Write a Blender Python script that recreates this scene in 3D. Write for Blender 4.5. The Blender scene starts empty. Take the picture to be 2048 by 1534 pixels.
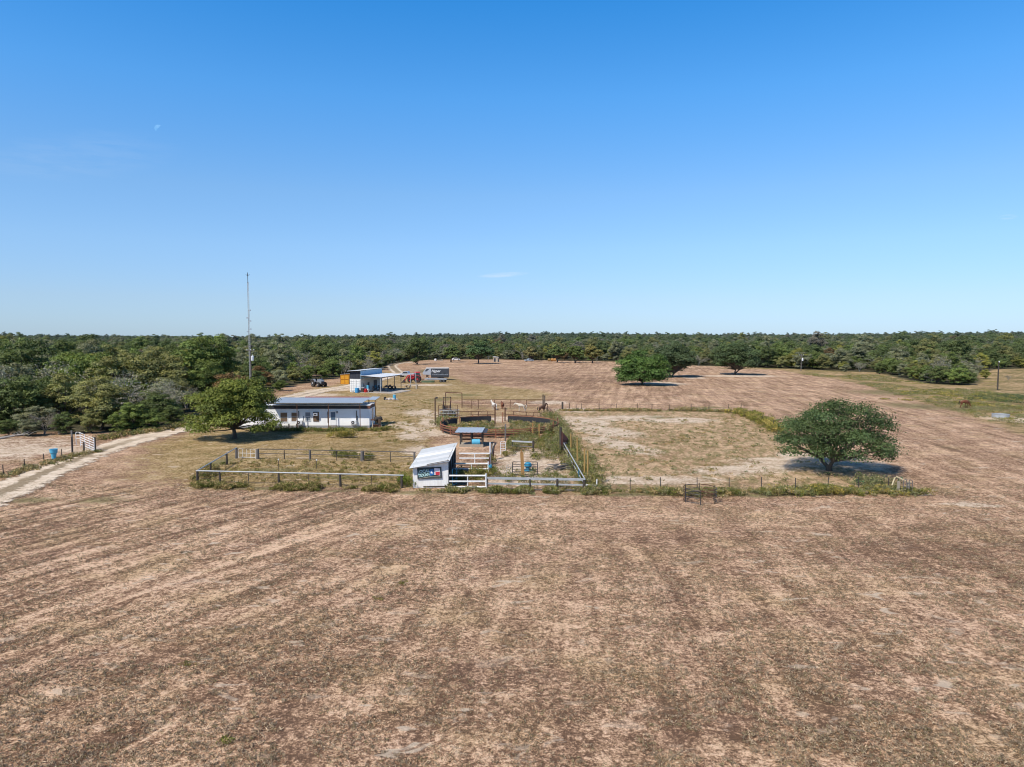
import bpy, bmesh, math, random
import numpy as np
from mathutils import Vector, Matrix

random.seed(7)
RNG = np.random.default_rng(11)
SC = bpy.context.scene
COL = SC.collection
R = math.radians
PI = math.pi

# ------------------------------------------------------------------ camera
CAM_H, F, CX, CY = 13.0, 1419.0, 1024.0, 767.0
PITCH = math.atan((767.0 - 673.0) / F)
cam_d = bpy.data.cameras.new('camera')
cam_d.sensor_fit = 'HORIZONTAL'
cam_d.sensor_width = 36.0
cam_d.lens = F / 2048.0 * 36.0
cam_d.clip_start = 0.5
cam_d.clip_end = 60000.0
cam = bpy.data.objects.new('camera', cam_d)
cam.location = (0, 0, CAM_H)
cam.rotation_euler = (PI / 2 - PITCH, 0, 0)
COL.objects.link(cam)
SC.camera = cam


def P(px, py, z=0.0):
    """point of the ground (height z) seen at photo pixel px, py"""
    u = (px - CX) / F
    v = -(py - CY) / F
    d = Vector((u, math.cos(PITCH) + v * math.sin(PITCH), -math.sin(PITCH) + v * math.cos(PITCH)))
    t = (z - CAM_H) / d.z
    return Vector((d.x * t, d.y * t, z))


def HT(py, Y):
    """height of something seen at photo row py when it stands at distance Y"""
    v = -(py - CY) / F
    return CAM_H + Y * (-math.sin(PITCH) + v * math.cos(PITCH)) / (math.cos(PITCH) + v * math.sin(PITCH))


def XA(px, Y):
    return (px - CX) / F * Y


# ------------------------------------------------------------------ render set-up, sky, sun
SC.render.engine = 'CYCLES'
SC.view_settings.view_transform = 'Standard'
SC.view_settings.look = 'None'
SC.view_settings.exposure = 0.0
SC.view_settings.gamma = 1.0
SC.cycles.max_bounces = 5
SC.cycles.diffuse_bounces = 3
SC.cycles.glossy_bounces = 2
SC.cycles.transmission_bounces = 3
SC.cycles.transparent_max_bounces = 8
SC.cycles.caustics_reflective = False
SC.cycles.caustics_refractive = False
SC.render.film_transparent = False
SC.cycles.filter_width = 1.05

SUN_T = Vector((0.56, 0.60, -1.0)).normalized()       # direction the light travels
SUN_EL = math.asin(-SUN_T.z)
SUN_AZ = math.atan2(-SUN_T.x, -SUN_T.y)
sun_d = bpy.data.lights.new('sun', 'SUN')
sun_d.energy = 5.0
sun_d.angle = R(0.53)
sun_d.color = (1.0, 0.93, 0.82)
sun = bpy.data.objects.new('sun', sun_d)
sun.rotation_euler = SUN_T.to_track_quat('-Z', 'Y').to_euler()
sun.location = (-40, -40, 80)
COL.objects.link(sun)


class NG:
    """a few short-hands for writing node trees"""

    def __init__(self, nt):
        self.nt = nt
        nt.nodes.clear()

    def node(self, typ, ins=None, **attrs):
        n = self.nt.nodes.new(typ)
        for k, v in attrs.items():
            setattr(n, k, v)
        for k, v in (ins or {}).items():
            self.put(n.inputs[k], v)
        return n

    def put(self, sock, v):
        if isinstance(v, bpy.types.NodeSocket):
            self.nt.links.new(v, sock)
        elif v is not None:
            if isinstance(v, (tuple, list)) and len(v) == 3 and sock.type == 'RGBA':
                v = (*v, 1.0)
            sock.default_value = v

    def math(self, op, a, b=None, c=None, clamp=False):
        n = self.nt.nodes.new('ShaderNodeMath')
        n.operation = op
        n.use_clamp = clamp
        self.put(n.inputs[0], a)
        if b is not None:
            self.put(n.inputs[1], b)
        if c is not None:
            self.put(n.inputs[2], c)
        return n.outputs[0]

    def vmul(self, a, b):
        n = self.nt.nodes.new('ShaderNodeVectorMath')
        n.operation = 'MULTIPLY'
        self.put(n.inputs[0], a)
        self.put(n.inputs[1], b)
        return n.outputs[0]

    def noise(self, vec, scale, detail=4.0, rough=0.6, dist=0.0, dim='3D', w=None):
        n = self.nt.nodes.new('ShaderNodeTexNoise')
        n.noise_dimensions = dim
        if vec is not None:
            self.put(n.inputs['Vector'], vec)
        if w is not None:
            self.put(n.inputs['W'], w)
        n.inputs['Scale'].default_value = scale
        n.inputs['Detail'].default_value = detail
        n.inputs['Roughness'].default_value = rough
        n.inputs['Distortion'].default_value = dist
        return n.outputs[0]

    def smooth(self, v, lo, hi, a=0.0, b=1.0):
        n = self.nt.nodes.new('ShaderNodeMapRange')
        n.interpolation_type = 'SMOOTHSTEP'
        self.put(n.inputs[0], v)
        n.inputs[1].default_value = lo
        n.inputs[2].default_value = hi
        n.inputs[3].default_value = a
        n.inputs[4].default_value = b
        return n.outputs[0]

    def lin(self, v, lo, hi, a=0.0, b=1.0):
        n = self.nt.nodes.new('ShaderNodeMapRange')
        self.put(n.inputs[0], v)
        n.inputs[1].default_value = lo
        n.inputs[2].default_value = hi
        n.inputs[3].default_value = a
        n.inputs[4].default_value = b
        return n.outputs[0]

    def mix(self, fac, a, b, blend='MIX'):
        n = self.nt.nodes.new('ShaderNodeMix')
        n.data_type = 'RGBA'
        n.blend_type = blend
        n.clamp_factor = True
        self.put(n.inputs[0], fac)
        self.put(n.inputs[6], a)
        self.put(n.inputs[7], b)
        return n.outputs[2]

    def attr(self, name):
        n = self.nt.nodes.new('ShaderNodeAttribute')
        n.attribute_name = name
        return n

    def ramp(self, fac, stops):
        n = self.nt.nodes.new('ShaderNodeValToRGB')
        e = n.color_ramp.elements
        while len(e) < len(stops):
            e.new(0.5)
        for el, (p, c) in zip(e, stops):
            el.position = p
            el.color = (*c, 1.0)
        self.put(n.inputs[0], fac)
        return n.outputs[0]


world = bpy.data.worlds.new('World')
SC.world = world
world.use_nodes = True
w = NG(world.node_tree)
sky = w.node('ShaderNodeTexSky', sky_type='NISHITA', sun_disc=False, sun_elevation=SUN_EL,
             sun_rotation=SUN_AZ % (2 * PI), altitude=120.0, air_density=1.0, dust_density=0.1, ozone_density=2.0)
tc = w.node('ShaderNodeTexCoord')
# a few faint thin wisps of cloud low in the sky
sep = w.node('ShaderNodeSeparateXYZ', {0: tc.outputs['Generated']})
hx = w.math('DIVIDE', sep.outputs[0], w.math('MAXIMUM', sep.outputs[1], 0.05))
hz = w.math('DIVIDE', sep.outputs[2], w.math('MAXIMUM', sep.outputs[1], 0.05))
front = w.smooth(sep.outputs[1], 0.1, 0.3)
cl_f = None
for ax, az, sx, sz, am in ((-0.012, 0.086, 0.040, 0.0042, 0.34), (0.69, 0.166, 0.016, 0.004, 0.30), (-0.60, 0.25, 0.16, 0.04, 0.05)):
    u = w.math('DIVIDE', w.math('SUBTRACT', hx, ax), sx)
    v = w.math('DIVIDE', w.math('SUBTRACT', w.math('SUBTRACT', hz, az), w.math('MULTIPLY', w.math('SUBTRACT', hx, ax), 0.06)), sz)
    d2 = w.math('ADD', w.math('MULTIPLY', u, u), w.math('MULTIPLY', v, v))
    n_ = w.noise(w.vmul(tc.outputs['Generated'], (22.0, 22.0, 160.0)), 1.0, 5.0, 0.65, 0.3)
    f_ = w.math('MULTIPLY', w.math('MULTIPLY', w.smooth(d2, 1.0, 0.0), w.smooth(n_, 0.30, 0.65)), am)
    f_ = w.math('MULTIPLY', f_, front)
    cl_f = f_ if cl_f is None else w.math('ADD', cl_f, f_)
tint = w.ramp(sep.outputs[2], [(0.0, (0.55, 0.80, 1.38)), (0.05, (0.72, 0.90, 1.30)), (0.12, (0.86, 1.10, 1.42)), (0.19, (0.88, 1.22, 1.52)), (0.31, (0.60, 1.36, 1.89)), (0.425, (0.28, 1.28, 2.0)), (0.52, (0.22, 0.72, 1.15)), (0.72, (0.18, 0.42, 0.66)), (1.0, (0.16, 0.34, 0.54))])  # upper sky, out of view, darkened to weaken fill light in the shadows
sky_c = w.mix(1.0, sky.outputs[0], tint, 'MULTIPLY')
sky_c = w.mix(cl_f, sky_c, (8.0, 8.6, 9.4))
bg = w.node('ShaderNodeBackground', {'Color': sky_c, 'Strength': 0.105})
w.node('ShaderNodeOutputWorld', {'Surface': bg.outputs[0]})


# ------------------------------------------------------------------ objects, labels
def tag(o, label=None, cat=None, group=None, kind=None):
    if label: o['label'] = label
    if cat: o['category'] = cat
    if group: o['group'] = group
    if kind: o['kind'] = kind
    return o


def thing(name, label, cat, loc=(0, 0, 0), rz=0.0, group=None):
    o = bpy.data.objects.new(name, None)
    o.empty_display_size = 0.3
    o.location = loc
    o.rotation_euler = (0, 0, rz)
    COL.objects.link(o)
    return tag(o, label, cat, group)


def dup(root, loc, rz, label=None, group=None, scale=None):
    r = root.copy()
    COL.objects.link(r)
    r.location = loc
    r.rotation_euler = (0, 0, rz)
    if scale is not None: r.scale = scale
    if label: r['label'] = label
    if group: r['group'] = group
    for ch in list(root.children):
        c = ch.copy()
        COL.objects.link(c)
        c.parent = r
        for g in list(ch.children):
            d = g.copy()
            COL.objects.link(d)
            d.parent = c
    return r


def link_mesh(name, me, parent=None):
    o = bpy.data.objects.new(name, me)
    COL.objects.link(o)
    if parent is not None:
        o.parent = parent
    return o


class MB:
    """collects shapes and links them as ONE mesh object"""

    def __init__(self):
        self.v, self.f, self.m = [], [], []

    def add(self, vs, fs, m=0):
        b = len(self.v)
        self.v += [tuple(p) for p in vs]
        self.f += [tuple(i + b for i in f) for f in fs]
        self.m += [m] * len(fs)
        return self

    def box(self, c, s, rz=0.0, m=0, top=1.0):
        cx, cy, cz = c
        sx, sy, sz = s[0] / 2, s[1] / 2, s[2] / 2
        vs = []
        for z, k in ((-sz, 1.0), (sz, top)):
            for x, y in ((-sx, -sy), (sx, -sy), (sx, sy), (-sx, sy)):
                x, y = x * k, y * k
                vs.append((cx + x * math.cos(rz) - y * math.sin(rz), cy + x * math.sin(rz) + y * math.cos(rz), cz + z))
        return self.add(vs, [(0, 3, 2, 1), (4, 5, 6, 7), (0, 1, 5, 4), (1, 2, 6, 5), (2, 3, 7, 6), (3, 0, 4, 7)], m)

    def bar(self, p, q, wd, ht, m=0, up=(0, 0, 1)):
        p, q = Vector(p), Vector(q)
        d = (q - p).normalized()
        upv = Vector(up)
        if abs(d.dot(upv)) > 0.98: upv = Vector((0, 1, 0))
        s = d.cross(upv).normalized() * wd / 2
        t = s.cross(d).normalized() * ht / 2
        vs = [e + a * s + b * t for e in (p, q) for a, b in ((-1, -1), (1, -1), (1, 1), (-1, 1))]
        return self.add(vs, [(0, 3, 2, 1), (4, 5, 6, 7), (0, 1, 5, 4), (1, 2, 6, 5), (2, 3, 7, 6), (3, 0, 4, 7)], m)

    def tube(self, pts, rad, n=7, m=0, cap=True):
        pts = [Vector(p) for p in pts]
        if not isinstance(rad, (list, tuple)): rad = [rad] * len(pts)
        vs, fs = [], []
        ref = None
        for i, p in enumerate(pts):
            a = pts[max(0, i - 1)]
            b = pts[min(len(pts) - 1, i + 1)]
            d = (b - a).normalized()
            if ref is None:
                ref = Vector((0, 0, 1)) if abs(d.z) < 0.9 else Vector((1, 0, 0))
            s = d.cross(ref)
            if s.length < 1e-4: s = d.cross(Vector((0.3, 0.8, 0.2)))
            s.normalize()
            t = s.cross(d).normalized()
            for k in range(n):
                an = 2 * PI * k / n
                vs.append(p + (s * math.cos(an) + t * math.sin(an)) * rad[i])
        for i in range(len(pts) - 1):
            for k in range(n):
                k2 = (k + 1) % n
                fs.append((i * n + k, i * n + k2, (i + 1) * n + k2, (i + 1) * n + k))
        if cap:
            fs.append(tuple(range(n)))
            fs.append(tuple(reversed(range((len(pts) - 1) * n, len(pts) * n))))
        return self.add(vs, fs, m)

    def lathe(self, prof, n=16, c=(0, 0, 0), axis='Z', m=0):
        vs, fs = [], []
        for r, z in prof:
            for k in range(n):
                a = 2 * PI * k / n
                x, y = r * math.cos(a), r * math.sin(a)
                if axis == 'Z': v = (x, y, z)
                elif axis == 'Y': v = (x, z, y)
                else: v = (z, x, y)
                vs.append((c[0] + v[0], c[1] + v[1], c[2] + v[2]))
        for i in range(len(prof) - 1):
            for k in range(n):
                k2 = (k + 1) % n
                fs.append((i * n + k, i * n + k2, (i + 1) * n + k2, (i + 1) * n + k))
        fs.append(tuple(reversed(range(n))))
        fs.append(tuple(range((len(prof) - 1) * n, len(prof) * n)))
        return self.add(vs, fs, m)

    def prism(self, poly, y0, y1, m=0):
        """poly in x,z extruded along y"""
        n = len(poly)
        vs = [(x, y0, z) for x, z in poly] + [(x, y1, z) for x, z in poly]
        fs = [tuple(range(n)), tuple(reversed(range(n, 2 * n)))]
        for i in range(n):
            j = (i + 1) % n
            fs.append((i, i + n, j + n, j))
        return self.add(vs, fs, m)

    def slab(self, corners, th, m=0):
        """four top corners and a thickness downwards"""
        vs = [Vector(c) for c in corners] + [Vector(c) - Vector((0, 0, th)) for c in corners]
        return self.add(vs, [(0, 1, 2, 3), (7, 6, 5, 4), (0, 4, 5, 1), (1, 5, 6, 2), (2, 6, 7, 3), (3, 7, 4, 0)], m)

    def build(self, name, mats, parent=None, smooth=False, bevel=0.0):
        me = bpy.data.meshes.new(name)
        me.from_pydata([tuple(p) for p in self.v], [], self.f)
        if not isinstance(mats, (list, tuple)): mats = [mats]
        for mm in mats: me.materials.append(mm)
        me.polygons.foreach_set('material_index', self.m)
        bm = bmesh.new()
        bm.from_mesh(me)
        bmesh.ops.recalc_face_normals(bm, faces=bm.faces)
        if bevel > 0:
            bmesh.ops.bevel(bm, geom=[e for e in bm.edges if len(e.link_faces) == 2 and e.calc_face_angle(0) > 0.6],
                            offset=bevel, segments=2, affect='EDGES', profile=0.6)
        bm.to_mesh(me)
        bm.free()
        if smooth:
            me.polygons.foreach_set('use_smooth', [True] * len(me.polygons))
        me.update()
        return link_mesh(name, me, parent)


# ------------------------------------------------------------------ materials
def mat(name, c, rough=0.7, metal=0.0, c2=None, scale=2.0, amt=0.5, bump=0.0, bscale=30.0, spec=0.3, stretch=(1, 1, 1), detail=5.0):
    """weathered surface: two tones mixed by fractal noise plus a fine bump"""
    m = bpy.data.materials.new(name)
    m.use_nodes = True
    g = NG(m.node_tree)
    t = g.node('ShaderNodeTexCoord')
    vec = g.vmul(t.outputs['Object'], stretch)
    if c2 is None: c2 = tuple(x * 0.62 for x in c)
    f = g.noise(vec, scale, detail, 0.65)
    f = g.smooth(f, 0.5 - 0.22, 0.5 + 0.22)
    colr = g.mix(g.math('MULTIPLY', f, amt), c, c2)
    f2 = g.noise(vec, scale * 7.3, 3.0, 0.6)
    colr = g.mix(g.smooth(f2, 0.5, 0.75, 0.0, 0.35 * amt), colr, tuple(x * 0.5 for x in c2))
    b = g.node('ShaderNodeBsdfPrincipled', {'Base Color': colr, 'Roughness': rough, 'Metallic': metal})
    b.inputs['Specular IOR Level'].default_value = spec
    if bump > 0:
        bn = g.node('ShaderNodeBump', {'Height': g.noise(vec, bscale, 3.0, 0.6), 'Strength': bump, 'Distance': 0.02})
        g.put(b.inputs['Normal'], bn.outputs[0])
    g.node('ShaderNodeOutputMaterial', {'Surface': b.outputs[0]})
    return m


M = {}
M['white_paint'] = mat('white_paint', (0.86, 0.86, 0.84), 0.6, c2=(0.70, 0.68, 0.63), scale=0.8, amt=0.35)
M['house_white'] = mat('house_white', (0.93, 0.93, 0.92), 0.6, c2=(0.78, 0.77, 0.73), scale=0.9, amt=0.3, stretch=(1, 1, 2))
M['shed_white'] = mat('shed_white', (0.86, 0.86, 0.84), 0.6, c2=(0.55, 0.52, 0.46), scale=1.3, amt=0.45, stretch=(3, 3, 0.5))
M['white_pipe'] = mat('white_pipe', (0.86, 0.86, 0.86), 0.5, c2=(0.45, 0.42, 0.38), scale=3.0, amt=0.4)
M['dark_band'] = mat('dark_band', (0.045, 0.05, 0.065), 0.6)
M['skirting'] = mat('skirting', (0.34, 0.35, 0.37), 0.7, c2=(0.16, 0.16, 0.16), scale=2.5)
M['grey_metal'] = mat('grey_metal', (0.46, 0.52, 0.58), 0.45, 0.2, c2=(0.36, 0.40, 0.45), scale=0.7, stretch=(1, 6, 1), amt=0.6)
M['galv'] = mat('galv', (0.48, 0.50, 0.51), 0.5, 0.1, c2=(0.28, 0.28, 0.28), scale=2.0, amt=0.6)
M['galv_pale'] = mat('galv_pale', (0.78, 0.80, 0.82), 0.45, 0.1, c2=(0.60, 0.61, 0.62), scale=1.2, amt=0.5)
M['rust'] = mat('rust', (0.16, 0.075, 0.045), 0.8, 0.1, c2=(0.07, 0.04, 0.03), scale=4.0, amt=0.8)
M['dark_metal'] = mat('dark_metal', (0.06, 0.065, 0.07), 0.5, 0.3, c2=(0.10, 0.06, 0.045), scale=4.0, amt=0.6)
M['red_wood'] = mat('red_wood', (0.24, 0.095, 0.055), 0.8, c2=(0.13, 0.07, 0.05), scale=3.0, amt=0.8, stretch=(1, 1, 0.25))
M['brown_wood'] = mat('brown_wood', (0.19, 0.115, 0.07), 0.85, c2=(0.10, 0.07, 0.05), scale=3.0, amt=0.8, stretch=(1, 1, 0.25))
M['orange_wood'] = mat('orange_wood', (0.42, 0.235, 0.085), 0.8, c2=(0.25, 0.13, 0.06), scale=3.0, amt=0.7, stretch=(1, 1, 0.2))
M['yellow_wood'] = mat('yellow_wood', (0.42, 0.27, 0.09), 0.8, c2=(0.26, 0.16, 0.06), scale=3.0, amt=0.6, stretch=(1, 1, 0.2))
M['grey_wood'] = mat('grey_wood', (0.20, 0.185, 0.17), 0.85, c2=(0.09, 0.08, 0.075), scale=3.0, amt=0.8, stretch=(1, 1, 0.2), bump=0.4)
M['dark_wood'] = mat('dark_wood', (0.085, 0.07, 0.06), 0.85, c2=(0.04, 0.035, 0.03), scale=4.0, amt=0.8, stretch=(1, 1, 0.2), bump=0.4)
M['pale_wood'] = mat('pale_wood', (0.42, 0.36, 0.28), 0.8, c2=(0.25, 0.21, 0.16), scale=3.0, amt=0.6)
M['belting'] = mat('belting', (0.030, 0.031, 0.036), 0.7, c2=(0.06, 0.055, 0.05), scale=1.5, amt=0.7)
M['blue_plastic'] = mat('blue_plastic', (0.07, 0.33, 0.62), 0.45, c2=(0.05, 0.22, 0.42), scale=2.0, amt=0.5)
M['light_blue'] = mat('light_blue', (0.11, 0.46, 0.66), 0.45, c2=(0.08, 0.32, 0.48), scale=2.0, amt=0.5)
M['teal'] = mat('teal', (0.03, 0.17, 0.27), 0.5, c2=(0.02, 0.10, 0.16), scale=3.0, amt=0.6)
M['red_paint'] = mat('red_paint', (0.66, 0.03, 0.04), 0.4, c2=(0.30, 0.03, 0.03), scale=2.0, amt=0.5, spec=0.5)
M['red_plastic'] = mat('red_plastic', (0.55, 0.03, 0.03), 0.5, c2=(0.36, 0.03, 0.03), scale=2.0, amt=0.4)
M['yellow_paint'] = mat('yellow_paint', (0.72, 0.34, 0.02), 0.55, c2=(0.42, 0.19, 0.03), scale=1.4, amt=0.6)
M['tyre'] = mat('tyre', (0.022, 0.022, 0.023), 0.85, c2=(0.07, 0.06, 0.05), scale=3.0, amt=0.6)
M['rubber'] = mat('rubber', (0.03, 0.03, 0.03), 0.8)
M['glass'] = mat('glass', (0.035, 0.05, 0.065), 0.08, c2=(0.05, 0.07, 0.09), scale=1.0, spec=0.8)
M['pane_brown'] = mat('pane_brown', (0.20, 0.135, 0.09), 0.25, c2=(0.13, 0.085, 0.06), scale=2.0, spec=0.6, stretch=(1, 1, 8))
M['pane_grey'] = mat('pane_grey', (0.25, 0.29, 0.33), 0.2, c2=(0.18, 0.2, 0.23), scale=2.0, spec=0.6, stretch=(1, 1, 8))
M['charcoal'] = mat('charcoal', (0.045, 0.050, 0.060), 0.4, c2=(0.085, 0.088, 0.095), scale=1.0, spec=0.5)
M['silver'] = mat('silver', (0.55, 0.57, 0.60), 0.35, 0.3, c2=(0.40, 0.41, 0.43), scale=1.5)
M['concrete'] = mat('concrete', (0.46, 0.42, 0.37), 0.85, c2=(0.34, 0.29, 0.25), scale=0.8, amt=0.8, bump=0.2)
M['rock'] = mat('rock', (0.62, 0.56, 0.50), 0.9, c2=(0.36, 0.31, 0.27), scale=2.0, amt=0.8, bump=0.6)
M['blue_wall'] = mat('blue_wall', (0.34, 0.55, 0.72), 0.5, c2=(0.27, 0.44, 0.60), scale=0.7, stretch=(5, 5, 0.5), amt=0.6)
M['cream_wall'] = mat('cream_wall', (0.66, 0.66, 0.63), 0.6, c2=(0.46, 0.45, 0.42), scale=0.9, stretch=(4, 4, 0.5), amt=0.6)
M['grey_body'] = mat('grey_body', (0.26, 0.29, 0.33), 0.5, c2=(0.15, 0.16, 0.17), scale=2.0)
M['hay'] = mat('hay', (0.35, 0.24, 0.10), 0.95, c2=(0.20, 0.13, 0.06), scale=8.0, amt=0.8, bump=0.8)
M['hay_orange'] = mat('hay_orange', (0.50, 0.27, 0.10), 0.95, c2=(0.32, 0.16, 0.06), scale=6.0, amt=0.8, bump=0.8)
M['old_hay'] = mat('old_hay', (0.11, 0.10, 0.085), 0.95, c2=(0.055, 0.05, 0.045), scale=6.0, amt=0.8, bump=0.9)
M['boat_green'] = mat('boat_green', (0.15, 0.22, 0.13), 0.5, c2=(0.10, 0.14, 0.09), scale=2.0)
M['porcelain'] = mat('porcelain', (0.72, 0.74, 0.76), 0.3, c2=(0.6, 0.6, 0.6), scale=2.0, amt=0.3)
M['letter_white'] = mat('letter_white', (0.80, 0.82, 0.84), 0.5, amt=0.1)
M['letter_mint'] = mat('letter_mint', (0.55, 0.80, 0.80), 0.5, amt=0.1)
M['sign_dark'] = mat('sign_dark', (0.03, 0.045, 0.055), 0.5, c2=(0.02, 0.07, 0.06), amt=0.7, scale=2)
M['flag_blue'] = mat('flag_blue', (0.04, 0.16, 0.42), 0.5, amt=0.2)
M['flag_red'] = mat('flag_red', (0.55, 0.04, 0.06), 0.5, amt=0.2)
M['flag_white'] = mat('flag_white', (0.78, 0.74, 0.78), 0.5, amt=0.2)
M['bark'] = mat('bark', (0.15, 0.125, 0.10), 0.9, c2=(0.07, 0.058, 0.048), scale=2.5, amt=0.9, stretch=(1, 1, 0.3), bump=0.6)
M['bark_grey'] = mat('bark_grey', (0.36, 0.335, 0.31), 0.9, c2=(0.20, 0.18, 0.165), scale=2.0, amt=0.8)
# ------------------------------------------------------------------ terrain
def poly(pxs):
    return np.array([P(*p)[:2] for p in pxs])


def vnoise(x, y, seed=0):
    """cheap smooth value noise for the lie of the land"""
    xi, yi = np.floor(x).astype(np.int64), np.floor(y).astype(np.int64)
    xf, yf = x - xi, y - yi
    xf, yf = xf * xf * (3 - 2 * xf), yf * yf * (3 - 2 * yf)

    def h(a, b):
        n = (a * 374761393 + b * 668265263 + seed * 974711) & 0x7fffffff
        n = ((n ^ (n >> 13)) * 1274126177) & 0x7fffffff
        return ((n ^ (n >> 16)) & 0xffff) / 65535.0
    return (h(xi, yi) * (1 - xf) + h(xi + 1, yi) * xf) * (1 - yf) + (h(xi, yi + 1) * (1 - xf) + h(xi + 1, yi + 1) * xf) * yf


def terrain(x, y):
    x = np.asarray(x, float)
    y = np.asarray(y, float)
    d = np.hypot(x, y)
    far = np.clip((d - 520.0) / 2600.0, 0, 1)
    far = far * far * (3 - 2 * far)
    ang = np.arctan2(x, np.maximum(y, 1.0))
    rise = -1.0 + 8.0 * np.exp(-((ang - 0.10) / 0.17) ** 2) + 8.0 * np.exp(-((ang - 0.62) / 0.13) ** 2) - 9.0 * np.exp(-((ang + 0.33) / 0.16) ** 2)
    hills = (vnoise(x / 420.0 + 31, y / 420.0 + 17, 3) - 0.5) * 9.0 * np.clip((d - 500) / 1200.0, 0, 1)
    out = far * rise + hills
    out -= np.clip((d - 5200.0) / 9000.0, 0, 1) * 55.0
    return out


def tz(x, y):
    return float(terrain(x, y))


def inside(pl, x, y):
    c = np.zeros(x.shape, bool)
    n = len(pl)
    for i in range(n):
        x0, y0 = pl[i]
        x1, y1 = pl[(i + 1) % n]
        if y0 == y1: continue
        k = ((y0 > y) != (y1 > y)) & (x < (x1 - x0) * (y - y0) / (y1 - y0) + x0)
        c ^= k
    return c


def seg_dist(pl, x, y, closed=True):
    d = np.full(x.shape, 1e9)
    n = len(pl)
    for i in range(n if closed else n - 1):
        a, b = pl[i], pl[(i + 1) % n]
        ab = b - a
        t = np.clip(((x - a[0]) * ab[0] + (y - a[1]) * ab[1]) / max(1e-9, (ab ** 2).sum()), 0, 1)
        d = np.minimum(d, np.hypot(x - a[0] - t * ab[0], y - a[1] - t * ab[1]))
    return d


def mask(pl, x, y, soft):
    s = seg_dist(pl, x, y)
    s = np.where(inside(pl, x, y), s, -s)
    return np.clip(s / soft * 0.5 + 0.5, 0, 1)


def ell(px, py, rx, ry, x, y, rot=0.0):
    """soft round patch: centre by photo pixel, radii in metres"""
    c = P(px, py)
    dx, dy = x - c.x, y - c.y
    u = (dx * math.cos(rot) + dy * math.sin(rot)) / rx
    v = (-dx * math.sin(rot) + dy * math.cos(rot)) / ry
    return np.clip(1.25 - np.hypot(u, v), 0, 1)


# the clearing: everything outside it is woodland
CLEAR = np.vstack([
    np.array([[-190.0, -60.0], [-190.0, 88.0]]),
    poly([(-350, 874), (0, 868), (60, 866), (130, 862), (215, 866), (300, 858), (362, 846), (395, 826), (450, 806), (520, 788),
          (560, 776), (600, 768), (655, 759), (700, 752), (750, 744), (775, 733), (805, 724), (840, 721), (900, 719), (1000, 719), (1100, 721),
          (1230, 723), (1300, 727), (1380, 731), (1450, 733), (1560, 737), (1660, 741), (1760, 745), (1800, 756), (1850, 767), (1925, 771),
          (1962, 766), (1950, 748), (1985, 739), (2100, 735), (2500, 734)]),
    np.array([[420.0, 200.0], [420.0, -60.0]])])

PADDOCK = poly([(1115, 986), (1200, 990), (1500, 990), (1800, 986), (1770, 945), (1700, 905), (1640, 885), (1560, 865), (1520, 843),
                (1484, 823), (1400, 820), (1200, 820), (1085, 822), (1112, 850), (1115, 920)])
YARD = poly([(392, 866), (330, 884), (260, 935), (300, 960), (385, 975), (470, 915), (640, 915), (838, 915), (850, 890), (876, 880), (882, 800), (1100, 800), (1100, 785), (930, 765),
             (905, 752), (845, 768), (800, 740), (745, 745), (690, 765), (610, 780), (520, 800), (440, 850)])
PASTURE = poly([(1430, 737), (1560, 739), (1600, 748), (1680, 760), (1740, 772), (1830, 800), (1920, 826), (2000, 853), (2060, 873), (2200, 935), (2700, 1050),
                (2900, 780), (2500, 728), (2048, 728), (1800, 735), (1500, 733)])
PEN = poly([(392, 972), (470, 905), (838, 910), (838, 978)])
PENR = poly([(960, 975), (985, 905), (1115, 893), (1165, 975)])
CORRAL = poly([(880, 868), (880, 806), (1090, 812), (1108, 842)])
LOT = poly([(-400, 930), (-100, 920), (20, 930), (110, 908), (180, 890), (160, 873), (60, 872), (-100, 874), (-400, 880)])
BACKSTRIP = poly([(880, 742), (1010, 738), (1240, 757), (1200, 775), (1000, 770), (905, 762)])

xs = np.concatenate([-np.geomspace(16000, 175, 46), np.arange(-168, -60, 2.0), np.arange(-60, 62, 0.75), np.arange(62, 190, 2.0), np.geomspace(196, 16000, 46)])
ys = np.concatenate([np.array([-400.0, -200, -100, -50, -25, 0, 10]), np.arange(14, 112, 0.75), np.arange(112, 200, 1.5), np.arange(200, 430, 3.0), np.geomspace(434, 18000, 90)])
GX, GY = np.meshgrid(xs, ys)
nx, ny = len(xs), len(ys)
gx, gy = GX.ravel(), GY.ravel()
gz = terrain(gx, gy)
gz = gz + (vnoise(gx / 1.1, gy / 1.1, 5) - 0.5) * 0.05 * (np.hypot(gx, gy) < 140) + (vnoise(gx / 9, gy / 9, 6) - 0.5) * 0.10 * (np.hypot(gx, gy) < 60)
near_b = np.clip((gy - 50) / 6.0, 0, 1)
me = bpy.data.meshes.new('ground')
me.vertices.add(nx * ny)
me.vertices.foreach_set('co', np.column_stack([gx, gy, gz]).astype(np.float32).ravel())
i0 = (np.arange(ny - 1)[:, None] * nx + np.arange(nx - 1)[None, :]).ravel()
quads = np.column_stack([i0, i0 + 1, i0 + nx + 1, i0 + nx]).astype(np.int32)
me.loops.add(quads.size)
me.loops.foreach_set('vertex_index', quads.ravel())
me.polygons.add(len(quads))
me.polygons.foreach_set('loop_start', np.arange(0, quads.size, 4, dtype=np.int32))
me.polygons.foreach_set('use_smooth', np.ones(len(quads), bool))
me.update(calc_edges=True)

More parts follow.
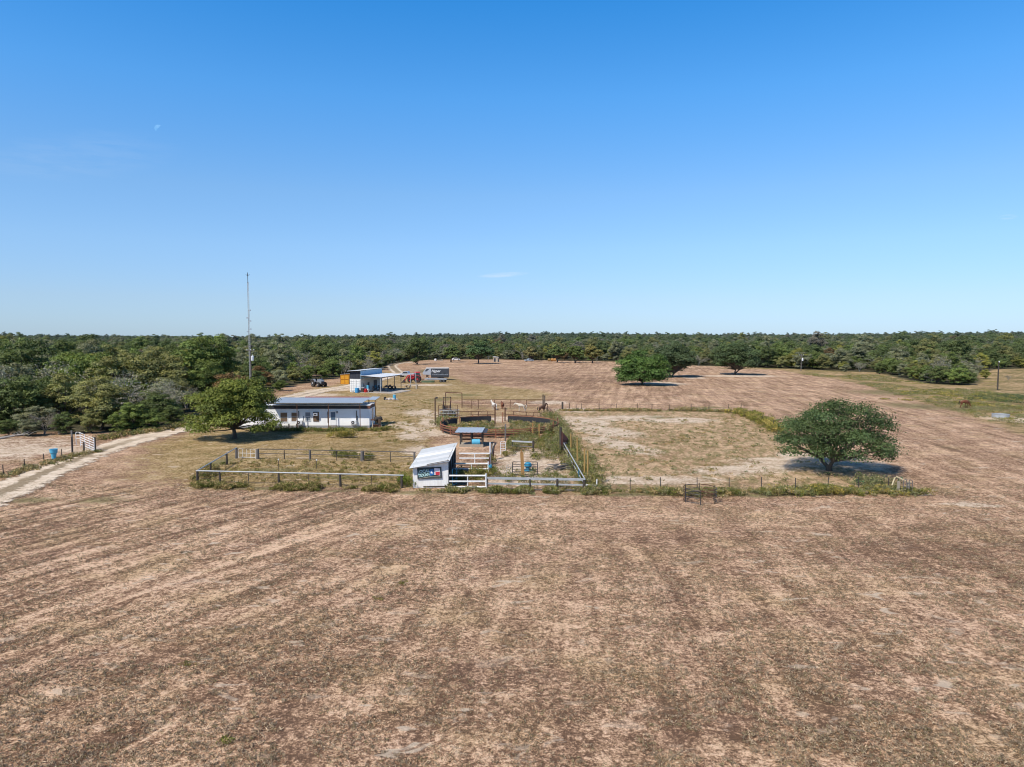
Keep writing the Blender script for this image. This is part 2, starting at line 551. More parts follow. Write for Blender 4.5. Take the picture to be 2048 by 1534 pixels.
wob = (vnoise(gx / 4.0, gy / 4.0, 9) - 0.5) * 3.0
m_pad = mask(PADDOCK, gx + wob * 0.4, gy, 1.4)
m_yard = mask(YARD, gx + wob, gy + wob, 5.0)
m_past = mask(PASTURE, gx + wob, gy + wob, 4.0)
m_pen = mask(PEN, gx, gy, 0.8)
m_penr = mask(PENR, gx + wob * 0.5, gy, 1.5)
m_cor = mask(CORRAL, gx, gy, 2.0)
m_lot = mask(LOT, gx + wob, gy, 3.0)
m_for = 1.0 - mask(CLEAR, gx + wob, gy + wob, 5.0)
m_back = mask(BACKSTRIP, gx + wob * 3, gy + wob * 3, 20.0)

bare = 0.75 * m_penr + 0.55 * m_lot + 0.45 * ell(997, 858, 8, 8, gx, gy)
for q in [(822, 872, 2.2, 6, .3), (800, 850, 3.0, 5, .2), (850, 862, 3.0, 8, .5), (835, 900, 2.5, 4, 0), (842, 826, 3.5, 9, .3), (860, 845, 2.2, 8, .2),
          (1160, 842, 5.5, 9, .2), (1210, 862, 4.5, 9, .5), (1260, 836, 9, 5, .1), (1350, 840, 8, 5, 0), (1640, 915, 6.0, 5.0, 0), (1560, 925, 6.0, 4.0, 0),
          (1480, 940, 7.0, 3.0, .2), (1720, 930, 4, 4, 0), (1240, 890, 3, 10, .4), (1300, 960, 8, 2.5, 0), (2040, 840, 5, 7, 0.3),
          (1950, 1010, 3, 1.0, -.2), (660, 780, 8, 5, 0), (640, 790, 6, 6, 0), (700, 776, 6, 10, 0), (850, 770, 9, 5, 0), (1330, 767, 7, 9, .2),
          (1480, 752, 18, 8, 0), (1390, 756, 5, 5, 0), (960, 845, 3, 3, 0), (1000, 838, 2.0, 5, 0), (1100, 805, 5, 5, 0), (60, 900, 9, 4, 0), (1150, 820, 5, 5, 0)]:
    bare = np.maximum(bare, 1.0 * ell(q[0], q[1], q[2], q[3], gx, gy, q[4]))
green = np.zeros_like(gx)
FROW = poly([(395, 976), (560, 980), (700, 981), (815, 984), (1000, 984), (1190, 988), (1320, 990), (1520, 990), (1680, 988), (1830, 986)])
green = np.maximum(green, np.clip(1.1 - seg_dist(FROW, gx, gy + wob * 0.3, False) / 1.3, 0, 1) * (0.55 + 0.45 * vnoise(gx / 3, gy / 3, 2)))
SIDE = poly([(1185, 975), (1150, 930), (1125, 885), (1113, 850), (1098, 832)])
green = np.maximum(green, np.clip(1.2 - seg_dist(SIDE, gx, gy, False) / 1.6, 0, 1))
BROW = poly([(1130, 821), (1300, 822), (1400, 822), (1484, 826), (1530, 848), (1560, 866)])
green = np.maximum(green, 0.8 * np.clip(1.2 - seg_dist(BROW, gx, gy, False) / 1.8, 0, 1))
for q in [(960, 850, 5, 5, 0), (1060, 850, 5, 5, 0), (1090, 880, 3, 6, 0), (560, 940, 7, 2.2, 0), (700, 955, 9, 1.5, 0), (620, 866, 11, 2.2, 0), (735, 860, 3, 2, 0),
          (820, 790, 3, 3, 0), (930, 790, 6, 6, 0), (880, 800, 4, 8, 0), (850, 742, 6, 25, 0), (440, 925, 2, 6, 0), (1320, 835, 4, 3, 0),
          (1410, 815, 8, 3, 0), (60, 1000, 4, 2, 0), (210, 1000, 4, 2, 0), (1830, 812, 9, 12, 0.2), (1770, 785, 14, 14, 0), (1990, 815, 12, 8, 0), (2010, 790, 16, 10, 0)]:
    green = np.maximum(green, 0.7 * ell(q[0], q[1], q[2], q[3], gx, gy, q[4]))
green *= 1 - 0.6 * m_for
# old mowing passes run round the field: distance from its sides
RND = poly([(-700, 1500), (120, 958), (520, 836), (840, 742), (1000, 727), (1240, 732), (1560, 744), (1740, 775), (2030, 868), (2500, 1120), (2900, 1700)])
m_s = seg_dist(RND, gx, gy, False)
front = np.clip((62.0 - gy) / 40.0, 0, 1)
streak = np.minimum(m_s, 400.0)
wL = np.clip((-4.0 - gx) / 9.0, 0, 1) * np.clip((64.0 - gy) / 8.0, 0, 1)
wR = np.clip((gx - 22.0) / 16.0, 0, 1) * np.clip((gy - 36.0) / 16.0, 0, 1)
wB = np.clip((gy - 112.0) / 20.0, 0, 1)
wL *= 1 - wB
wR = np.maximum(wR, wB * np.clip((gx + 20) / 40, 0, 1))
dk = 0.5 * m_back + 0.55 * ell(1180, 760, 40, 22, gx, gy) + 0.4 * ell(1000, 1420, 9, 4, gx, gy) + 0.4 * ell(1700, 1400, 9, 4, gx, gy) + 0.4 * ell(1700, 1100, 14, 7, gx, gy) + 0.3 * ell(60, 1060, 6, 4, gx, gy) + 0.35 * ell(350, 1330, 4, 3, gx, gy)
pale = 0.5 * ell(1350, 1270, 5, 3, gx, gy) + 0.5 * ell(420, 1200, 5, 6, gx, gy, .4) + 0.4 * ell(1150, 1040, 12, 4, gx, gy) + 0.35 * ell(200, 1400, 4, 3, gx, gy) + 0.3 * ell(1960, 1420, 4, 3, gx, gy) + 0.3 * ell(600, 1060, 8, 4, gx, gy)


def put_attr(name, *ch):
    a = me.color_attributes.new(name, 'FLOAT_COLOR', 'POINT')
    arr = np.ones((nx * ny, 4), np.float32)
    for i, c in enumerate(ch): arr[:, i] = c
    a.data.foreach_set('color', arr.ravel())


put_attr('m1', m_pad, np.clip(m_yard + 0.8 * m_pen + 0.5 * m_cor, 0, 1), m_past)
put_attr('m2', np.clip(bare, 0, 1), m_for, np.clip(green, 0, 1))
put_attr('m4', wL, wR, np.clip((62 - gy) / 20.0, 0, 1) * (1 - wL))
put_attr('m3', streak / 100.0, np.clip(dk, 0, 1), np.clip(pale, 0, 1))
ground = link_mesh('ground', me)
tag(ground, 'dry mown brown pasture with tan bare patches around the ranch yard', None, None, 'structure')

gm = bpy.data.materials.new('dry_pasture')
gm.use_nodes = True
g = NG(gm.node_tree)
geo = g.node('ShaderNodeNewGeometry')
pos = geo.outputs['Position']


def sepc(n):
    s = g.node('ShaderNodeSeparateColor', {0: n.outputs['Color']})
    return s.outputs[0], s.outputs[1], s.outputs[2]


a_pad, a_yard, a_past = sepc(g.attr('m1'))
a_bare, a_for, a_green = sepc(g.attr('m2'))
a_st, a_dk, a_pale = sepc(g.attr('m3'))
nA = g.noise(pos, 0.085, 5.0, 0.62, 0.3)          # blotches of ten metres
nB = g.noise(pos, 0.62, 5.0, 0.66, 0.5)           # of two metres
nC = g.noise(pos, 3.4, 4.0, 0.70, 0.3)            # of thirty centimetres
nD = g.noise(pos, 19.0, 3.0, 0.65)                # clods and straw
a_L, a_R, a_F = sepc(g.attr('m4'))


def stripes(ang, across, along_, dist=0.6):
    rt = g.node('ShaderNodeVectorRotate', {'Vector': pos, 'Angle': ang}, rotation_type='Z_AXIS')
    return g.noise(g.vmul(rt.outputs[0], (along_, across, 0.2)), 1.0, 4.0, 0.62, dist)


sL = stripes(R(-62), 0.80, 0.075)
sR = stripes(R(-80.5), 0.75, 0.06)
sF = stripes(0.0, 0.55, 0.11, 0.8)
stk = g.math('MULTIPLY', g.math('SUBTRACT', sL, 0.5), g.math('MULTIPLY', a_L, 1.35))
stk = g.math('ADD', stk, g.math('MULTIPLY', g.math('SUBTRACT', sR, 0.5), g.math('MULTIPLY', a_R, 0.72)))
stk = g.math('ADD', stk, g.math('MULTIPLY', g.math('SUBTRACT', sF, 0.5), g.math('MULTIPLY', a_F, 0.4)))
sC = stripes(R(-86), 0.8, 0.10, 0.6)
stk = g.math('ADD', stk, g.math('MULTIPLY', g.math('SUBTRACT', sC, 0.5), g.math('MULTIPLY', a_F, 0.65)))
stk = g.math('ADD', g.math('MULTIPLY', stk, 1.15), 0.5)


def wsum(*pairs):
    o = None
    for s, k in pairs:
        t = g.math('MULTIPLY', g.math('SUBTRACT', s, 0.5), k)
        o = t if o is None else g.math('ADD', o, t)
    return g.math('ADD', o, 0.5)


nE = g.noise(pos, 8.0, 4.0, 0.72, 0.4)
t = wsum((nA, 0.42), (nB, 0.66), (nC, 1.25), (nE, 1.35), (nD, 1.0), (stk, 0.85))
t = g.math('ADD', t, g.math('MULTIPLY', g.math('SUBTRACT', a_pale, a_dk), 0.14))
t = g.math('ADD', t, g.math('MULTIPLY', g.smooth(g.noise(pos, 0.16, 4.0, 0.6, 0.8), 0.52, 0.66), 0.10))
tt = g.smooth(t, 0.205, 0.80)
# field of mown stubble
field = g.ramp(tt, [(0.0, (0.146, 0.086, 0.054)), (0.28, (0.265, 0.157, 0.097)), (0.55, (0.418, 0.260, 0.158)), (0.80, (0.565, 0.368, 0.236)), (1.0, (0.767, 0.538, 0.368))])
hue = g.noise(pos, 0.21, 3.0, 0.6)
field = g.mix(g.smooth(hue, 0.48, 0.70, 0, 0.55), field, g.ramp(tt, [(0.0, (0.140, 0.100, 0.056)), (0.5, (0.383, 0.260, 0.134)), (1.0, (0.642, 0.454, 0.260))]))
field = g.mix(g.smooth(hue, 0.48, 0.30, 0, 0.28), field, g.ramp(tt, [(0.0, (0.146, 0.088, 0.067)), (0.5, (0.396, 0.240, 0.169)), (1.0, (0.696, 0.488, 0.356))]))
spk = g.noise(g.vmul(pos, (0.55, 1.0, 1.0)), 1.15, 4.0, 0.58, 0.6)
field = g.mix(g.math('MULTIPLY', g.smooth(spk, 0.595, 0.665, 0, 0.8), g.smooth(nA, 0.40, 0.60, 0.25, 1.0)), field, (0.60, 0.49, 0.375))
wd = g.noise(pos, 0.9, 4.0, 0.6, 0.3)
field = g.mix(g.smooth(wd, 0.685, 0.76, 0, 0.55), field, (0.114, 0.107, 0.033))
# paddock: pale sand with olive tufts in rows
padt = wsum((nB, 1.1), (nC, 1.2), (nD, 0.8), (nA, 0.5))
prt = g.node('ShaderNodeVectorRotate', {'Vector': pos, 'Angle': R(-78)}, rotation_type='Z_AXIS')
padn = g.noise(g.vmul(prt.outputs[0], (0.40, 1.25, 1.0)), 0.95, 5.0, 0.70, 0.4)
paddock = g.ramp(g.smooth(padt, 0.25, 0.78), [(0.0, (0.289, 0.186, 0.102)), (0.5, (0.479, 0.324, 0.191)), (1.0, (0.668, 0.480, 0.309))])
paddock = g.mix(g.smooth(padn, 0.46, 0.575, 0, 0.75), paddock, g.ramp(nC, [(0.3, (0.126, 0.109, 0.042)), (0.7, (0.304, 0.243, 0.105))]))
# yard: golden and olive grass
yard = g.ramp(tt, [(0.0, (0.137, 0.097, 0.038)), (0.3, (0.247, 0.168, 0.069)), (0.6, (0.378, 0.259, 0.116)), (0.85, (0.493, 0.351, 0.181)), (1.0, (0.598, 0.446, 0.269))])
ygr = g.noise(pos, 0.33, 4.0, 0.62)
yard = g.mix(g.smooth(ygr, 0.53, 0.68, 0, 0.6), yard, g.ramp(nC, [(0.3, (0.105, 0.099, 0.029)), (0.7, (0.273, 0.223, 0.076))]))
yard = g.mix(g.smooth(spk, 0.60, 0.665, 0, 0.75), yard, (0.62, 0.49, 0.36))
# right pasture: grey-green grass
past = g.ramp(g.smooth(wsum((nA, 1.0), (nB, 1.2), (nC, 1.0)), 0.28, 0.76), [(0.0, (0.160, 0.134, 0.057)), (0.35, (0.262, 0.192, 0.088)), (0.65, (0.384, 0.267, 0.139)), (1.0, (0.512, 0.348, 0.199))])
past = g.mix(g.smooth(g.noise(pos, 0.11, 4.0, 0.65), 0.54, 0.68, 0, 0.8), past, g.ramp(nB, [(0.35, (0.131, 0.129, 0.025)), (0.65, (0.263, 0.223, 0.050))]))
barec = g.ramp(g.smooth(wsum((nB, 1.0), (nC, 1.2), (nD, 0.7)), 0.25, 0.75), [(0.0, (0.42, 0.30, 0.205)), (0.5, (0.61, 0.48, 0.355)), (1.0, (0.75, 0.63, 0.50))])
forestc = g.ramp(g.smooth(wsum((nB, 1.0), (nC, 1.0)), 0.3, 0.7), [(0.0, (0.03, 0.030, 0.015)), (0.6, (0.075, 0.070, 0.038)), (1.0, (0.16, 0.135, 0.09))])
greenc = g.ramp(g.smooth(wsum((nB, 1.0), (nC, 1.3), (nD, 0.6)), 0.28, 0.74), [(0.0, (0.055, 0.065, 0.022)), (0.5, (0.125, 0.130, 0.048)), (1.0, (0.29, 0.250, 0.115))])


def edge(a, k=0.7, lo=0.36, hi=0.64):
    return g.smooth(g.math('ADD', a, g.math('MULTIPLY', g.math('SUBTRACT', wsum((nB, 0.8), (nC, 0.8)), 0.5), k)), lo, hi)


c = g.mix(edge(a_yard, 1.1), field, yard)
c = g.mix(edge(a_past), c, past)
c = g.mix(edge(a_pad), c, paddock)
c = g.mix(g.math('MULTIPLY', edge(a_bare, 1.3, 0.30, 0.75), 0.9), c, barec)
c = g.mix(g.math('MULTIPLY', edge(a_green, 1.4, 0.3, 0.8), 0.8), c, greenc)
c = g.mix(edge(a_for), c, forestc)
# far land under the woods
bs = g.node('ShaderNodeBsdfPrincipled', {'Base Color': c, 'Roughness': 0.95})
bs.inputs['Specular IOR Level'].default_value = 0.1
hgt = g.math('ADD', g.math('ADD', g.math('MULTIPLY', nC, 0.10), g.math('MULTIPLY', nE, 0.07)), g.math('MULTIPLY', nD, 0.035))
bn = g.node('ShaderNodeBump', {'Height': hgt, 'Strength': 1.0, 'Distance': 1.0})
g.put(bs.inputs['Normal'], bn.outputs[0])
g.node('ShaderNodeOutputMaterial', {'Surface': bs.outputs[0]})
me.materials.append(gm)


# ------------------------------------------------------------------ dirt tracks
def resample(pts, step):
    pts = [Vector(p) for p in pts]
    out = []
    n = len(pts)
    for i in range(n - 1):
        p0, p1, p2, p3 = pts[max(0, i - 1)], pts[i], pts[i + 1], pts[min(n - 1, i + 2)]
        k = max(2, int((p2 - p1).length / step))
        for j in range(k):
            t = j / k
            out.append(0.5 * ((2 * p1) + (p2 - p0) * t + (2 * p0 - 5 * p1 + 4 * p2 - p3) * t * t + (3 * p1 - p0 - 3 * p2 + p3) * t ** 3))
    out.append(pts[-1])
    return out


def strip(name, label, pts, width, mtl, z, mid_end=0.0, step=0.8, wfun=None):
    c = resample(pts, step)
    n = len(c)
    us = np.linspace(-1, 1, 13)
    vs, fs, ua, va = [], [], [], []
    L = 0.0
    for i, p in enumerate(c):
        d = (c[min(n - 1, i + 1)] - c[max(0, i - 1)]).normalized()
        s = Vector((d.y, -d.x, 0))
        if i: L += (p - c[i - 1]).length
        wd = width * (wfun(i / (n - 1)) if wfun else 1.0)
        for u in us:
            q = p + s * (u * wd / 2)
            zz = z + 0.02 * (1 - u * u)
            vs.append((q.x, q.y, zz + 0.05))
            ua.append(u)
            va.append(min(1.0, max(0.0, (1 - i / (n - 1) - mid_end) * 6)))
    k = len(us)
    for i in range(n - 1):
        for j in range(k - 1):
            fs.append((i * k + j, i * k + j + 1, (i + 1) * k + j + 1, (i + 1) * k + j))
    m = bpy.data.meshes.new(name)
    m.from_pydata(vs, [], fs)
    a = m.color_attributes.new('road', 'FLOAT_COLOR', 'POINT')
    arr = np.ones((len(vs), 4), np.float32)
    arr[:, 0] = np.array(ua) * 0.5 + 0.5
    arr[:, 1] = va
    a.data.foreach_set('color', arr.ravel())
    m.polygons.foreach_set('use_smooth', [True] * len(fs))
    m.materials.append(mtl)
    return tag(link_mesh(name, m), label, None, None, 'structure')


def road_mat(name, rut, mid_amt):
    m = bpy.data.materials.new(name)
    m.use_nodes = True
    g = NG(m.node_tree)
    pos = g.node('ShaderNodeNewGeometry').outputs['Position']
    s = g.node('ShaderNodeSeparateColor', {0: g.attr('road').outputs['Color']})
    u = g.math('ABSOLUTE', g.math('SUBTRACT', g.math('MULTIPLY', s.outputs[0], 2.0), 1.0))
    n1 = g.noise(pos, 0.7, 5.0, 0.65)
    n2 = g.noise(pos, 5.0, 4.0, 0.65)
    tt = g.smooth(g.math('ADD', g.math('MULTIPLY', n1, 0.6), g.math('MULTIPLY', n2, 0.4)), 0.32, 0.66)
    col = g.ramp(tt, [(0.0, (0.47, 0.355, 0.25)), (0.5, (0.62, 0.50, 0.375)), (1.0, (0.74, 0.625, 0.50))])
    nn = g.math('MULTIPLY', g.math('SUBTRACT', g.math('ADD', n1, g.math('MULTIPLY', n2, 0.5)), 0.75), 1.6)
    alpha = g.smooth(g.math('ADD', g.math('SUBTRACT', 1.0, u), nn), 0.02, 0.38)
    midm = g.math('MULTIPLY', g.smooth(g.math('ADD', u, g.math('MULTIPLY', nn, 0.5)), rut + 0.09, rut - 0.09), g.math('MULTIPLY', s.outputs[1], mid_amt * 0.85))
    grass = g.ramp(n2, [(0.3, (0.13, 0.10, 0.055)), (0.7, (0.30, 0.22, 0.13))])
    col = g.mix(midm, col, grass)
    b = g.node('ShaderNodeBsdfPrincipled', {'Base Color': col, 'Roughness': 0.95})
    b.inputs['Specular IOR Level'].default_value = 0.1
    bn = g.node('ShaderNodeBump', {'Height': g.math('ADD', g.math('MULTIPLY', n2, 0.06), g.math('MULTIPLY', midm, 0.05)), 'Strength': 0.6, 'Distance': 1.0})
    g.put(b.inputs['Normal'], bn.outputs[0])
    tr = g.node('ShaderNodeBsdfTransparent')
    mx = g.node('ShaderNodeMixShader', {0: alpha, 1: tr.outputs[0], 2: b.outputs[0]})
    g.node('ShaderNodeOutputMaterial', {'Surface': mx.outputs[0]})
    return m


strip('dirt_road', 'pale two-rut dirt road running from the near left up to the house',
      [P(*q) for q in [(-420, 1190), (-200, 1078), (0, 988), (100, 942), (200, 902), (300, 873), (375, 855), (430, 848), (520, 841)]], 5.2,
      road_mat('road_dirt', 0.24, 0.95), 0.004, 0.22, wfun=lambda t: 1.0 + 0.5 * max(0, t - 0.6))
strip('yard_track', 'pale gravel track curving behind the house towards the shop building',
      [P(*q) for q in [(470, 846), (500, 822), (545, 804), (600, 791), (650, 780), (700, 773), (745, 762), (776, 753), (796, 746)]], 6.5,
      road_mat('track_dirt', 0.2, 0.5), 0.008, 0.0)
strip('field_track', 'two thin wheel ruts curving away into the field behind the shop',
      [P(*q) for q in [(800, 749), (796, 745), (788, 738), (784, 732.5), (787, 729.2), (800, 726.5), (830, 724)]], 5.2,
      road_mat('rut_dirt', 0.42, 1.0), 0.004, 0.0)
# ------------------------------------------------------------------ trees
def leaf_mat(name, stops, transl=0.20):
    """foliage: tone per leaf, tint per tree (object colour; alpha 0 takes a random kind instead)"""
    m = bpy.data.materials.new(name)
    m.use_nodes = True
    g = NG(m.node_tree)
    oi = g.node('ShaderNodeObjectInfo')
    tone = g.node('ShaderNodeSeparateColor', {0: g.attr('tone').outputs['Color']})
    kind = g.ramp(oi.outputs['Random'], stops)
    g_r = kind.node.color_ramp
    g_r.interpolation = 'CONSTANT'
    base = g.mix(oi.outputs['Alpha'], kind, oi.outputs['Color'])
    v = g.lin(tone.outputs[0], 0.0, 1.0, 0.55, 1.68)
    vv = g.node('ShaderNodeCombineXYZ', {0: v, 1: v, 2: v}).outputs[0]
    c = g.mix(1.0, base, vv, 'MULTIPLY')
    c = g.mix(g.math('MULTIPLY', tone.outputs[1], 0.5), c, g.mix(1.0, c, (1.45, 1.18, 0.70), 'MULTIPLY'))
    # aerial haze painted into the leaf colour, growing paler and bluer with distance
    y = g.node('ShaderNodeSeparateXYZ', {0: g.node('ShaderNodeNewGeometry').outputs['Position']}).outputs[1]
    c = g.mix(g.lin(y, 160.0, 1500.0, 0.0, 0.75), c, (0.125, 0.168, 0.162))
    b = g.node('ShaderNodeBsdfPrincipled', {'Base Color': c, 'Roughness': 0.55})
    b.inputs['Specular IOR Level'].default_value = 0.18
    tr = g.node('ShaderNodeBsdfTranslucent', {'Color': g.mix(1.0, c, (1.1, 1.25, 0.5), 'MULTIPLY')})
    mx = g.node('ShaderNodeMixShader', {0: transl, 1: b.outputs[0], 2: tr.outputs[0]})
    g.node('ShaderNodeOutputMaterial', {'Surface': mx.outputs[0]})
    return m


KINDS = {
    'dark': (0.105, 0.140, 0.052),
    'green': (0.140, 0.188, 0.056),
    'olive': (0.190, 0.196, 0.080),
    'greygreen': (0.205, 0.220, 0.140),
    'yellow': (0.235, 0.240, 0.062),
    'brown': (0.150, 0.098, 0.048),
    'grey': (0.190, 0.178, 0.155),
}
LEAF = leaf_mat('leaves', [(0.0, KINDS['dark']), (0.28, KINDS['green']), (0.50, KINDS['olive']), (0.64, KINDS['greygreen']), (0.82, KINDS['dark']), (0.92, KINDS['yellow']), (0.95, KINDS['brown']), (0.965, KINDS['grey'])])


def leaf_mesh(name, cen, nrm, size, tone, aspect=0.62, mtl=None):
    """one quad per leaf spray; cen, nrm (n,3), size (n,), tone (n,2)"""
    n = len(cen)
    nrm = nrm / np.maximum(1e-6, np.linalg.norm(nrm, axis=1))[:, None]
    r = RNG.normal(size=(n, 3))
    a = np.cross(nrm, r)
    a /= np.maximum(1e-6, np.linalg.norm(a, axis=1))[:, None]
    b = np.cross(nrm, a)
    a = a * (size / 2)[:, None]
    b = b * (size / 2 * aspect)[:, None]
    bend = nrm * (size * RNG.uniform(-0.18, 0.18, n))[:, None]
    co = np.stack([cen - a, cen - b * RNG.uniform(0.6, 1.2, n)[:, None] + bend, cen + a, cen + b * RNG.uniform(0.6, 1.2, n)[:, None] + bend], 1).reshape(-1, 3)
    me = bpy.data.meshes.new(name)
    me.vertices.add(n * 4)
    me.vertices.foreach_set('co', co.astype(np.float32).ravel())
    idx = np.arange(n * 4, dtype=np.int32)
    me.loops.add(n * 4)
    me.loops.foreach_set('vertex_index', idx)
    me.polygons.add(n)
    me.polygons.foreach_set('loop_start', np.arange(0, n * 4, 4, dtype=np.int32))
    me.update(calc_edges=True)
    t = me.color_attributes.new('tone', 'FLOAT_COLOR', 'POINT')
    arr = np.ones((n * 4, 4), np.float32)
    arr[:, 0] = np.repeat(tone[:, 0], 4)
    arr[:, 1] = np.repeat(tone[:, 1], 4)
    t.data.foreach_set('color', arr.ravel())
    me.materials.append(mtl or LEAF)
    return me


def crown_clumps(h, wd, base, n, rng, lean=(0, 0), sep=0.60, nl=9):
    """centres and radii of the foliage clumps: an uneven dome from height base to h"""
    out = []
    zc = base + (h - base) * 0.42
    tries = 0
    lob = rng.uniform(0, 2 * PI, 3)
    # a handful of boughs: foliage gathers round their ends and leaves notches between them
    bg = [(k * 2.4 + rng.uniform(-.4, .4), rng.uniform(-0.45, 0.95)) for k in range(nl)]
    bough = [(math.cos(a_) * math.sqrt(1 - s_ * s_), math.sin(a_) * math.sqrt(1 - s_ * s_), s_) for a_, s_ in bg]
    while len(out) < n and tries < n * 60:
        tries += 1
        az = rng.uniform(0, 2 * PI)
        sz = rng.uniform(-0.75, 1.0)
        rr = rng.uniform(0.30, 0.92) ** 0.7
        h0 = math.sqrt(max(0.0, 1 - sz * sz))
        if rr > 0.60 and tries < n * 50 and max(math.cos(az) * h0 * q[0] + math.sin(az) * h0 * q[1] + sz * q[2] for q in bough) < (0.84 if nl > 7 else 0.87): continue
        hor = math.sqrt(max(0.0, 1 - sz * sz)) if sz > 0 else 1 - 0.25 * abs(sz)
        k = 1 + 0.13 * math.sin(2 * az + lob[0]) + 0.10 * math.sin(3 * az + lob[1]) + 0.06 * math.sin(5 * az + lob[2])
        x = math.cos(az) * hor * rr * wd / 2 * k * 0.86
        y = math.sin(az) * hor * rr * wd / 2 * k * 0.86
        z = zc + sz * rr * ((h - zc) if sz > 0 else (zc - base)) * 0.9 * (1 + 0.12 * math.sin(az * 2 + lob[1]))
        r = wd * (rng.uniform(0.10, 0.155) if len(out) < n * 0.55 else rng.uniform(0.055, 0.09))
        if any((x - o[0]) ** 2 + (y - o[1]) ** 2 + ((z - o[2]) * 1.3) ** 2 < (sep * (r + o[3])) ** 2 for o in out):
            continue
        out.append((x + lean[0] * (z / h), y + lean[1] * (z / h), z, r, rng.uniform(0.05, 0.95), rng.uniform(0, 1)))
    return out


def crown_mesh(name, clumps, per, size, rng, flat=0.66):
    C, Nn, S, T = [], [], [], []
    rmax = max(q[3] for q in clumps)
    for (x, y, z, r, tn, wm) in clumps:
        n = max(10, int(per * (r / rmax) ** 1.7))
        d = rng.normal(size=(n, 3))
        d /= np.linalg.norm(d, axis=1)[:, None]
        d[:, 2] = np.where(d[:, 2] < -0.35, -d[:, 2], d[:, 2])
        rad = r * rng.uniform(0.2, 1.0, n) ** 0.45 * (1 + 0.15 * rng.normal(size=n))
        c = np.array([x, y, z]) + d * rad[:, None] * np.array([1.12, 1.12, flat])
        C.append(c)
        Nn.append(d * 0.85 + np.array([0, 0, 0.45]) + rng.normal(size=(n, 3)) * 0.38)
        S.append(size * rng.uniform(0.6, 1.5, n))
        T.append(np.column_stack([np.clip(tn * 0.6 + 0.2 + rng.normal(size=n) * 0.17, 0, 1), np.clip(wm * 0.7 + rng.normal(size=n) * 0.2, 0, 1)]))
    return leaf_mesh(name, np.vstack(C), np.vstack(Nn), np.concatenate(S), np.vstack(T))


def trunk_mesh(name, h, base, r0, clumps, rng, forks=1, mtl=None, lean=(0, 0), n=7):
    b = MB()
    fork_h = base * 0.75 + (h - base) * 0.08
    starts = []
    for k in range(forks):
        off = (rng.uniform(-1, 1) * r0 * (forks > 1) * 1.5, rng.uniform(-1, 1) * r0 * (forks > 1) * 1.5)
        tx, ty = off[0] * 3 + lean[0] * 0.3 + rng.uniform(-.3, .3), off[1] * 3 + lean[1] * 0.3 + rng.uniform(-.3, .3)
        p = [(off[0] * 0.4, off[1] * 0.4, -0.15), (off[0] * .7, off[1] * .7, fork_h * 0.35), ((off[0] + tx) / 2, (off[1] + ty) / 2, fork_h * 0.7), (tx, ty, fork_h)]
        q = r0 / math.sqrt(forks)
        b.tube(p, [q * 1.45, q * 1.0, q * 0.9, q * 0.8], n)
        starts.append(Vector(p[-1]))
    for i, c in enumerate(clumps):
        e = Vector(c[:3])
        s = min(starts, key=lambda q: (q.xy - e.xy).length)
        d = e - s
        m1 = s + d * 0.35 + Vector((rng.uniform(-.25, .25), rng.uniform(-.25, .25), rng.uniform(-0.1, 0.3))) * d.length * 0.35
        m2 = s + d * 0.72 + Vector((rng.uniform(-.2, .2), rng.uniform(-.2, .2), rng.uniform(-.15, .2))) * d.length * 0.3
        q = r0 * min(0.55, 0.16 + 0.42 * c[3] / max(k2[3] for k2 in clumps)) * 0.8
        b.tube([s, m1, m2, e], [q, q * 0.7, q * 0.42, q * 0.14], 5, cap=False)
    o = b.build(name, mtl or M['bark'], None, smooth=True)
    return o


def twig_mesh(name, h, wd, base, rng, mtl):
    """a bare tree: limbs that split again and again into thin grey twigs"""
    b = MB()

    def grow(p, d, L, r, depth):
        q = p + d * L * 0.5 + Vector(rng.normal(size=3)) * L * 0.06
        e = p + d * L
        b.tube([p, q, e], [r, r * 0.8, r * 0.55], 4 if depth > 1 else 6, cap=False)
        if depth >= 4: return
        for k in range(3 if depth < 3 else 4):
            nd = d + Vector(rng.normal(size=3)) * 0.62
            nd.z = nd.z * 0.85 + 0.12
            grow(e if k else q, nd.normalized(), L * rng.uniform(0.55, 0.85), r * 0.52, depth + 1)
    for k in range(3):
        az = rng.uniform(0, 2 * PI)
        grow(Vector((0.1 * math.cos(az), 0.1 * math.sin(az), -0.1)), Vector((math.cos(az) * 0.30, math.sin(az) * 0.30, 1)).normalized(), h * 0.33, 0.13, 0)
    return b.build(name, mtl)


def skirt_clumps(wd, n, rng):
    # low boughs drooping round the foot of the crown
    out = []
    for k in range(n):
        a = 2 * PI * (k + rng.uniform(-.3, .3)) / n
        q = wd / 2 * rng.uniform(0.62, 0.86)
        r = wd * rng.uniform(0.085, 0.125)
        out.append((q * math.cos(a), q * math.sin(a), r * rng.uniform(0.75, 1.5), r, rng.uniform(.1, .8), 0.4))
    return out




def make_tree(name, label, loc, h, wd, base, nclump, per, leaf, color, seed, forks=1, r0=None, lean=(0, 0), rz=0.0, group=None, cat='tree', flat=0.66, extra=(), skirt=0, nl=9, sep=0.60):
    rng = np.random.default_rng(seed)
    cl = crown_clumps(h, wd, base, nclump, rng, lean=lean, nl=nl, sep=sep) + [(*e, 0.5, 0.5) for e in extra] + skirt_clumps(wd, skirt, rng)
    root = thing(name, label, cat, loc, rz, group)
    tr = trunk_mesh('trunk', h, base, r0 or h * 0.035, cl, rng, forks, lean=lean)
    tr.parent = root
    cr = link_mesh('crown', crown_mesh('crown', cl, per, leaf, rng, flat), root)
    cr.color = (*color, 1.0)
    return root


def K(k, j=0.0, rng=random):
    c = KINDS[k]
    f = 1 + rng.uniform(-j, j)
    return tuple(x * f for x in c)


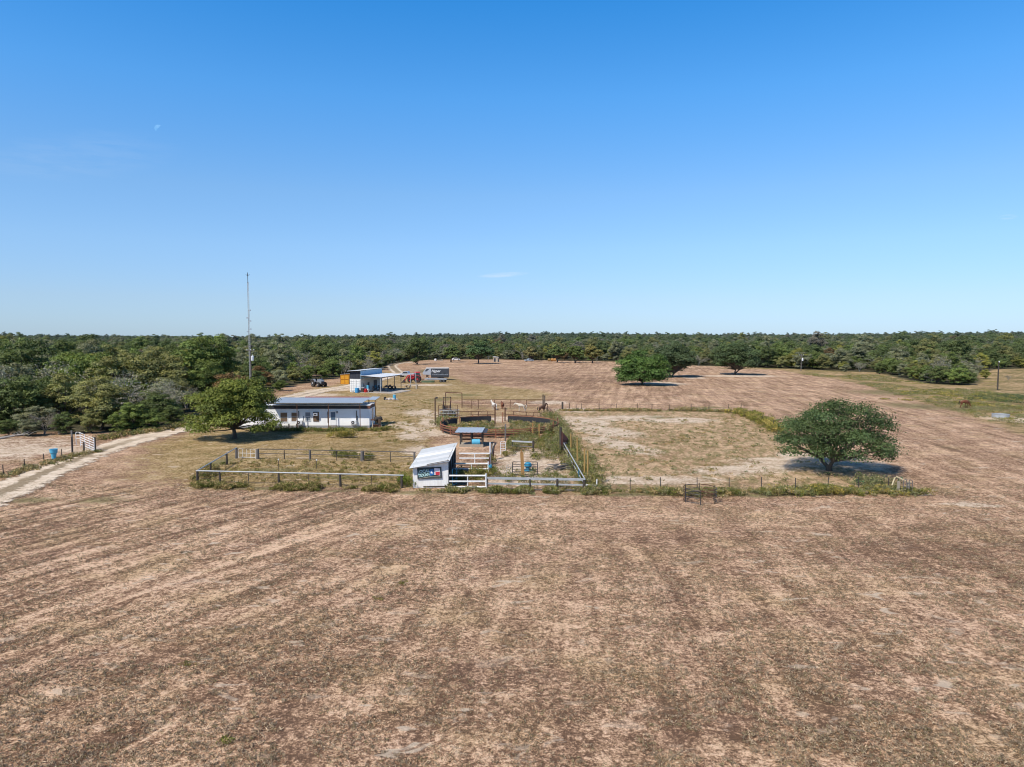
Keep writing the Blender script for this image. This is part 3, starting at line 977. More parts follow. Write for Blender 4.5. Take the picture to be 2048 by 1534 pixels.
# --- the large single trees of the field and the yard
p = P(470, 877)
make_tree('oak_tree', 'broad round oak on a short trunk beside the white house', (p.x, p.y, 0), 7.7, 11.4, 0.9, 76, 900, 0.25, (0.145, 0.178, 0.042), 5, r0=0.26, lean=(-0.4, 0), extra=[(4.4, -1.2, 1.5, 1.2), (5.3, -0.8, 1.9, 1.1), (3.4, -2.0, 1.3, 1.1), (4.3, -0.6, 2.7, 1.2), (-4.6, -1.0, 1.5, 1.4), (-3.2, -2.4, 1.3, 1.3), (-5.3, 0, 2.4, 1.2)])
p = P(1660, 941)
make_tree('oak_tree', 'spreading dark green oak with forked trunk at the right corner of the sandy paddock', (p.x, p.y, 0), 6.9, 11.6, 0.85, 84, 1100, 0.18, (0.078, 0.120, 0.050), 23, forks=2, nl=9, sep=0.70, r0=0.28, lean=(0.7, 0), flat=0.7, extra=[(5.0, -0.5, 1.7, 1.1), (4.4, -1.6, 1.5, 1.0), (5.4, .4, 2.8, 1.1), (-4.2, -.6, 1.9, 1.1), (-4.6, .3, 2.9, 1.0), (0.2, 0, 6.2, 0.9), (4.2, 0, 4.6, 0.9), (-1.9, -.4, 5.4, .9), (-3.3, 0, 4.4, .9)])
p = P(1284, 770)
make_tree('oak_tree', 'bright green rounded oak in the mown field, front one of a close pair', (p.x, p.y, 0), 9.4, 14.4, 0.1, 80, 620, 0.36, (0.088, 0.152, 0.042), 33, r0=0.34, skirt=14)
p = P(1344, 754)
make_tree('oak_tree', 'dark oak close behind the bright green rounded oak in the field', (p.x, p.y, 0), 11.6, 15.6, 0.2, 84, 560, 0.40, (0.078, 0.112, 0.056), 34, forks=2, r0=0.38, lean=(1.0, 0))
p = P(1469, 749.5)
make_tree('oak_tree', 'flat-bottomed dark oak alone near the far right of the mown field', (p.x, p.y, 0), 10.8, 16.4, 1.2, 84, 560, 0.40, (0.078, 0.115, 0.052), 35, forks=2, r0=0.36)
BACK = [(957, 727.5, 11.0, 13.0, 2.2, (0.077, 0.133, 0.053), 'tall dark green oak standing out in front of the far tree line'),
        (902, 724.5, 8.8, 8.6, 1.8, (0.119, 0.161, 0.050), 'small green tree by the white car in front of the far tree line'),
        (1062, 722.3, 8.5, 8.0, 1.6, (0.203, 0.189, 0.084), 'pale tan-leaved tree by the grey vehicle at the far field edge'),
        (1115, 725.0, 9.5, 8.6, 2.0, (0.123, 0.165, 0.056), 'leafy tree beside the orange bales at the far field edge'),
        (1150, 726.0, 9.2, 9.6, 2.0, (0.119, 0.157, 0.042), 'dark olive tree with two trunks between the bales and the tan tree'),
        (1185, 726.3, 8.8, 9.2, 2.0, (0.210, 0.193, 0.063), 'yellow-brown round tree at the right end of the far row')]
for i, (px, py, h, wd, bs_, c_, lab) in enumerate(BACK):
    p = P(px, py)
    make_tree('field_tree', lab, (p.x, p.y, 0), h, wd * 1.08, bs_ * 0.75, 44, 260, 0.6, c_, 60 + i, r0=0.34, forks=2 if i == 4 else 1)

# --- the kinds of the woods: ten crowns with their trunks, copied many times
PROTO = []
specs = [  # h, width, base, clumps, per, leaf, seed, trunk
    (9.2, 8.6, 0.5, 50, 460, 0.27, 101), (8.2, 9.2, 0.7, 50, 460, 0.28, 102), (10.5, 8.2, 1.0, 54, 420, 0.27, 103), (7.2, 7.8, 0.2, 40, 460, 0.26, 104),
    (8.8, 10.0, 1.0, 56, 440, 0.29, 105), (10.0, 7.8, 0.6, 46, 440, 0.27, 106), (7.6, 7.4, 0.3, 36, 440, 0.27, 107), (9.8, 9.2, 1.4, 44, 400, 0.29, 108)]
for sp in specs:
    rng = np.random.default_rng(sp[6])
    cl = crown_clumps(sp[0], sp[1], sp[2], sp[3], rng)
    cl += [(x * 0.8, y * 0.8, max(0.5, z * 0.35), r * 0.9, t_ * 0.7, w_) for (x, y, z, r, t_, w_) in cl[::5]]
    cm = crown_mesh('crown', cl, sp[4], sp[5], rng)
    to = trunk_mesh('trunk', sp[0], sp[2], sp[0] * 0.026, cl[:18], rng, 1 + (sp[6] % 2), n=5)
    tm = to.data
    bpy.data.objects.remove(to)
    PROTO.append((cm, tm, sp[0], sp[1]))
BARE = []
for sd in (201, 202, 203):
    rng = np.random.default_rng(sd)
    to = twig_mesh('trunk', 9.0, 8.0, 2.0, rng, M['bark_grey'])
    tm = to.data
    bpy.data.objects.remove(to)
    # a thin haze of last leaves and twig ends
    co = np.empty(len(tm.vertices) * 3, np.float32)
    tm.vertices.foreach_get('co', co)
    co = co.reshape(-1, 3)
    tips = co[co[:, 2] > 2.6]
    pick = tips[rng.integers(0, len(tips), 1500)] + rng.normal(size=(1500, 3)) * 0.30
    cm = leaf_mesh('crown', pick, rng.normal(size=(1500, 3)) + np.array([0, 0, .5]), 0.26 * rng.uniform(.6, 1.4, 1500), np.column_stack([rng.uniform(.2, .8, 1500), rng.uniform(0, .6, 1500)]))
    BARE.append((cm, tm, 9.0, 7.5))


def plant(name, label, cat, x, y, proto, sc, rz, color, group, sz=None):
    root = thing(name, label, cat, (x, y, tz(x, y) - 0.05), rz, group)
    root.scale = (sc, sc, sc * (sz or 1.0))
    link_mesh('trunk', proto[1], root)
    c_ = link_mesh('crown', proto[0], root)
    c_.color = (*color, 1.0)
    return root


def dart(n, x0, x1, y0, y1, rng):
    return np.column_stack([rng.uniform(x0, x1, n), rng.uniform(y0, y1, n)])


rng = np.random.default_rng(77)
cand = []
# rows along the edge of the clearing first, then the wood behind it
edge_pts = []
n_c = len(CLEAR)
for i in range(1, n_c - 2):
    a, b_ = CLEAR[i], CLEAR[(i + 1) % n_c]
    L = np.linalg.norm(b_ - a)
    nrm_ = np.array([-(b_ - a)[1], (b_ - a)[0]]) / max(L, 1e-6)
    k = max(1, int(L / 4.6))
    for j in range(k):
        edge_pts.append(a + (b_ - a) * (j + rng.uniform(0.1, 0.9)) / k + nrm_ * rng.uniform(1.8, 5.0))
edge_pts = np.array(edge_pts)
rest = dart(60000, -420, 420, 60, 640, rng)
allp = np.vstack([edge_pts, rest])
ok = ~inside(CLEAR, allp[:, 0], allp[:, 1]) & (np.abs(allp[:, 0]) < allp[:, 1] * 0.80 + 8) & (allp[:, 1] > 70)
is_edge = np.zeros(len(allp), bool)
is_edge[:len(edge_pts)] = True
ed = seg_dist(CLEAR, allp[:, 0], allp[:, 1])
ok &= (ed > 1.6)
allp, is_edge, ed = allp[ok], is_edge[ok], ed[ok]
taken, tk_edge, tk_ed = [], [], []
cell = {}
for q, e_, d_ in zip(allp, is_edge, ed):
    dist = math.hypot(*q)
    s = 5.0 + max(0, (dist - 150)) * 0.003 + (0.7 if d_ > 14 else 0)
    ci, cj = int(math.floor(q[0] / 7)), int(math.floor(q[1] / 7))
    bad = False
    for a in (-1, 0, 1):
        for b_ in (-1, 0, 1):
            for o in cell.get((ci + a, cj + b_), ()):
                if (o[0] - q[0]) ** 2 + (o[1] - q[1]) ** 2 < s * s: bad = True
    if not bad:
        cell.setdefault((ci, cj), []).append(q)
        taken.append(q)
        tk_edge.append(e_)
        tk_ed.append(d_)
taken = np.array(taken)
tk_ed = np.array(tk_ed)
dist = np.hypot(taken[:, 0], taken[:, 1])
prio = dist + np.where(tk_ed < 9, -160.0, 0.0) + np.where(tk_ed > 45, 60.0, 0.0) - np.where((taken[:, 0] < -20) & (taken[:, 1] < 190), 40.0, 0.0)
order = np.argsort(prio)
N_IND = 255
KIND_LABEL = {'dark': 'dark green', 'green': 'fresh green', 'olive': 'olive green', 'greygreen': 'dusty grey-green', 'yellow': 'yellow-green', 'brown': 'brown-leaved', 'grey': 'grey leafless'}


def region(x, y, ed_):
    px = CX + F * x / y
    if px < 300 and y < 170: return 'left wood beside the dirt road', 'at the edge of the' if ed_ < 9 else 'inside the'
    if px < 560: return 'wood behind the broad yard oak', 'at the edge of the' if ed_ < 9 else 'inside the'
    if px < 860: return 'wood behind the shop building', 'at the edge of the' if ed_ < 9 else 'inside the'
    if px < 1240: return 'far tree line behind the mown field', 'in front of the' if ed_ < 9 else 'inside the'
    if px < 1640: return 'tree line behind the pair of field oaks', 'at the edge of the' if ed_ < 9 else 'inside the'
    return 'wood beyond the right-hand pasture', 'at the edge of the' if ed_ < 9 else 'inside the'


kr = random.Random(5)
for i in order[:N_IND]:
    x, y = taken[i]
    kd = kr.choices(['dark', 'green', 'olive', 'greygreen', 'yellow', 'brown', 'grey'], [0.25, 0.21, 0.20, 0.15, 0.03, 0.012, 0.15])[0]
    px = CX + F * x / y
    if px > 1640 or 860 < px < 1640:
        kd = kr.choices(['dark', 'green', 'olive', 'greygreen', 'yellow', 'brown', 'grey'], [0.22, 0.20, 0.20, 0.18, 0.06, 0.02, 0.11])[0]
    reg, side = region(x, y, tk_ed[i])
    sc = kr.uniform(0.80, 1.22)
    if tk_ed[i] < 7: sc *= kr.uniform(0.68, 0.95)
    if px > 1640: sc *= 0.82
    if px < 450 and y < 190 and tk_ed[i] > 7: sc *= 1.12
    if 440 < px < 560 and y < 150: sc *= 0.8
    if kd == 'grey':
        pr = BARE[kr.randrange(3)]
        col = (0.30, 0.285, 0.235)
    else:
        pr = PROTO[kr.choice((0, 1, 3, 6)) if tk_ed[i] < 6 else kr.randrange(8)]
        col = K(kd, 0.18, kr)
    plant('bare_tree' if kd == 'grey' else 'wood_tree', '%s tree %s %s' % (KIND_LABEL[kd], side, reg), 'tree', x, y, pr, sc, kr.uniform(0, 2 * PI), col,
          '%s trees %s %s' % (KIND_LABEL[kd], side, reg), kr.uniform(0.78, 1.08))
# a few that stand out
for px, py, d, top, wsc, kd, lab, jj in [
        (402, 0, 146, 661, 1.15, 'green', 'tallest tree of the left wood, its top breaking the skyline', 5),
        (437, 0, 150, 668, 0.9, 'green', 'slim tall tree just right of the tallest tree of the wood', 2),
        (462, 0, 128, 722, 0.85, 'brown', 'rusty orange-brown tree left of the utility pole with the transformer', 6),
        (835, 0, 330, 673, 1.0, 'dark', 'tall rounded tree at the wood corner behind the red tractor', 0)]:
    x = XA(px, d)
    hh = HT(top, d)
    pr = PROTO[jj]
    sc = hh / pr[2]
    plant('wood_tree', lab, 'tree', x, d, pr, sc * wsc, 0.7 * jj, K(kd), None, 1.0 / wsc)

# shrubs along the edge of the woods and on the right-hand pasture
shr = random.Random(9)
SHRUBS = [(1690, 744, 3.2, 'greygreen', 'grey-green shrub at the left end of the thicket by the right pasture'),
          (1760, 748, 4.2, 'dark', 'dark bushy tree at the back of the pasture thicket'),
          (1800, 750, 6.5, 'dark', 'tall grey-topped thicket tree at the middle of the pasture thicket'),
          (1835, 759, 3.6, 'yellow', 'yellow-green bush in the pasture thicket'),
          (1850, 762, 5.0, 'green', 'green bush in front of the tall thicket tree'),
          (1880, 764, 5.2, 'olive', 'olive bush in the middle of the pasture thicket'),
          (1910, 767, 5.0, 'dark', 'dark bush near the right end of the pasture thicket'),
          (1935, 769, 4.4, 'dark', 'round dark bush at the right end of the pasture thicket'),
          (1970, 757, 3.0, 'yellow', 'small leafy bush standing alone left of the right-hand pole'),
          (2016, 760, 1.9, 'grey', 'thin bare shrub in the grass right of the right-hand pole'),
          (1350, 737, 2.2, 'olive', 'low olive shrub behind the dark field oak'),
          (130, 868, 3.2, 'dark', 'dark low bush behind the white gate panels'),
          (235, 866, 3.0, 'green', 'bright green bush bordering the dirt road'),
          (300, 861, 3.4, 'green', 'leafy green bush by the bend of the dirt road'),
          (345, 852, 3.2, 'dark', 'dark bush in the shade left of the broad yard oak'),
          (560, 782, 3.0, 'green', 'bright green bush at the wood edge left of the grey tractor'),
          (60, 872, 2.6, 'greygreen', 'grey-green bush over the fallen branches at the left wood edge'),
          (88, 869, 3.6, 'grey', 'grey leafless shrub over the bare ground at the left wood edge'),
          (118, 868, 3.0, 'grey', 'small grey leafless shrub behind the tall grey fence post'),
          (20, 872, 3.0, 'dark', 'dark low bush at the far left wood edge'),
          (185, 866, 3.2, 'olive', 'olive bush behind the white slatted gate'),
          (265, 862, 4.2, 'green', 'wide fresh green bush above the dirt road')]
for px, py, hh, kd, lab in SHRUBS:
    p = P(px, py)
    if kd == 'grey': pr, col = BARE[1], (0.24, 0.21, 0.17)
    else: pr, col = PROTO[shr.choice((0, 3, 6))], K(kd, 0.1, shr)
    plant('shrub' if hh < 4 else 'thicket_tree', lab, 'shrub' if hh < 4 else 'tree', p.x, p.y, pr, hh / pr[2] * 1.15, shr.uniform(0, 6), col, None, 0.87)

# --- the far-off wood that reads as one mass
far = [taken[i] for i in order[N_IND:]]
rr, out = 380.0, []
rg = np.random.default_rng(3)
while rr < 6000:
    s = 5.6 * (rr / 400.0) ** 0.62
    n = int(2 * 0.66 * rr / s)
    th = (np.arange(n) + rg.uniform(-0.45, 0.45, n)) / n * 1.36 - 0.68
    r_ = rr + rg.uniform(-0.5, 0.5, n) * s
    out.append(np.column_stack([r_ * np.sin(th), r_ * np.cos(th), np.full(n, s)]))
    rr += s
out = np.vstack(out)
okf = ~inside(CLEAR, out[:, 0], out[:, 1]) & (seg_dist(CLEAR, out[:, 0], out[:, 1]) > 3) & ((np.abs(out[:, 0]) > 420) | (out[:, 1] > 640))
# the pale open hill top far to the right
hill = (np.abs(np.arctan2(out[:, 0], out[:, 1]) - 0.565) < 0.045) & (np.hypot(out[:, 0], out[:, 1]) > 2700)
okf &= ~(hill & (rg.uniform(size=len(out)) > 0.04))
out = out[okf]
fx = np.concatenate([[q[0] for q in far], out[:, 0]])
fy = np.concatenate([[q[1] for q in far], out[:, 1]])
fs = np.concatenate([np.full(len(far), 1.0), (out[:, 2] / 5.6) ** 0.34]) * rg.uniform(0.62, 1.15, len(fx)) * (1 + 0.35 * (rg.uniform(size=len(fx)) < 0.12))
fz = terrain(fx, fy) - 0.3
fme = bpy.data.meshes.new('far_woodland')
fme.vertices.add(len(fx))
fme.vertices.foreach_set('co', np.column_stack([fx, fy, fz]).astype(np.float32).ravel())
for nm, tp, arr in (('scl', 'FLOAT', fs.astype(np.float32)), ('rot', 'FLOAT', rg.uniform(0, 6.28, len(fx)).astype(np.float32)),
                    ('idx', 'INT', np.where(rg.uniform(size=len(fx)) < 0.09, 8, rg.integers(0, 8, len(fx))).astype(np.int32))):
    at = fme.attributes.new(nm, tp, 'POINT')
    at.data.foreach_set('value', arr)
fme.update()
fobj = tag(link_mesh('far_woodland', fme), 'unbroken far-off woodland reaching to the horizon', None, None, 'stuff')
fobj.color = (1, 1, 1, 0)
# each point carries a copy of one of the crowns standing in the near wood
SRC = []
for pr in PROTO[:8] + BARE[:1]:
    SRC.append([next(o for o in COL.objects if o.data == pr[0])])
SRC[8].append(next(o for o in COL.objects if o.data == BARE[0][1]))
gn = bpy.data.node_groups.new('far_woodland', 'GeometryNodeTree')
gn.interface.new_socket('Geometry', in_out='INPUT', socket_type='NodeSocketGeometry')
gn.interface.new_socket('Geometry', in_out='OUTPUT', socket_type='NodeSocketGeometry')
gi = gn.nodes.new('NodeGroupInput')
go = gn.nodes.new('NodeGroupOutput')
jn = gn.nodes.new('GeometryNodeJoinGeometry')
for grp in SRC:
    j2 = gn.nodes.new('GeometryNodeJoinGeometry')
    for o in grp:
        inf = gn.nodes.new('GeometryNodeObjectInfo')
        inf.transform_space = 'ORIGINAL'
        inf.inputs['Object'].default_value = o
        inf.inputs['As Instance'].default_value = False
        gn.links.new(inf.outputs['Geometry'], j2.inputs[0])
    ti = gn.nodes.new('GeometryNodeGeometryToInstance')
    gn.links.new(j2.outputs[0], ti.inputs[0])
    gn.links.new(ti.outputs[0], jn.inputs[0])


def gattr(name, tp):
    n = gn.nodes.new('GeometryNodeInputNamedAttribute')
    n.data_type = tp
    n.inputs['Name'].default_value = name
    return n.outputs[0]


iop = gn.nodes.new('GeometryNodeInstanceOnPoints')
gn.links.new(gi.outputs[0], iop.inputs['Points'])
gn.links.new(jn.outputs[0], iop.inputs['Instance'])
iop.inputs['Pick Instance'].default_value = True
gn.links.new(gattr('idx', 'INT'), iop.inputs['Instance Index'])
cx_ = gn.nodes.new('ShaderNodeCombineXYZ')
gn.links.new(gattr('rot', 'FLOAT'), cx_.inputs[2])
gn.links.new(cx_.outputs[0], iop.inputs['Rotation'])
gn.links.new(gattr('scl', 'FLOAT'), iop.inputs['Scale'])
gn.links.new(iop.outputs[0], go.inputs[0])
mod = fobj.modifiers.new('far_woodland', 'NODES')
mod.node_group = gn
# ------------------------------------------------------------------ helpers for built things
def text_mesh(name, s, size, m, parent, loc, rot, extrude=0.004, shear=0.0, sx=1.0):
    cu = bpy.data.curves.new(name, 'FONT')
    cu.body = s
    cu.size = size
    cu.extrude = extrude
    cu.shear = shear
    cu.offset = size * 0.018
    cu.align_x = 'CENTER'
    cu.align_y = 'CENTER'
    o = bpy.data.objects.new(name, cu)
    COL.objects.link(o)
    bpy.context.view_layer.update()
    me = bpy.data.meshes.new_from_object(o.evaluated_get(bpy.context.evaluated_depsgraph_get()))
    bpy.data.objects.remove(o)
    me.materials.clear()
    me.materials.append(m)
    r = link_mesh(name, me, parent)
    r.location = loc
    r.rotation_euler = rot
    r.scale = (sx, 1, 1)
    return r


def wheel(parent, c, r, wd, hub, name='wheel'):
    """axle along y; tyre with lugs, rim as its sub-part"""
    b = MB()
    b.lathe([(r * 0.60, -wd / 2), (r * 0.92, -wd / 2), (r, -wd * 0.36), (r, wd * 0.36), (r * 0.92, wd / 2), (r * 0.60, wd / 2)], 24, c, 'Y')
    for k in range(18):
        a = 2 * PI * k / 18
        b.box((c[0] + math.cos(a) * r, c[1] + (0.22 if k % 2 else -0.22) * wd, c[2] + math.sin(a) * r), (r * 0.09, wd * 0.5, r * 0.09))
    t = b.build(name, M['tyre'], parent)
    b = MB()
    b.lathe([(r * 0.08, -wd * 0.53), (r * 0.25, -wd * 0.53), (r * 0.3, -wd * 0.40), (r * 0.52, -wd * 0.42), (r * 0.605, -wd * 0.52), (r * 0.605, wd * 0.52),
             (r * 0.52, wd * 0.42), (r * 0.3, wd * 0.40), (r * 0.25, wd * 0.53), (r * 0.08, wd * 0.53)], 20, c, 'Y')
    b.build('rim', hub, t)
    return t


def barrel(parent, name, c, r, h, m, axis='Z', n=18):
    b = MB()
    p = [(r * .90, 0), (r, h * .04), (r, h * .30), (r * 1.035, h * .33), (r, h * .36), (r, h * .63), (r * 1.035, h * .66), (r, h * .69), (r, h * .96), (r * .90, h)]
    if axis != 'Z': p = [(a, z - h / 2) for a, z in p]
    b.lathe(p, n, c, axis)
    return b.build(name, m, parent, smooth=False)


def post_mesh(b, x, y, h, w, rnd=True, tilt=(0, 0), m=0):
    if rnd:
        b.tube([(x, y, -0.1), (x + tilt[0] * .5, y + tilt[1] * .5, h * .5), (x + tilt[0], y + tilt[1], h)], [w / 2 * 1.06, w / 2, w / 2 * .94], 9, m)
    else:
        b.bar((x, y, -0.1), (x + tilt[0], y + tilt[1], h), w, w, m)


def fence(name, label, posts, runs, wires=(), cat='fence', group=None, wire_m=None, wire_r=0.006):
    """posts: (x, y, height, width, material); runs: (points with z, radius or (w,h), material, part name)"""
    o = Vector((posts[0][0], posts[0][1], 0))
    root = thing(name, label, cat, o, 0, group)
    jr = random.Random(len(posts))
    for (x, y, h, wd, m) in posts:
        b = MB()
        post_mesh(b, x - o.x, y - o.y, h * jr.uniform(0.97, 1.03), wd, True, (jr.uniform(-.04, .04), jr.uniform(-.04, .04)))
        b.build('post', m, root)
    for pts, r, m, nm in runs:
        b = MB()
        pp = [Vector(q) - o for q in pts]
        if isinstance(r, tuple):
            for i in range(len(pp) - 1): b.bar(pp[i], pp[i + 1], r[0], r[1])
        else:
            b.tube(pp, r, 7)
        b.build(nm, m, root)
    if wires:
        b = MB()
        for pts in wires:
            b.tube([Vector(q) - o for q in pts], wire_r, 4, cap=False)
        b.build('wire', wire_m or M['dark_metal'], root)
    return root


def lerp2(a, b, t):
    return (a[0] + (b[0] - a[0]) * t, a[1] + (b[1] - a[1]) * t)


def panel(name, label, a, b_, h, rails, r, m, cat='panel', z0=0.12, verts=(0.5,), group=None, feet=True, curve=0.0):
    """a tubular livestock panel standing between two ground points: frame and rails are its parts"""
    o = Vector((a[0], a[1], 0))
    L = math.hypot(b_[0] - a[0], b_[1] - a[1])
    rz = math.atan2(b_[1] - a[1], b_[0] - a[0])
    root = thing(name, label, cat, o, rz, group)
    c = 0.12
    f = MB()
    f.tube([(0, 0, 0.02 if feet else z0), (0, 0, h - c), (c * .3, 0, h - c * .3), (c, 0, h), (L - c, 0, h), (L - c * .3, 0, h - c * .3), (L, 0, h - c), (L, 0, 0.02 if feet else z0)], r, 7)
    f.build('frame', m, root)
    for k in range(rails):
        b = MB()
        z = z0 + (h - z0) * k / rails
        b.tube([(0, 0, z), (L, 0, z)], r * 0.9, 6)
        b.build('rail', m, root)
    for t in verts:
        b = MB()
        b.tube([(L * t, 0, z0), (L * t, 0, h)], r * 0.8, 6)
        b.build('upright', m, root)
    return root


# ------------------------------------------------------------------ mobile home
YF = 100.3
XL, XR = XA(474, YF), XA(738, YF)
hs = thing('white_house', 'long white mobile home under a grey metal roof on posts', 'house', (XL, YF, 0))
W_ = XR - XL
D_ = 4.2
# walls (front wall runs along local x at y = 0)
b = MB()
b.box((W_ / 2, D_ / 2, 0.36 + 1.20), (W_, D_, 2.40))
b.build('wall', M['house_white'], hs)
b = MB()
for k in range(int(W_ / 1.22) + 1):
    b.box((min(W_ - 0.02, k * 1.22 + 0.03), -0.006, 1.56), (0.035, 0.012, 2.36))
b.build('batten', M['house_white'], hs)
b = MB()
b.box((W_ / 2, D_ / 2, 0.14), (W_ - 0.10, D_ - 0.10, 0.44))
b.build('skirting', M['skirting'], hs)
b = MB()
b.prism([(0.0 + W_ + 0.06, 2.765), (W_ + 0.06, 3.22), (-0.06, 3.22), (-0.06, 2.765)], -0.06, D_ + 0.06)
b.build('fascia', M['dark_band'], hs)
b = MB()
b.prism([(W_ + 0.12, 3.225), (W_ + 0.12, 3.29), (-0.12, 3.29), (-0.12, 3.225)], -0.14, D_ + 0.14)
b.build('lower_roof', M['galv_pale'], hs)
b = MB()   # weathered end trim hanging under the roof corner
b.bar((W_ + 0.075, -0.1, 3.10), (W_ + 0.075, 1.6, 3.22), 0.10, 0.24)
b.bar((W_ - 0.35, -0.085, 2.95), (W_ + 0.10, -0.085, 2.98), 0.04, 0.34)
b.build('end_trim', M['red_wood'], hs)
# metal roof-over on posts
OH = 1.32
RL, RR = XA(533, YF - OH) - XL, XA(724, YF - OH) - XL
ZR0, ZR1 = HT(805.6, YF - OH), HT(795.0, 105.2)
b = MB()
y0, y1 = -OH, 4.9
nrib = int((RR - RL) / 0.30)
vs, fs = [], []
for i in range(nrib * 4 + 1):
    x = RL + (RR - RL) * i / (nrib * 4)
    up = 0.035 if i % 4 == 0 else 0.0
    vs += [(x, y0, ZR0 + up), (x, y1, ZR1 + up), (x, y0, ZR0 + up - 0.03), (x, y1, ZR1 + up - 0.03)]
for i in range(nrib * 4):
    a = i * 4
    fs += [(a, a + 4, a + 5, a + 1), (a + 2, a + 3, a + 7, a + 6), (a, a + 2, a + 6, a + 4), (a + 1, a + 5, a + 7, a + 3)]
b.add(vs, fs)
b.build('roof', M['grey_metal'], hs)
b = MB()
b.bar((RL, y0 + 0.06, ZR0 - 0.11), (RR, y0 + 0.06, ZR0 - 0.11), 0.06, 0.14)
for k in range(9):
    x = RL + 0.4 + (RR - RL - 0.8) * k / 8
    b.bar((x, y0 + 0.1, ZR0 - 0.12), (x, y1 - 0.1, ZR1 - 0.12), 0.05, 0.12)
b.build('rafter', M['grey_wood'], hs)
b = MB()
b.bar((RL + 3.5, y1 - 0.02, ZR1 + 0.075), (RR - 0.3, y1 - 0.02, ZR1 + 0.075), 0.10, 0.10)
b.build('ridge_flashing', mat('flashing', (0.42, 0.10, 0.14), 0.5), hs)
for px in (592, 655, 718.5):
    b = MB()
    b.bar((XA(px, YF - OH + .1) - XL, -OH + .1, -0.05), (XA(px, YF - OH + .1) - XL, -OH + .1, ZR0 - 0.18), 0.09, 0.09)
    b.build('porch_post', M['rust'], hs)
# small side canopy at the back right corner
b = MB()
b.slab([(RR + 0.05, 2.4, ZR1 - 0.06), (RR + 1.12, 2.4, ZR1 - 0.10), (RR + 1.22, 5.3, ZR1 + 0.10), (RR + 0.05, 5.3, ZR1 + 0.12)], 0.05)
b.build('side_canopy', M['grey_metal'], hs)
for dx, dy, mm in ((1.02, 2.6, 'orange_wood'), (0.1, 2.55, 'dark_wood')):
    b = MB()
    b.bar((RR + dx, dy, 3.3 if dx < 1 else -0.05), (RR + dx, dy, ZR1 - 0.13), 0.11, 0.11)
    b.build('canopy_post', M[mm], hs)


def win(x0, x1, py0, py1, m, mf='white_paint', extra=None):
    z1, z0 = HT(py0, YF), HT(py1, YF)
    xa, xb = XA(x0, YF) - XL, XA(x1, YF) - XL
    f = MB()
    t = 0.055
    f.box(((xa + xb) / 2, -0.03, z0 + t / 2), (xb - xa, 0.06, t))
    f.box(((xa + xb) / 2, -0.03, z1 - t / 2), (xb - xa, 0.06, t))
    for x in (xa + t / 2, xb - t / 2): f.box((x, -0.03, (z0 + z1) / 2), (t, 0.06, z1 - z0 - 2 * t))
    f.box(((xa + xb) / 2, -0.028, (z0 + z1) / 2), (xb - xa - 2 * t, 0.04, 0.045))
    fo = f.build('window', M[mf], hs)
    g_ = MB()
    g_.box(((xa + xb) / 2, -0.012, (z0 + z1) / 2), (xb - xa - 2 * t - .002, 0.02, z1 - z0 - 2 * t - .002))
    g_.build('pane', M[m], fo)
    if extra:
        e = MB()
        e.box(((xa + xb) / 2, -0.22, z1 - 0.34), (0.52, 0.46, 0.42))
        e.box(((xa + xb) / 2, -0.46, z1 - 0.34), (0.36, 0.03, 0.26), m=1)
        e.build('air_conditioner', [M['porcelain'], M['dark_metal']], fo, bevel=0.01)


win(558, 573, 824.5, 844, 'pane_brown')
win(580, 592, 824.5, 843, 'pane_brown')
win(608, 619.5, 824, 842, 'pane_grey')
win(624.5, 636, 823.5, 843, 'pane_brown', 'brown_wood', True)
# door with steps
xa, xb = XA(659, YF) - XL, XA(670, YF) - XL
b = MB()
b.box(((xa + xb) / 2, -0.03, 1.45), (xb - xa + 0.14, 0.05, 2.02))
dr = b.build('door', M['white_paint'], hs)
b = MB()
b.box(((xa + xb) / 2, -0.062, 1.74), (xb - xa - 0.14, 0.02, 1.10))
b.build('pane', M['pane_grey'] if False else mat('door_glass', (0.10, 0.17, 0.25), 0.25, c2=(0.06, 0.10, 0.15), scale=2, spec=.6), dr)
b = MB()
b.box((xb - 0.10, -0.08, 1.35), (0.05, 0.06, 0.12))
b.build('handle', M['dark_metal'], dr)
st = MB()
for k, (z, y) in enumerate(((0.40, -0.28), (0.27, -0.56), (0.13, -0.84))):
    st.box(((xa + xb) / 2, y - 0.001 * k, z - 0.035), (1.12, 0.27, 0.05))
for x in ((xa + xb) / 2 - 0.5, (xa + xb) / 2 + 0.5):
    st.bar((x, -0.12, 0.36), (x, -0.95, 0.02), 0.06, 0.2)
st.build('steps', M['pale_wood'], hs)
b = MB()
b.box((XA(654, YF) - XL, -0.05, 1.55), (0.10, 0.06, 1.6))
b.build('shutter', M['dark_wood'], hs)
for px, z0, z1 in ((595.5, 1.45, 2.45), (711.5, 1.0, 2.5)):
    b = MB()
    b.tube([(XA(px, YF) - XL, -0.06, z0), (XA(px, YF) - XL, -0.06, z1)], 0.055, 8)
    b.build('vent_pipe', M['dark_metal'], hs)
b = MB()
b.box((XA(672.7, YF) - XL, -0.07, 2.28), (0.13, 0.12, 0.30))
b.build('porch_lamp', M['dark_metal'], hs, bevel=0.015)
b = MB()
b.box((W_ + 0.015, 2.0, 1.75), (0.03, 0.9, 1.7))
b.build('end_door', M['pane_grey'], hs)


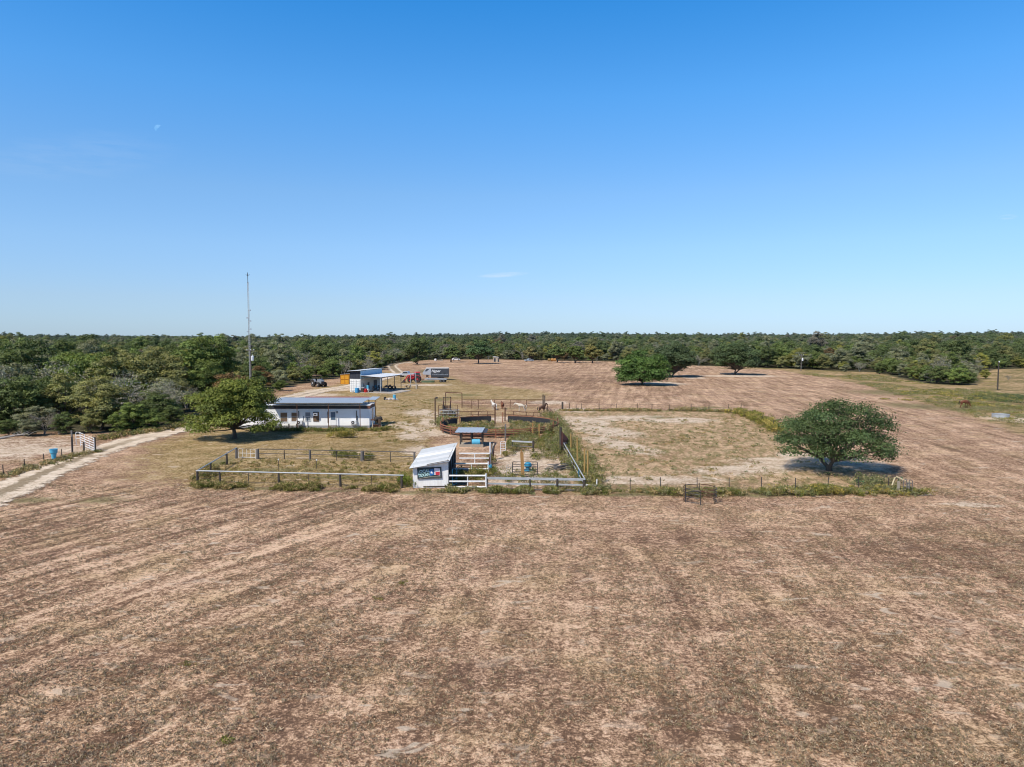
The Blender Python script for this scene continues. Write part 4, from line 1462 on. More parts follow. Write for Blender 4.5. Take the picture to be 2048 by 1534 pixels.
# mini-split condensers hung on the wall
def condenser(px, label):
    c = thing('air_conditioner', label, 'air conditioner', (XA(px, YF), YF, 0.55), 0, 'wall mounted air conditioners')
    b = MB()
    b.box((0, -0.24, 0.30), (0.80, 0.30, 0.58))
    b.build('casing', M['porcelain'], c, bevel=0.02)
    b = MB()
    b.lathe([(0.225, -0.40), (0.225, -0.393)], 20, (-0.10, 0, 0.30), 'Y')
    fa = b.build('fan_grille', M['dark_metal'], c)
    b = MB()
    b.lathe([(0.075, -0.42), (0.075, -0.404)], 12, (-0.10, 0, 0.30), 'Y')
    b.build('hub', M['porcelain'], fa)
    for x in (-0.28, 0.28):
        b = MB()
        b.bar((x, -0.02, 0.0), (x, -0.44, 0.0), 0.04, 0.04)
        b.bar((x, -0.02, -0.35), (x, -0.40, -0.03), 0.03, 0.03)
        b.build('bracket', M['dark_metal'], c)
    b = MB()
    b.tube([(0.40, -0.22, 0.4), (0.50, -0.2, 0.35), (0.52, -0.06, 0.6), (0.50, -0.03, 1.2)], 0.03, 6)
    b.build('hose', M['dark_metal'], c)


condenser(597.5, 'white boxed air conditioner on the house wall left of the door by the windows')
condenser(706.5, 'white boxed air conditioner on the house wall near its right end')

# clutter against the house
p = P(610, 857)
o = thing('storage_bench', 'low white bench table standing along the house wall behind the leafy tree', 'bench', (XA(575, 99.4), 99.4, 0))
b = MB()
b.box((0, 0, 0.80), (2.4, 0.5, 0.06))
b.build('bench_top', M['white_pipe'], o)
for x in (-1.1, 0, 1.1):
    b = MB()
    b.box((x, 0, 0.385), (0.07, 0.42, 0.77))
    b.build('leg', M['grey_wood'], o)
o = thing('trestle', 'brown timber trestle with a dark bundle on top past the right end of the house', 'trestle', (XA(752, 99.6), 99.6, 0), 0.25)
for s in (-1, 1):
    for q in (-1, 1):
        b = MB()
        b.bar((s * 0.65, q * 0.50, 0), (s * 0.50, q * 0.10, 1.25), 0.08, 0.10)
        b.build('leg', M['pale_wood'], o)
b = MB()
b.bar((-0.85, 0, 1.28), (0.85, 0, 1.28), 0.16, 0.18)
b.box((0, 0, 0.55), (1.2, 0.5, 0.05))
b.bar((-0.6, 0.38, 0.42), (0.6, -0.38, 0.42), 0.05, 0.28)
b.build('beam', M['red_wood'], o)
sd = thing('bundle', 'dark brown bundle lying over the timber trestle by the house', 'bundle', (XA(753, 99.6) + 0.15, 99.6, 1.37), 0.5)
b = MB()
b.lathe([(0.30, -0.55), (0.38, -0.35), (0.30, 0.0), (0.36, 0.35), (0.26, 0.5)], 12, (0, 0, 0.05), 'X')
b.box((-0.42, 0, 0.42), (0.12, 0.4, 0.34))
b.build('seat', M['dark_wood'], sd, smooth=True)
for s in (-1, 1):
    b = MB()
    b.box((0.05, s * 0.40, -0.30), (0.40, 0.06, 0.65))
    b.build('flap', M['brown_wood'], sd, bevel=0.02)
p = P(783, 800)
for i, (dx, dy, r) in enumerate(((-0.9, 0.1, .30), (-0.25, -0.35, .42), (0.45, -0.5, .34), (0.95, -0.1, .26), (-0.5, .4, .36), (.5, .45, .3), (0.0, 0.5, .32))):
    bm = bmesh.new()
    bmesh.ops.create_icosphere(bm, subdivisions=2, radius=r)
    rr_ = random.Random(i)
    for v in bm.verts: v.co *= rr_.uniform(0.82, 1.12)
    for v in bm.verts: v.co.z *= 0.72
    me_ = bpy.data.meshes.new('boulder')
    bm.to_mesh(me_)
    bm.free()
    me_.materials.append(M['rock'])
    q = link_mesh('boulder', me_)
    q.location = (p.x + dx * 1.2, p.y + dy * 1.3, r * 0.5)
    tag(q, 'pale boulder in the rock ring around the blue drum', 'rock', 'pale boulders ringed around the blue drum')
barrel(None, 'plastic_drum', (p.x + 0.55, p.y + 0.25, 0.05), 0.32, 1.02, M['light_blue'])
tag(COL.objects['plastic_drum'], 'pale blue drum standing among pale boulders behind the house', 'drum')
q = barrel(None, 'fire_bucket', (p.x - 1.35, p.y + 0.1, 0.0), 0.24, 0.62, M['rubber'])
tag(q, 'small black bucket left of the ringed boulders', 'bucket')

# ------------------------------------------------------------------ shop: white container with a raised roof and a lean-to
A0 = Vector((-35.2, 164.7, 0))
YAW = R(-13.5)
sh = thing('shop_building', 'white shipping container shop with raised metal roof and open lean-to', 'building', A0, YAW)
CW, CL, CHt = 2.75, 12.2, 3.1     # local: side wall along +y from origin, container lies to -x, lean-to to +x
b = MB()
b.box((-CW / 2, CL / 2, CHt / 2 + 0.03), (CW, CL, CHt))
for k in range(30):
    b.box((0.012, 0.35 + k * 0.40, CHt / 2), (0.03, 0.18, CHt - 0.3))
b.build('container_body', M['cream_wall'], sh)
for s in (-1, 1):
    b = MB()
    b.box((-CW / 2 + s * CW * 0.245, -0.03, CHt / 2 + 0.03), (CW * 0.46, 0.05, CHt - 0.24))
    d_ = b.build('door', M['white_paint'], sh)
    b = MB()
    for z in (0.5, 1.0, 1.5, 2.0, 2.5):
        b.box((-CW / 2 + s * CW * 0.245, -0.062, z), (CW * 0.40, 0.02, 0.09))
    for q in (-0.12, 0.12):
        b.tube([(-CW / 2 + s * CW * 0.245 + q * CW, -0.085, 0.2), (-CW / 2 + s * CW * 0.245 + q * CW, -0.085, CHt - 0.15)], 0.022, 6)
    b.build('lock_bar', M['galv'], d_)
zu = HT(741.5, 165)
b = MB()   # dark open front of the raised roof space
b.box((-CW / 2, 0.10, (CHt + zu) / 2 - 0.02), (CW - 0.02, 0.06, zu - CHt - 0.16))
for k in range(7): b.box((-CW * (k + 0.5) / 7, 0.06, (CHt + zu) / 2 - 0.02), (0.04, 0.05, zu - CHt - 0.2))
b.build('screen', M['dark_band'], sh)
b = MB()
b.box((-0.03, CL / 2, (CHt + zu) / 2 + 0.05), (0.05, CL - 0.1, zu - CHt - 0.12))
for k in range(28): b.box((0.004, 0.3 + k * 0.42, (CHt + zu) / 2 + 0.05), (0.03, 0.05, zu - CHt - 0.16))
b.build('upper_wall', M['blue_wall'], sh)
b = MB()
b.slab([(-CW - 0.5, -0.5, zu - 0.05), (0.35, -0.5, zu + 0.16), (0.35, CL + 0.5, zu + 0.16), (-CW - 0.5, CL + 0.5, zu - 0.05)], 0.07)
b.build('upper_roof', M['galv_pale'], sh)
LW = 5.0
zl = 3.62
vs, fs = [], []
n_ = 48
b = MB()
for i in range(n_ + 1):
    y = -0.3 + (CL + 0.6) * i / n_
    u = 0.03 if i % 4 == 0 else 0
    vs += [(0.05, y, zl + 0.34 + u), (LW + 0.2, y, zl + u), (0.05, y, zl + 0.30 + u), (LW + 0.2, y, zl - 0.04 + u)]
for i in range(n_):
    a = i * 4
    fs += [(a, a + 4, a + 5, a + 1), (a + 2, a + 3, a + 7, a + 6), (a, a + 2, a + 6, a + 4), (a + 1, a + 5, a + 7, a + 3)]
fs += [(0, 1, 3, 2), (n_ * 4, n_ * 4 + 2, n_ * 4 + 3, n_ * 4 + 1)]
b.add(vs, fs)
b.build('lean_to_roof', M['galv_pale'], sh)
b = MB()
b.bar((LW, -0.2, zl - 0.14), (LW, CL + 0.2, zl - 0.14), 0.08, 0.18)
for k in range(6):
    y = -0.1 + (CL + 0.2) * k / 5
    b.bar((0.08, y, zl + 0.20), (LW - 0.05, y, zl - 0.12), 0.06, 0.14)
b.build('rafter', M['brown_wood'], sh)
for k in range(4):
    b = MB()
    y = 0.0 + CL * k / 3
    b.bar((LW, y, -0.05), (LW, y, zl - 0.24), 0.12, 0.12)
    b.build('post', M['grey_wood'] if k else M['galv'], sh)
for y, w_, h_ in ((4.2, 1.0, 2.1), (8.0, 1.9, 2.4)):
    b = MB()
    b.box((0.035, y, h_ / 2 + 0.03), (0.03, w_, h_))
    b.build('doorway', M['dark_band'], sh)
b = MB()
b.box((0.035, 1.6, 1.7), (0.03, 0.6, 0.9))
b.build('window', M['pane_grey'], sh)
sl = MB()
sl.slab([tuple(A0 + Matrix.Rotation(YAW, 3, 'Z') @ Vector(q)) for q in ((0.1, -0.8, 0.10), (LW + 4.0, -1.6, 0.10), (LW + 4.6, CL - 5, 0.10), (0.1, CL - 0.2, 0.10))], 0.16)
tag(sl.build('concrete_slab', M['concrete'], None), 'pale concrete slab under and in front of the lean-to', None, None, 'structure')


def atsh(x, y, z=0.10):
    return A0 + Matrix.Rotation(YAW, 3, 'Z') @ Vector((x, y, z))


def at_thing(name, label, cat, x, y, rz=0.0, z=0.10, group=None):
    return thing(name, label, cat, atsh(x, y, z), YAW + rz, group)


q = barrel(None, 'blue_barrel', tuple(atsh(-0.62, -0.75, 0)), 0.47, 1.12, M['blue_plastic'])
tag(q, 'bright blue barrel in front of the white container doors', 'barrel')
o = thing('grass_basin', 'small round white basin on the grass left of the bright blue barrel', 'basin', atsh(-1.55, -1.0, 0), 0.4)
b = MB()
b.lathe([(0.16, 0), (0.13, 0.18), (0.24, 0.34), (0.26, 0.40)], 12)
b.build('bowl', M['porcelain'], o, smooth=True)
b = MB()
b.lathe([(0.22, 0.36), (0.20, 0.37), (0.05, 0.34)], 12)
b.build('inside', M['charcoal'], o)
o = at_thing('red_tub', 'red tub with a red drum on it at the slab corner', 'tub', 1.55, -0.55)
b = MB()
b.lathe([(0.42, 0), (0.50, 0.42), (0.54, 0.42), (0.54, 0.46), (0.46, 0.46), (0.40, 0.08)], 18)
b.build('tub', M['red_plastic'], o)
b = MB()
b.lathe([(0.30, 0.40), (0.33, 0.48), (0.33, 0.78), (0.28, 0.84)], 16)
b.build('drum', M['red_plastic'], o)
o = at_thing('water_cooler', 'light blue water drum on a white stand by the container wall', 'drum', 0.95, 1.6)
b = MB()
b.box((0, 0, 0.35), (0.7, 0.7, 0.70))
b.build('stand', M['white_paint'], o, bevel=0.02)
barrel(o, 'drum', (0.1, 0, 0.705), 0.30, 0.80, M['light_blue'])
o = at_thing('white_basin', 'white basin on a dark crate beside the red tub', 'basin', 0.6, -0.2)
b = MB()
b.box((0, 0, 0.42), (0.62, 0.6, 0.84))
b.build('crate', M['dark_wood'], o)
b = MB()
b.lathe([(0.20, 0.85), (0.40, 1.02), (0.42, 1.05), (0.36, 1.05), (0.18, 0.90)], 16)
b.build('bowl', M['porcelain'], o)
lab_tb = ['dark workbench loaded with tools deep under the lean-to', 'dark workbench nearest the front edge of the lean-to', 'dark workbench under the outer posts of the lean-to']
for i, (x, y) in enumerate(((1.9, 4.6), (2.9, 2.2), (4.0, 6.2))):
    o = at_thing('workbench', lab_tb[i], 'workbench', x, y, 0.1 * i)
    b = MB()
    b.box((0, 0, 0.86), (1.9, 0.75, 0.07))
    b.build('bench_top', M['dark_wood'], o)
    for sx in (-0.85, 0.85):
        for sy in (-0.3, 0.3):
            b = MB()
            b.box((sx, sy, 0.41), (0.08, 0.08, 0.82))
            b.build('leg', M['dark_wood'], o)
    b = MB()
    jr = random.Random(i)
    for k in range(6):
        hh = jr.uniform(0.12, 0.5)
        b.box((jr.uniform(-.75, .75), jr.uniform(-.2, .2), 0.897 + hh / 2), (jr.uniform(.15, .35), jr.uniform(.15, .3), hh), jr.uniform(0, 1), m=k % 3)
    b.build('tools', [M['dark_metal'], M['teal'], M['charcoal']], o)
tl = ['lone black tyre standing at the lean-to back post', 'black tyre lying flat by the workbench', 'black tyre leaning at the outer lean-to post']
for i, (x, y, fl) in enumerate(((3.2, 9.5, 0), (2.2, 0.8, 1), (4.7, 8.4, 0))):
    o = at_thing('old_tyre', tl[i], 'tyre', x, y, 0.4 * i, 0.12)
    b = MB()
    rr0 = 0.52
    ring = [(rr0 * .58, -.13), (rr0 * .9, -.14), (rr0, -.09), (rr0, .09), (rr0 * .9, .14), (rr0 * .58, .13), (rr0 * .55, 0.0)]
    vs, fs = [], []
    for (r_, z_) in ring:
        for k in range(20):
            a = 2 * PI * k / 20
            vs.append((r_ * math.cos(a), r_ * math.sin(a), z_ + .15) if fl else (r_ * math.cos(a), z_, r_ * math.sin(a) + rr0))
    for j in range(len(ring)):
        for k in range(20):
            j2, k2 = (j + 1) % len(ring), (k + 1) % 20
            fs.append((j * 20 + k, j * 20 + k2, j2 * 20 + k2, j2 * 20 + k))
    b.add(vs, fs)
    b.build('tread', M['tyre'], o, smooth=True)
for i, (x, y, lb) in enumerate(((3.5, 4.2, 'black garden chair between the workbenches'), (4.2, 3.4, 'black garden chair nearest the outer front of the lean-to'))):
    o = at_thing('garden_chair', lb, 'chair', x, y, 1.2 * i + 2.6)
    b = MB()
    b.box((0, 0, 0.45), (0.5, 0.5, 0.05))
    b.build('seat', M['charcoal'], o)
    b = MB()
    b.bar((0, 0.25, 0.47), (0, 0.36, 1.0), 0.5, 0.05, up=(1, 0, 0))
    b.build('backrest', M['charcoal'], o)
    for sx in (-0.21, 0.21):
        for sy in (-0.2, 0.2):
            b = MB()
            b.bar((sx, sy, 0), (sx, sy, 0.43), 0.04, 0.04)
            b.build('leg', M['charcoal'], o)
# white work table and the two white uprights right of the lean-to
p = P(827, 777)
o = thing('white_table', 'white slatted work table with dark legs right of the lean-to', 'table', (p.x, p.y + .5, 0), -0.1)
b = MB()
for k in range(5): b.box((0, -0.5 + k * 0.25, 0.94), (2.5, 0.20, 0.06))
b.build('tabletop', M['pale_wood'], o)
for sx in (-1.05, 1.05):
    for sy in (-0.4, 0.4):
        b = MB()
        b.bar((sx, sy, 0), (sx * 0.85, sy * 0.8, 0.91), 0.09, 0.09)
        b.build('leg', M['dark_metal'], o)
for px, top, base, lb in ((822, 748, 776, 'left one of two white uprights in front of the red tractor'), (832.5, 745, 778, 'right one of two white uprights in front of the red tractor')):
    p = P(px, base)
    b = MB()
    b.bar((p.x, p.y, -0.1), (p.x - 0.12, p.y, HT(top, p.y)), 0.13, 0.13)
    tag(b.build('white_upright', M['silver'], None), lb, 'post', 'white uprights by the tractor')
p = P(813, 776)
o = thing('spool_table', 'small wooden cable spool with a yellow lid by the white work table', 'spool', (p.x, p.y, 0))
b = MB()
b.lathe([(0.55, 0.0), (0.55, 0.07), (0.22, 0.07), (0.22, 0.62), (0.55, 0.62), (0.55, 0.69)], 16)
b.build('reel', M['pale_wood'], o)
b = MB()
b.lathe([(0.30, 0.695), (0.33, 0.74), (0.10, 0.80)], 12)
b.build('lid', M['yellow_paint'], o)

# yellow container behind
p = P(681, 768)
o = thing('yellow_container', 'yellow ribbed container standing behind the white shop', 'container', (p.x, p.y, 0), R(-12))
b = MB()
b.box((1.25, 3.0, 1.32), (2.5, 6.0, 2.55))
b.build('body', M['yellow_paint'], o)
b = MB()
for x in (0.04, 1.25, 2.46): b.box((x, -0.03, 1.32), (0.11, 0.09, 2.62))
for z in (0.06, 1.32, 2.57): b.box((1.25, -0.045, z), (2.46, 0.09, 0.11))
for k in range(15): b.box((-0.02, 0.3 + k * 0.4, 1.32), (0.05, 0.13, 2.4))
b.build('rib', mat('yellow_rib', (0.55, 0.22, 0.02), 0.6), o)
b = MB()
for k in range(4): b.bar((0.2 + 0.5 * k, -0.2, 2.66 + 0.05 * k), (1.6 + 0.3 * k, 4.0, 2.72 + 0.06 * k), 0.5, 0.04)
tag(b.build('scrap_sheets', M['galv'], None), 'loose metal sheets lying on the yellow container roof', 'metal sheets')
COL.objects['scrap_sheets'].location = o.location
COL.objects['scrap_sheets'].rotation_euler = (0, 0, R(-12))
# ------------------------------------------------------------------ tractors and trailers
def tractor(name, label, loc, rz, body, hub, loader, roof, open_top=False, s=1.0):
    t = thing(name, label, 'tractor', loc, rz)
    t.scale = (s, s, s)
    b = MB()
    b.prism([(0.55, 0.85), (2.25, 0.80), (2.30, 1.35), (2.15, 1.58), (0.55, 1.72)], -0.42, 0.42)
    b.build('hood', body, t, bevel=0.05)
    b = MB()
    b.box((1.2, 0, 0.72), (2.4, 0.5, 0.34))
    b.box((0.0, 0, 0.85), (1.4, 1.5, 0.30))
    b.tube([(1.85, -0.85, 0.55), (1.85, 0.85, 0.55)], 0.09, 8)
    b.tube([(-0.1, -0.95, 0.86), (-0.1, 0.95, 0.86)], 0.12, 8)
    b.box((2.38, 0, 0.95), (0.16, 0.75, 0.55))
    b.build('chassis', M['dark_metal'], t)
    for sy in (-1, 1):
        b = MB()
        pr = []
        for k in range(9):
            a = R(20 + 16 * k)
            pr.append((-0.1 + math.cos(a) * 0.97, 0.86 + math.sin(a) * 0.97))
        pr += [(x * 0.94 - 0.006, 0.86 + (z - 0.86) * 0.94) for x, z in reversed(pr)]
        b.prism(pr, sy * 0.72, sy * 1.22)
        b.build('fender', body, t)
        wheel(t, (-0.1, sy * 0.98, 0.86), 0.86, 0.48, hub)
        wheel(t, (1.85, sy * 0.90, 0.56), 0.56, 0.36, hub)
    if open_top:
        for sx in (-0.55, 0.45):
            for sy in (-0.6, 0.6):
                b = MB()
                b.bar((sx, sy, 1.3), (sx, sy, 2.52), 0.07, 0.07)
                b.build('roof_post', M['dark_metal'], t)
        b = MB()
        b.box((-0.25, 0, 1.35), (0.5, 0.5, 0.12))
        b.box((-0.48, 0, 1.65), (0.1, 0.5, 0.5))
        b.build('seat', M['rubber'], t)
    else:
        b = MB()
        b.prism([(-0.75, 1.15), (0.60, 1.15), (0.72, 1.65), (0.52, 2.50), (-0.62, 2.50), (-0.85, 1.65)], -0.72, 0.72)
        b.build('cab_glass', M['glass'], t)
        b = MB()
        for sy in (-0.72, 0.72):
            b.bar((0.60, sy, 1.15), (0.52, sy, 2.5), 0.09, 0.09)
            b.bar((-0.75, sy, 1.15), (-0.62, sy, 2.5), 0.09, 0.09)
            b.bar((-0.02, sy, 1.15), (-0.02, sy, 2.5), 0.07, 0.07)
        b.build('cab_frame', M['dark_metal'], t)
    b = MB()
    b.box((-0.06, 0, 2.60), (1.55, 1.62, 0.20), top=0.9)
    b.build('cab_roof', roof, t, bevel=0.04)
    b = MB()
    b.tube([(1.55, 0.3, 1.6), (1.55, 0.3, 2.45), (1.50, 0.3, 2.56)], 0.05, 8)
    b.build('exhaust', M['dark_metal'], t)
    if loader:
        for sy in (-0.58, 0.58):
            b = MB()
            b.bar((0.62, sy, 0.8), (0.62, sy, 1.95), 0.14, 0.20)
            b.bar((0.55, sy, 1.92), (2.35, sy, 1.78), 0.12, 0.20)
            b.bar((2.30, sy, 1.82), (3.15, sy, 0.42), 0.12, 0.20)
            b.bar((0.75, sy, 1.15), (1.9, sy, 1.62), 0.08, 0.08)
            b.build('loader_arm', body, t)
        b = MB()
        b.prism([(3.05, 0.08), (3.95, 0.02), (3.95, 0.06), (3.25, 0.16), (3.15, 0.50), (3.30, 0.78), (3.24, 0.80), (3.05, 0.52)], -1.05, 1.05)
        b.prism([(3.08, 0.10), (3.90, 0.05), (3.30, 0.76), (3.10, 0.5)], -1.07, -1.0)
        b.prism([(3.08, 0.10), (3.90, 0.05), (3.30, 0.76), (3.10, 0.5)], 1.0, 1.07)
        b.build('bucket', M['dark_metal'], t)
    return t


p = P(834, 765)
tractor('red_tractor', 'red tractor with closed cab and front loader facing left', (p.x, p.y + 0.6, 0), PI + 0.06, M['red_paint'], M['red_paint'], True, M['red_paint'], s=1.12)
p = P(638, 773.5)
tractor('grey_tractor', 'weathered grey tractor with a canopy roof parked at the wood edge', (p.x - 0.6, p.y + 0.7, 0), -0.75, M['grey_body'], M['silver'], False, M['brown_wood'], True, s=1.12)

# dark fifth-wheel trailer with white front and script
p = P(872, 760)
YT = p.y
tr = thing('travel_trailer', 'dark grey fifth-wheel trailer with white nose and white lettering', 'trailer', (XA(845, YT), YT, 0), 0.02)
L_ = XA(897, YT) - XA(845, YT)
zt = HT(736.5, YT)
b = MB()
b.prism([(2.5, 0.95), (L_, 0.95), (L_, zt - 0.12), (2.5, zt - 0.02)], 0, 2.5)
b.build('body', M['charcoal'], tr, bevel=0.05)
b = MB()
b.prism([(0.05, zt * 0.50), (0.45, zt * 0.45), (2.495, zt * 0.42), (2.495, zt - 0.02), (1.35, zt), (0.85, zt - 0.25), (0.0, zt * 0.62)], 0.02, 2.48)
b.build('nose', M['silver'], tr, bevel=0.06)
b = MB()
b.prism([(0.62, zt * 0.74), (1.15, zt * 0.93), (2.0, zt * 0.94), (1.2, zt * 0.74)], -0.012, 0.03)
b.build('nose_stripe', M['charcoal'], tr)
b = MB()
b.box((L_ / 2 + 0.45, 1.25, zt + 0.02), (L_ - 1.0, 2.56, 0.12))
b.build('roof', M['white_paint'], tr)
b = MB()
b.box((1.2, 1.25, zt * 0.36), (0.35, 1.2, 0.9))
for sy in (0.3, 2.2): b.bar((1.7, sy, 0), (1.7, sy, zt * 0.43), 0.10, 0.10)
b.box((L_ / 2 + 1.2, 1.25, 0.82), (L_ - 2.5, 2.2, 0.24))
b.build('hitch', M['dark_metal'], tr)
for x in (L_ - 3.0, L_ - 2.05):
    for sy in (0.10, 2.40): wheel(tr, (x, sy, 0.42), 0.42, 0.24, M['silver'])
text_mesh('lettering', 'Hyper', 1.05, M['letter_white'], tr, (3.95, -0.014, zt * 0.76), (PI / 2, 0, 0), 0.004, 0.28)
b = MB()
for k in range(9):
    x = 2.7 + k * 0.55
    b.prism([(x, zt * 0.43), (x + 0.50, zt * 0.43 + 0.05), (x + 0.62, zt * 0.47 + 0.12 * (k % 3)), (x + 0.12, zt * 0.45 + 0.1)], -0.008, 0.01)
b.build('side_stripe', M['grey_body'], tr)
for x, w_ in ((5.2, 0.7), (6.6, 0.55)):
    b = MB()
    b.box((x, -0.01, zt * 0.56), (w_, 0.03, 0.42))
    b.build('window', M['glass'], tr)

# low flat trailer in front of it
p = P(874, 764.5)
ft = thing('flatbed_trailer', 'low white-sided flatbed trailer in front of the dark trailer', 'trailer', (XA(849, p.y), p.y, 0), -0.05)
LF = XA(893, p.y) - XA(849, p.y)
b = MB()
b.box((LF / 2, 1.0, 0.95), (LF, 2.0, 0.10))
b.build('deck', M['grey_wood'], ft)
for y in (-0.04, 2.04):
    b = MB()
    b.bar((0, y, 0.96), (LF, y, 0.90), 0.07, 0.30)
    b.build('side_rail', M['silver'], ft)
b = MB()
b.bar((-1.2, 1.0, 0.75), (0.1, 1.0, 0.86), 0.12, 0.14)
b.bar((-0.6, 1.0, 0), (-0.6, 1.0, 0.75), 0.08, 0.08)
b.bar((0.8, 0.5, 0.83), (LF - 0.2, 0.5, 0.80), 0.1, 0.16)
b.bar((0.8, 1.5, 0.83), (LF - 0.2, 1.5, 0.80), 0.1, 0.16)
b.build('drawbar', M['dark_metal'], ft)
for x in (LF - 1.6, LF - 0.75):
    for y in (-0.22, 2.22): wheel(ft, (x, y, 0.40), 0.40, 0.24, M['galv'])

# green flat-bottomed boat on the grass
p = P(856, 765)
bo = thing('flat_boat', 'pale green flat-bottomed boat lying on the grass behind the red tractor', 'boat', (p.x, p.y, 0), 0.03)
hull_o = [(-2.0, 0), (-2.0, 0.55), (1.1, 0.62), (2.0, 0.30)]
b = MB()
outl = [(-1.9, -0.62), (1.0, -0.62), (1.75, -0.38), (1.95, 0.0), (1.75, 0.38), (1.0, 0.62), (-1.9, 0.62)]
n_ = len(outl)
vs = [(x * 0.92, y * 0.86, 0.02) for x, y in outl] + [(x, y, 0.56) for x, y in outl] + [(x * 0.97, y * 0.93, 0.56) for x, y in outl] + [(x * 0.90, y * 0.82, 0.12) for x, y in outl]
fs = [tuple(reversed(range(n_)))]
for lv in range(3):
    for k in range(n_):
        k2 = (k + 1) % n_
        fs.append((lv * n_ + k, lv * n_ + k2, (lv + 1) * n_ + k2, (lv + 1) * n_ + k))
fs.append(tuple(range(3 * n_, 4 * n_)))
b.add(vs, fs)
b.build('hull', M['boat_green'], bo)
for x in (-1.1, 0.4):
    b = MB()
    b.box((x, 0, 0.45), (0.3, 1.1, 0.06))
    b.build('bench', M['pale_wood'], bo)


def car(name, label, cat, loc, rz, paint, pickup=False, s=1.0):
    c = thing(name, label, cat, loc, rz)
    c.scale = (s, s, s)
    b = MB()
    if pickup:
        b.prism([(-2.6, 0.45), (2.6, 0.45), (2.62, 0.85), (2.5, 1.02), (1.35, 1.10), (0.75, 1.72), (-0.55, 1.74), (-0.72, 1.10), (-2.6, 1.08)], -0.9, 0.9)
    else:
        b.prism([(-2.2, 0.40), (2.2, 0.40), (2.22, 0.75), (2.0, 0.88), (1.15, 0.95), (0.55, 1.42), (-1.2, 1.45), (-1.9, 0.98), (-2.2, 0.90)], -0.86, 0.86)
    b.build('body', paint, c, bevel=0.06)
    b = MB()
    if pickup:
        b.prism([(1.22, 1.14), (0.72, 1.66), (-0.48, 1.67), (-0.6, 1.14)], -0.915, 0.915)
        b.prism([(1.36, 1.12), (0.80, 1.70), (0.76, 1.70), (1.30, 1.12)], -0.75, 0.75)
    else:
        b.prism([(1.0, 0.97), (0.5, 1.37), (-1.12, 1.38), (-1.65, 0.99)], -0.875, 0.875)
        b.prism([(1.18, 0.96), (0.60, 1.41), (0.56, 1.41), (1.12, 0.96)], -0.72, 0.72)
    b.build('window', M['glass'], c)
    for x in ((-1.6, 1.65) if pickup else (-1.35, 1.4)):
        for y in (-0.82, 0.82): wheel(c, (x, y, 0.36), 0.36, 0.24, M['silver'])
    return c


p = P(811, 755)
car('silver_pickup', 'silver pickup parked behind the loader of the red tractor', 'pickup', (p.x, p.y + 3, 0), 2.9, M['silver'], True, 1.05)
p = P(912, 721)
car('white_car', 'small white car at the far tree line left of the tall oak', 'car', (p.x, p.y, 0), 0.2, M['white_paint'], False, 1.0)
p = P(1058, 723)
car('grey_vehicle', 'grey-blue vehicle under the pale tan-leaved tree', 'car', (p.x, p.y, 0), 0.3, M['grey_metal'], True, 0.9)
p = P(992, 723.5)
o = thing('hunting_blind', 'pale boxy hut with a dark doorway at the far tree line', 'hut', (p.x, p.y, 0), -0.25)
b = MB()
b.prism([(-1.2, 0), (1.2, 0), (1.2, 2.3), (-1.2, 2.55)], -1.0, 1.4)
b.build('wall', M['pale_wood'], o)
b = MB()
b.slab([(-1.4, -1.2, 2.66), (1.4, -1.2, 2.40), (1.4, 1.6, 2.40), (-1.4, 1.6, 2.66)], 0.08)
b.build('roof', M['white_paint'], o)
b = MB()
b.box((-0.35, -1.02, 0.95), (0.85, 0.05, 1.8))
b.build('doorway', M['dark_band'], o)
for i, (px, py, m, lb) in enumerate(((1098, 722.6, 'hay', 'yellow round bale left of the orange bales'), (1104, 722.4, 'hay_orange', 'left one of the orange bales at the far field edge'),
                                     (1109.5, 722.5, 'hay_orange', 'right one of the orange bales by the leafy tree'))):
    p = P(px, py)
    b = MB()
    b.lathe([(0.62, -0.68), (0.74, -0.6), (0.78, 0), (0.74, 0.6), (0.62, 0.68)], 14, (0, 0, 0.74), 'X')
    q = tag(b.build('round_bale', M[m], None), lb, 'bale')
    q.location = p
for i, (px, py, m, lb) in enumerate(((871, 721.5, 'white_paint', 'small white tank at the left end of the far field edge'), (880, 721.2, 'pale_wood', 'low tan pile right of the small white tank'))):
    p = P(px, py)
    b = MB()
    if i == 0: b.lathe([(0.5, 0), (0.6, 0.1), (0.6, 0.9), (0.3, 1.1)], 12)
    else:
        for k in range(5): b.bar((-1.5 + .1 * k, -0.6 + 0.3 * k, 0.15 + .12 * (k % 2)), (1.5 + .2 * (k % 2), -0.6 + .25 * k, 0.2 + .1 * k), 0.3, 0.2)
    q = tag(b.build('tank' if i == 0 else 'lumber_pile', M[m], None), lb, 'tank' if i == 0 else 'lumber pile')
    q.location = p

# ------------------------------------------------------------------ mast and utility poles
ma = thing('radio_mast', 'tall thin lattice radio mast rising above the wood', 'mast', (XA(499.5, 151), 151, 0))
HM = HT(545, 151)
b = MB()
for k in range(3):
    a = 2 * PI * k / 3
    b.tube([(0.20 * math.cos(a), 0.20 * math.sin(a), 0), (0.14 * math.cos(a), 0.14 * math.sin(a), HM - 2)], 0.032, 5)
nz = 60
for k in range(nz):
    z0, z1 = (HM - 2) * k / nz, (HM - 2) * (k + 1) / nz
    for q in range(3):
        a0, a1 = 2 * PI * q / 3, 2 * PI * (q + 1) / 3
        b.tube([(0.18 * math.cos(a0), 0.18 * math.sin(a0), z0), (0.18 * math.cos(a1), 0.18 * math.sin(a1), z1)], 0.014, 4, cap=False)
b.build('lattice', M['galv'], ma)
b = MB()
b.tube([(0, 0, HM - 2.2), (0, 0, HM)], 0.06, 6)
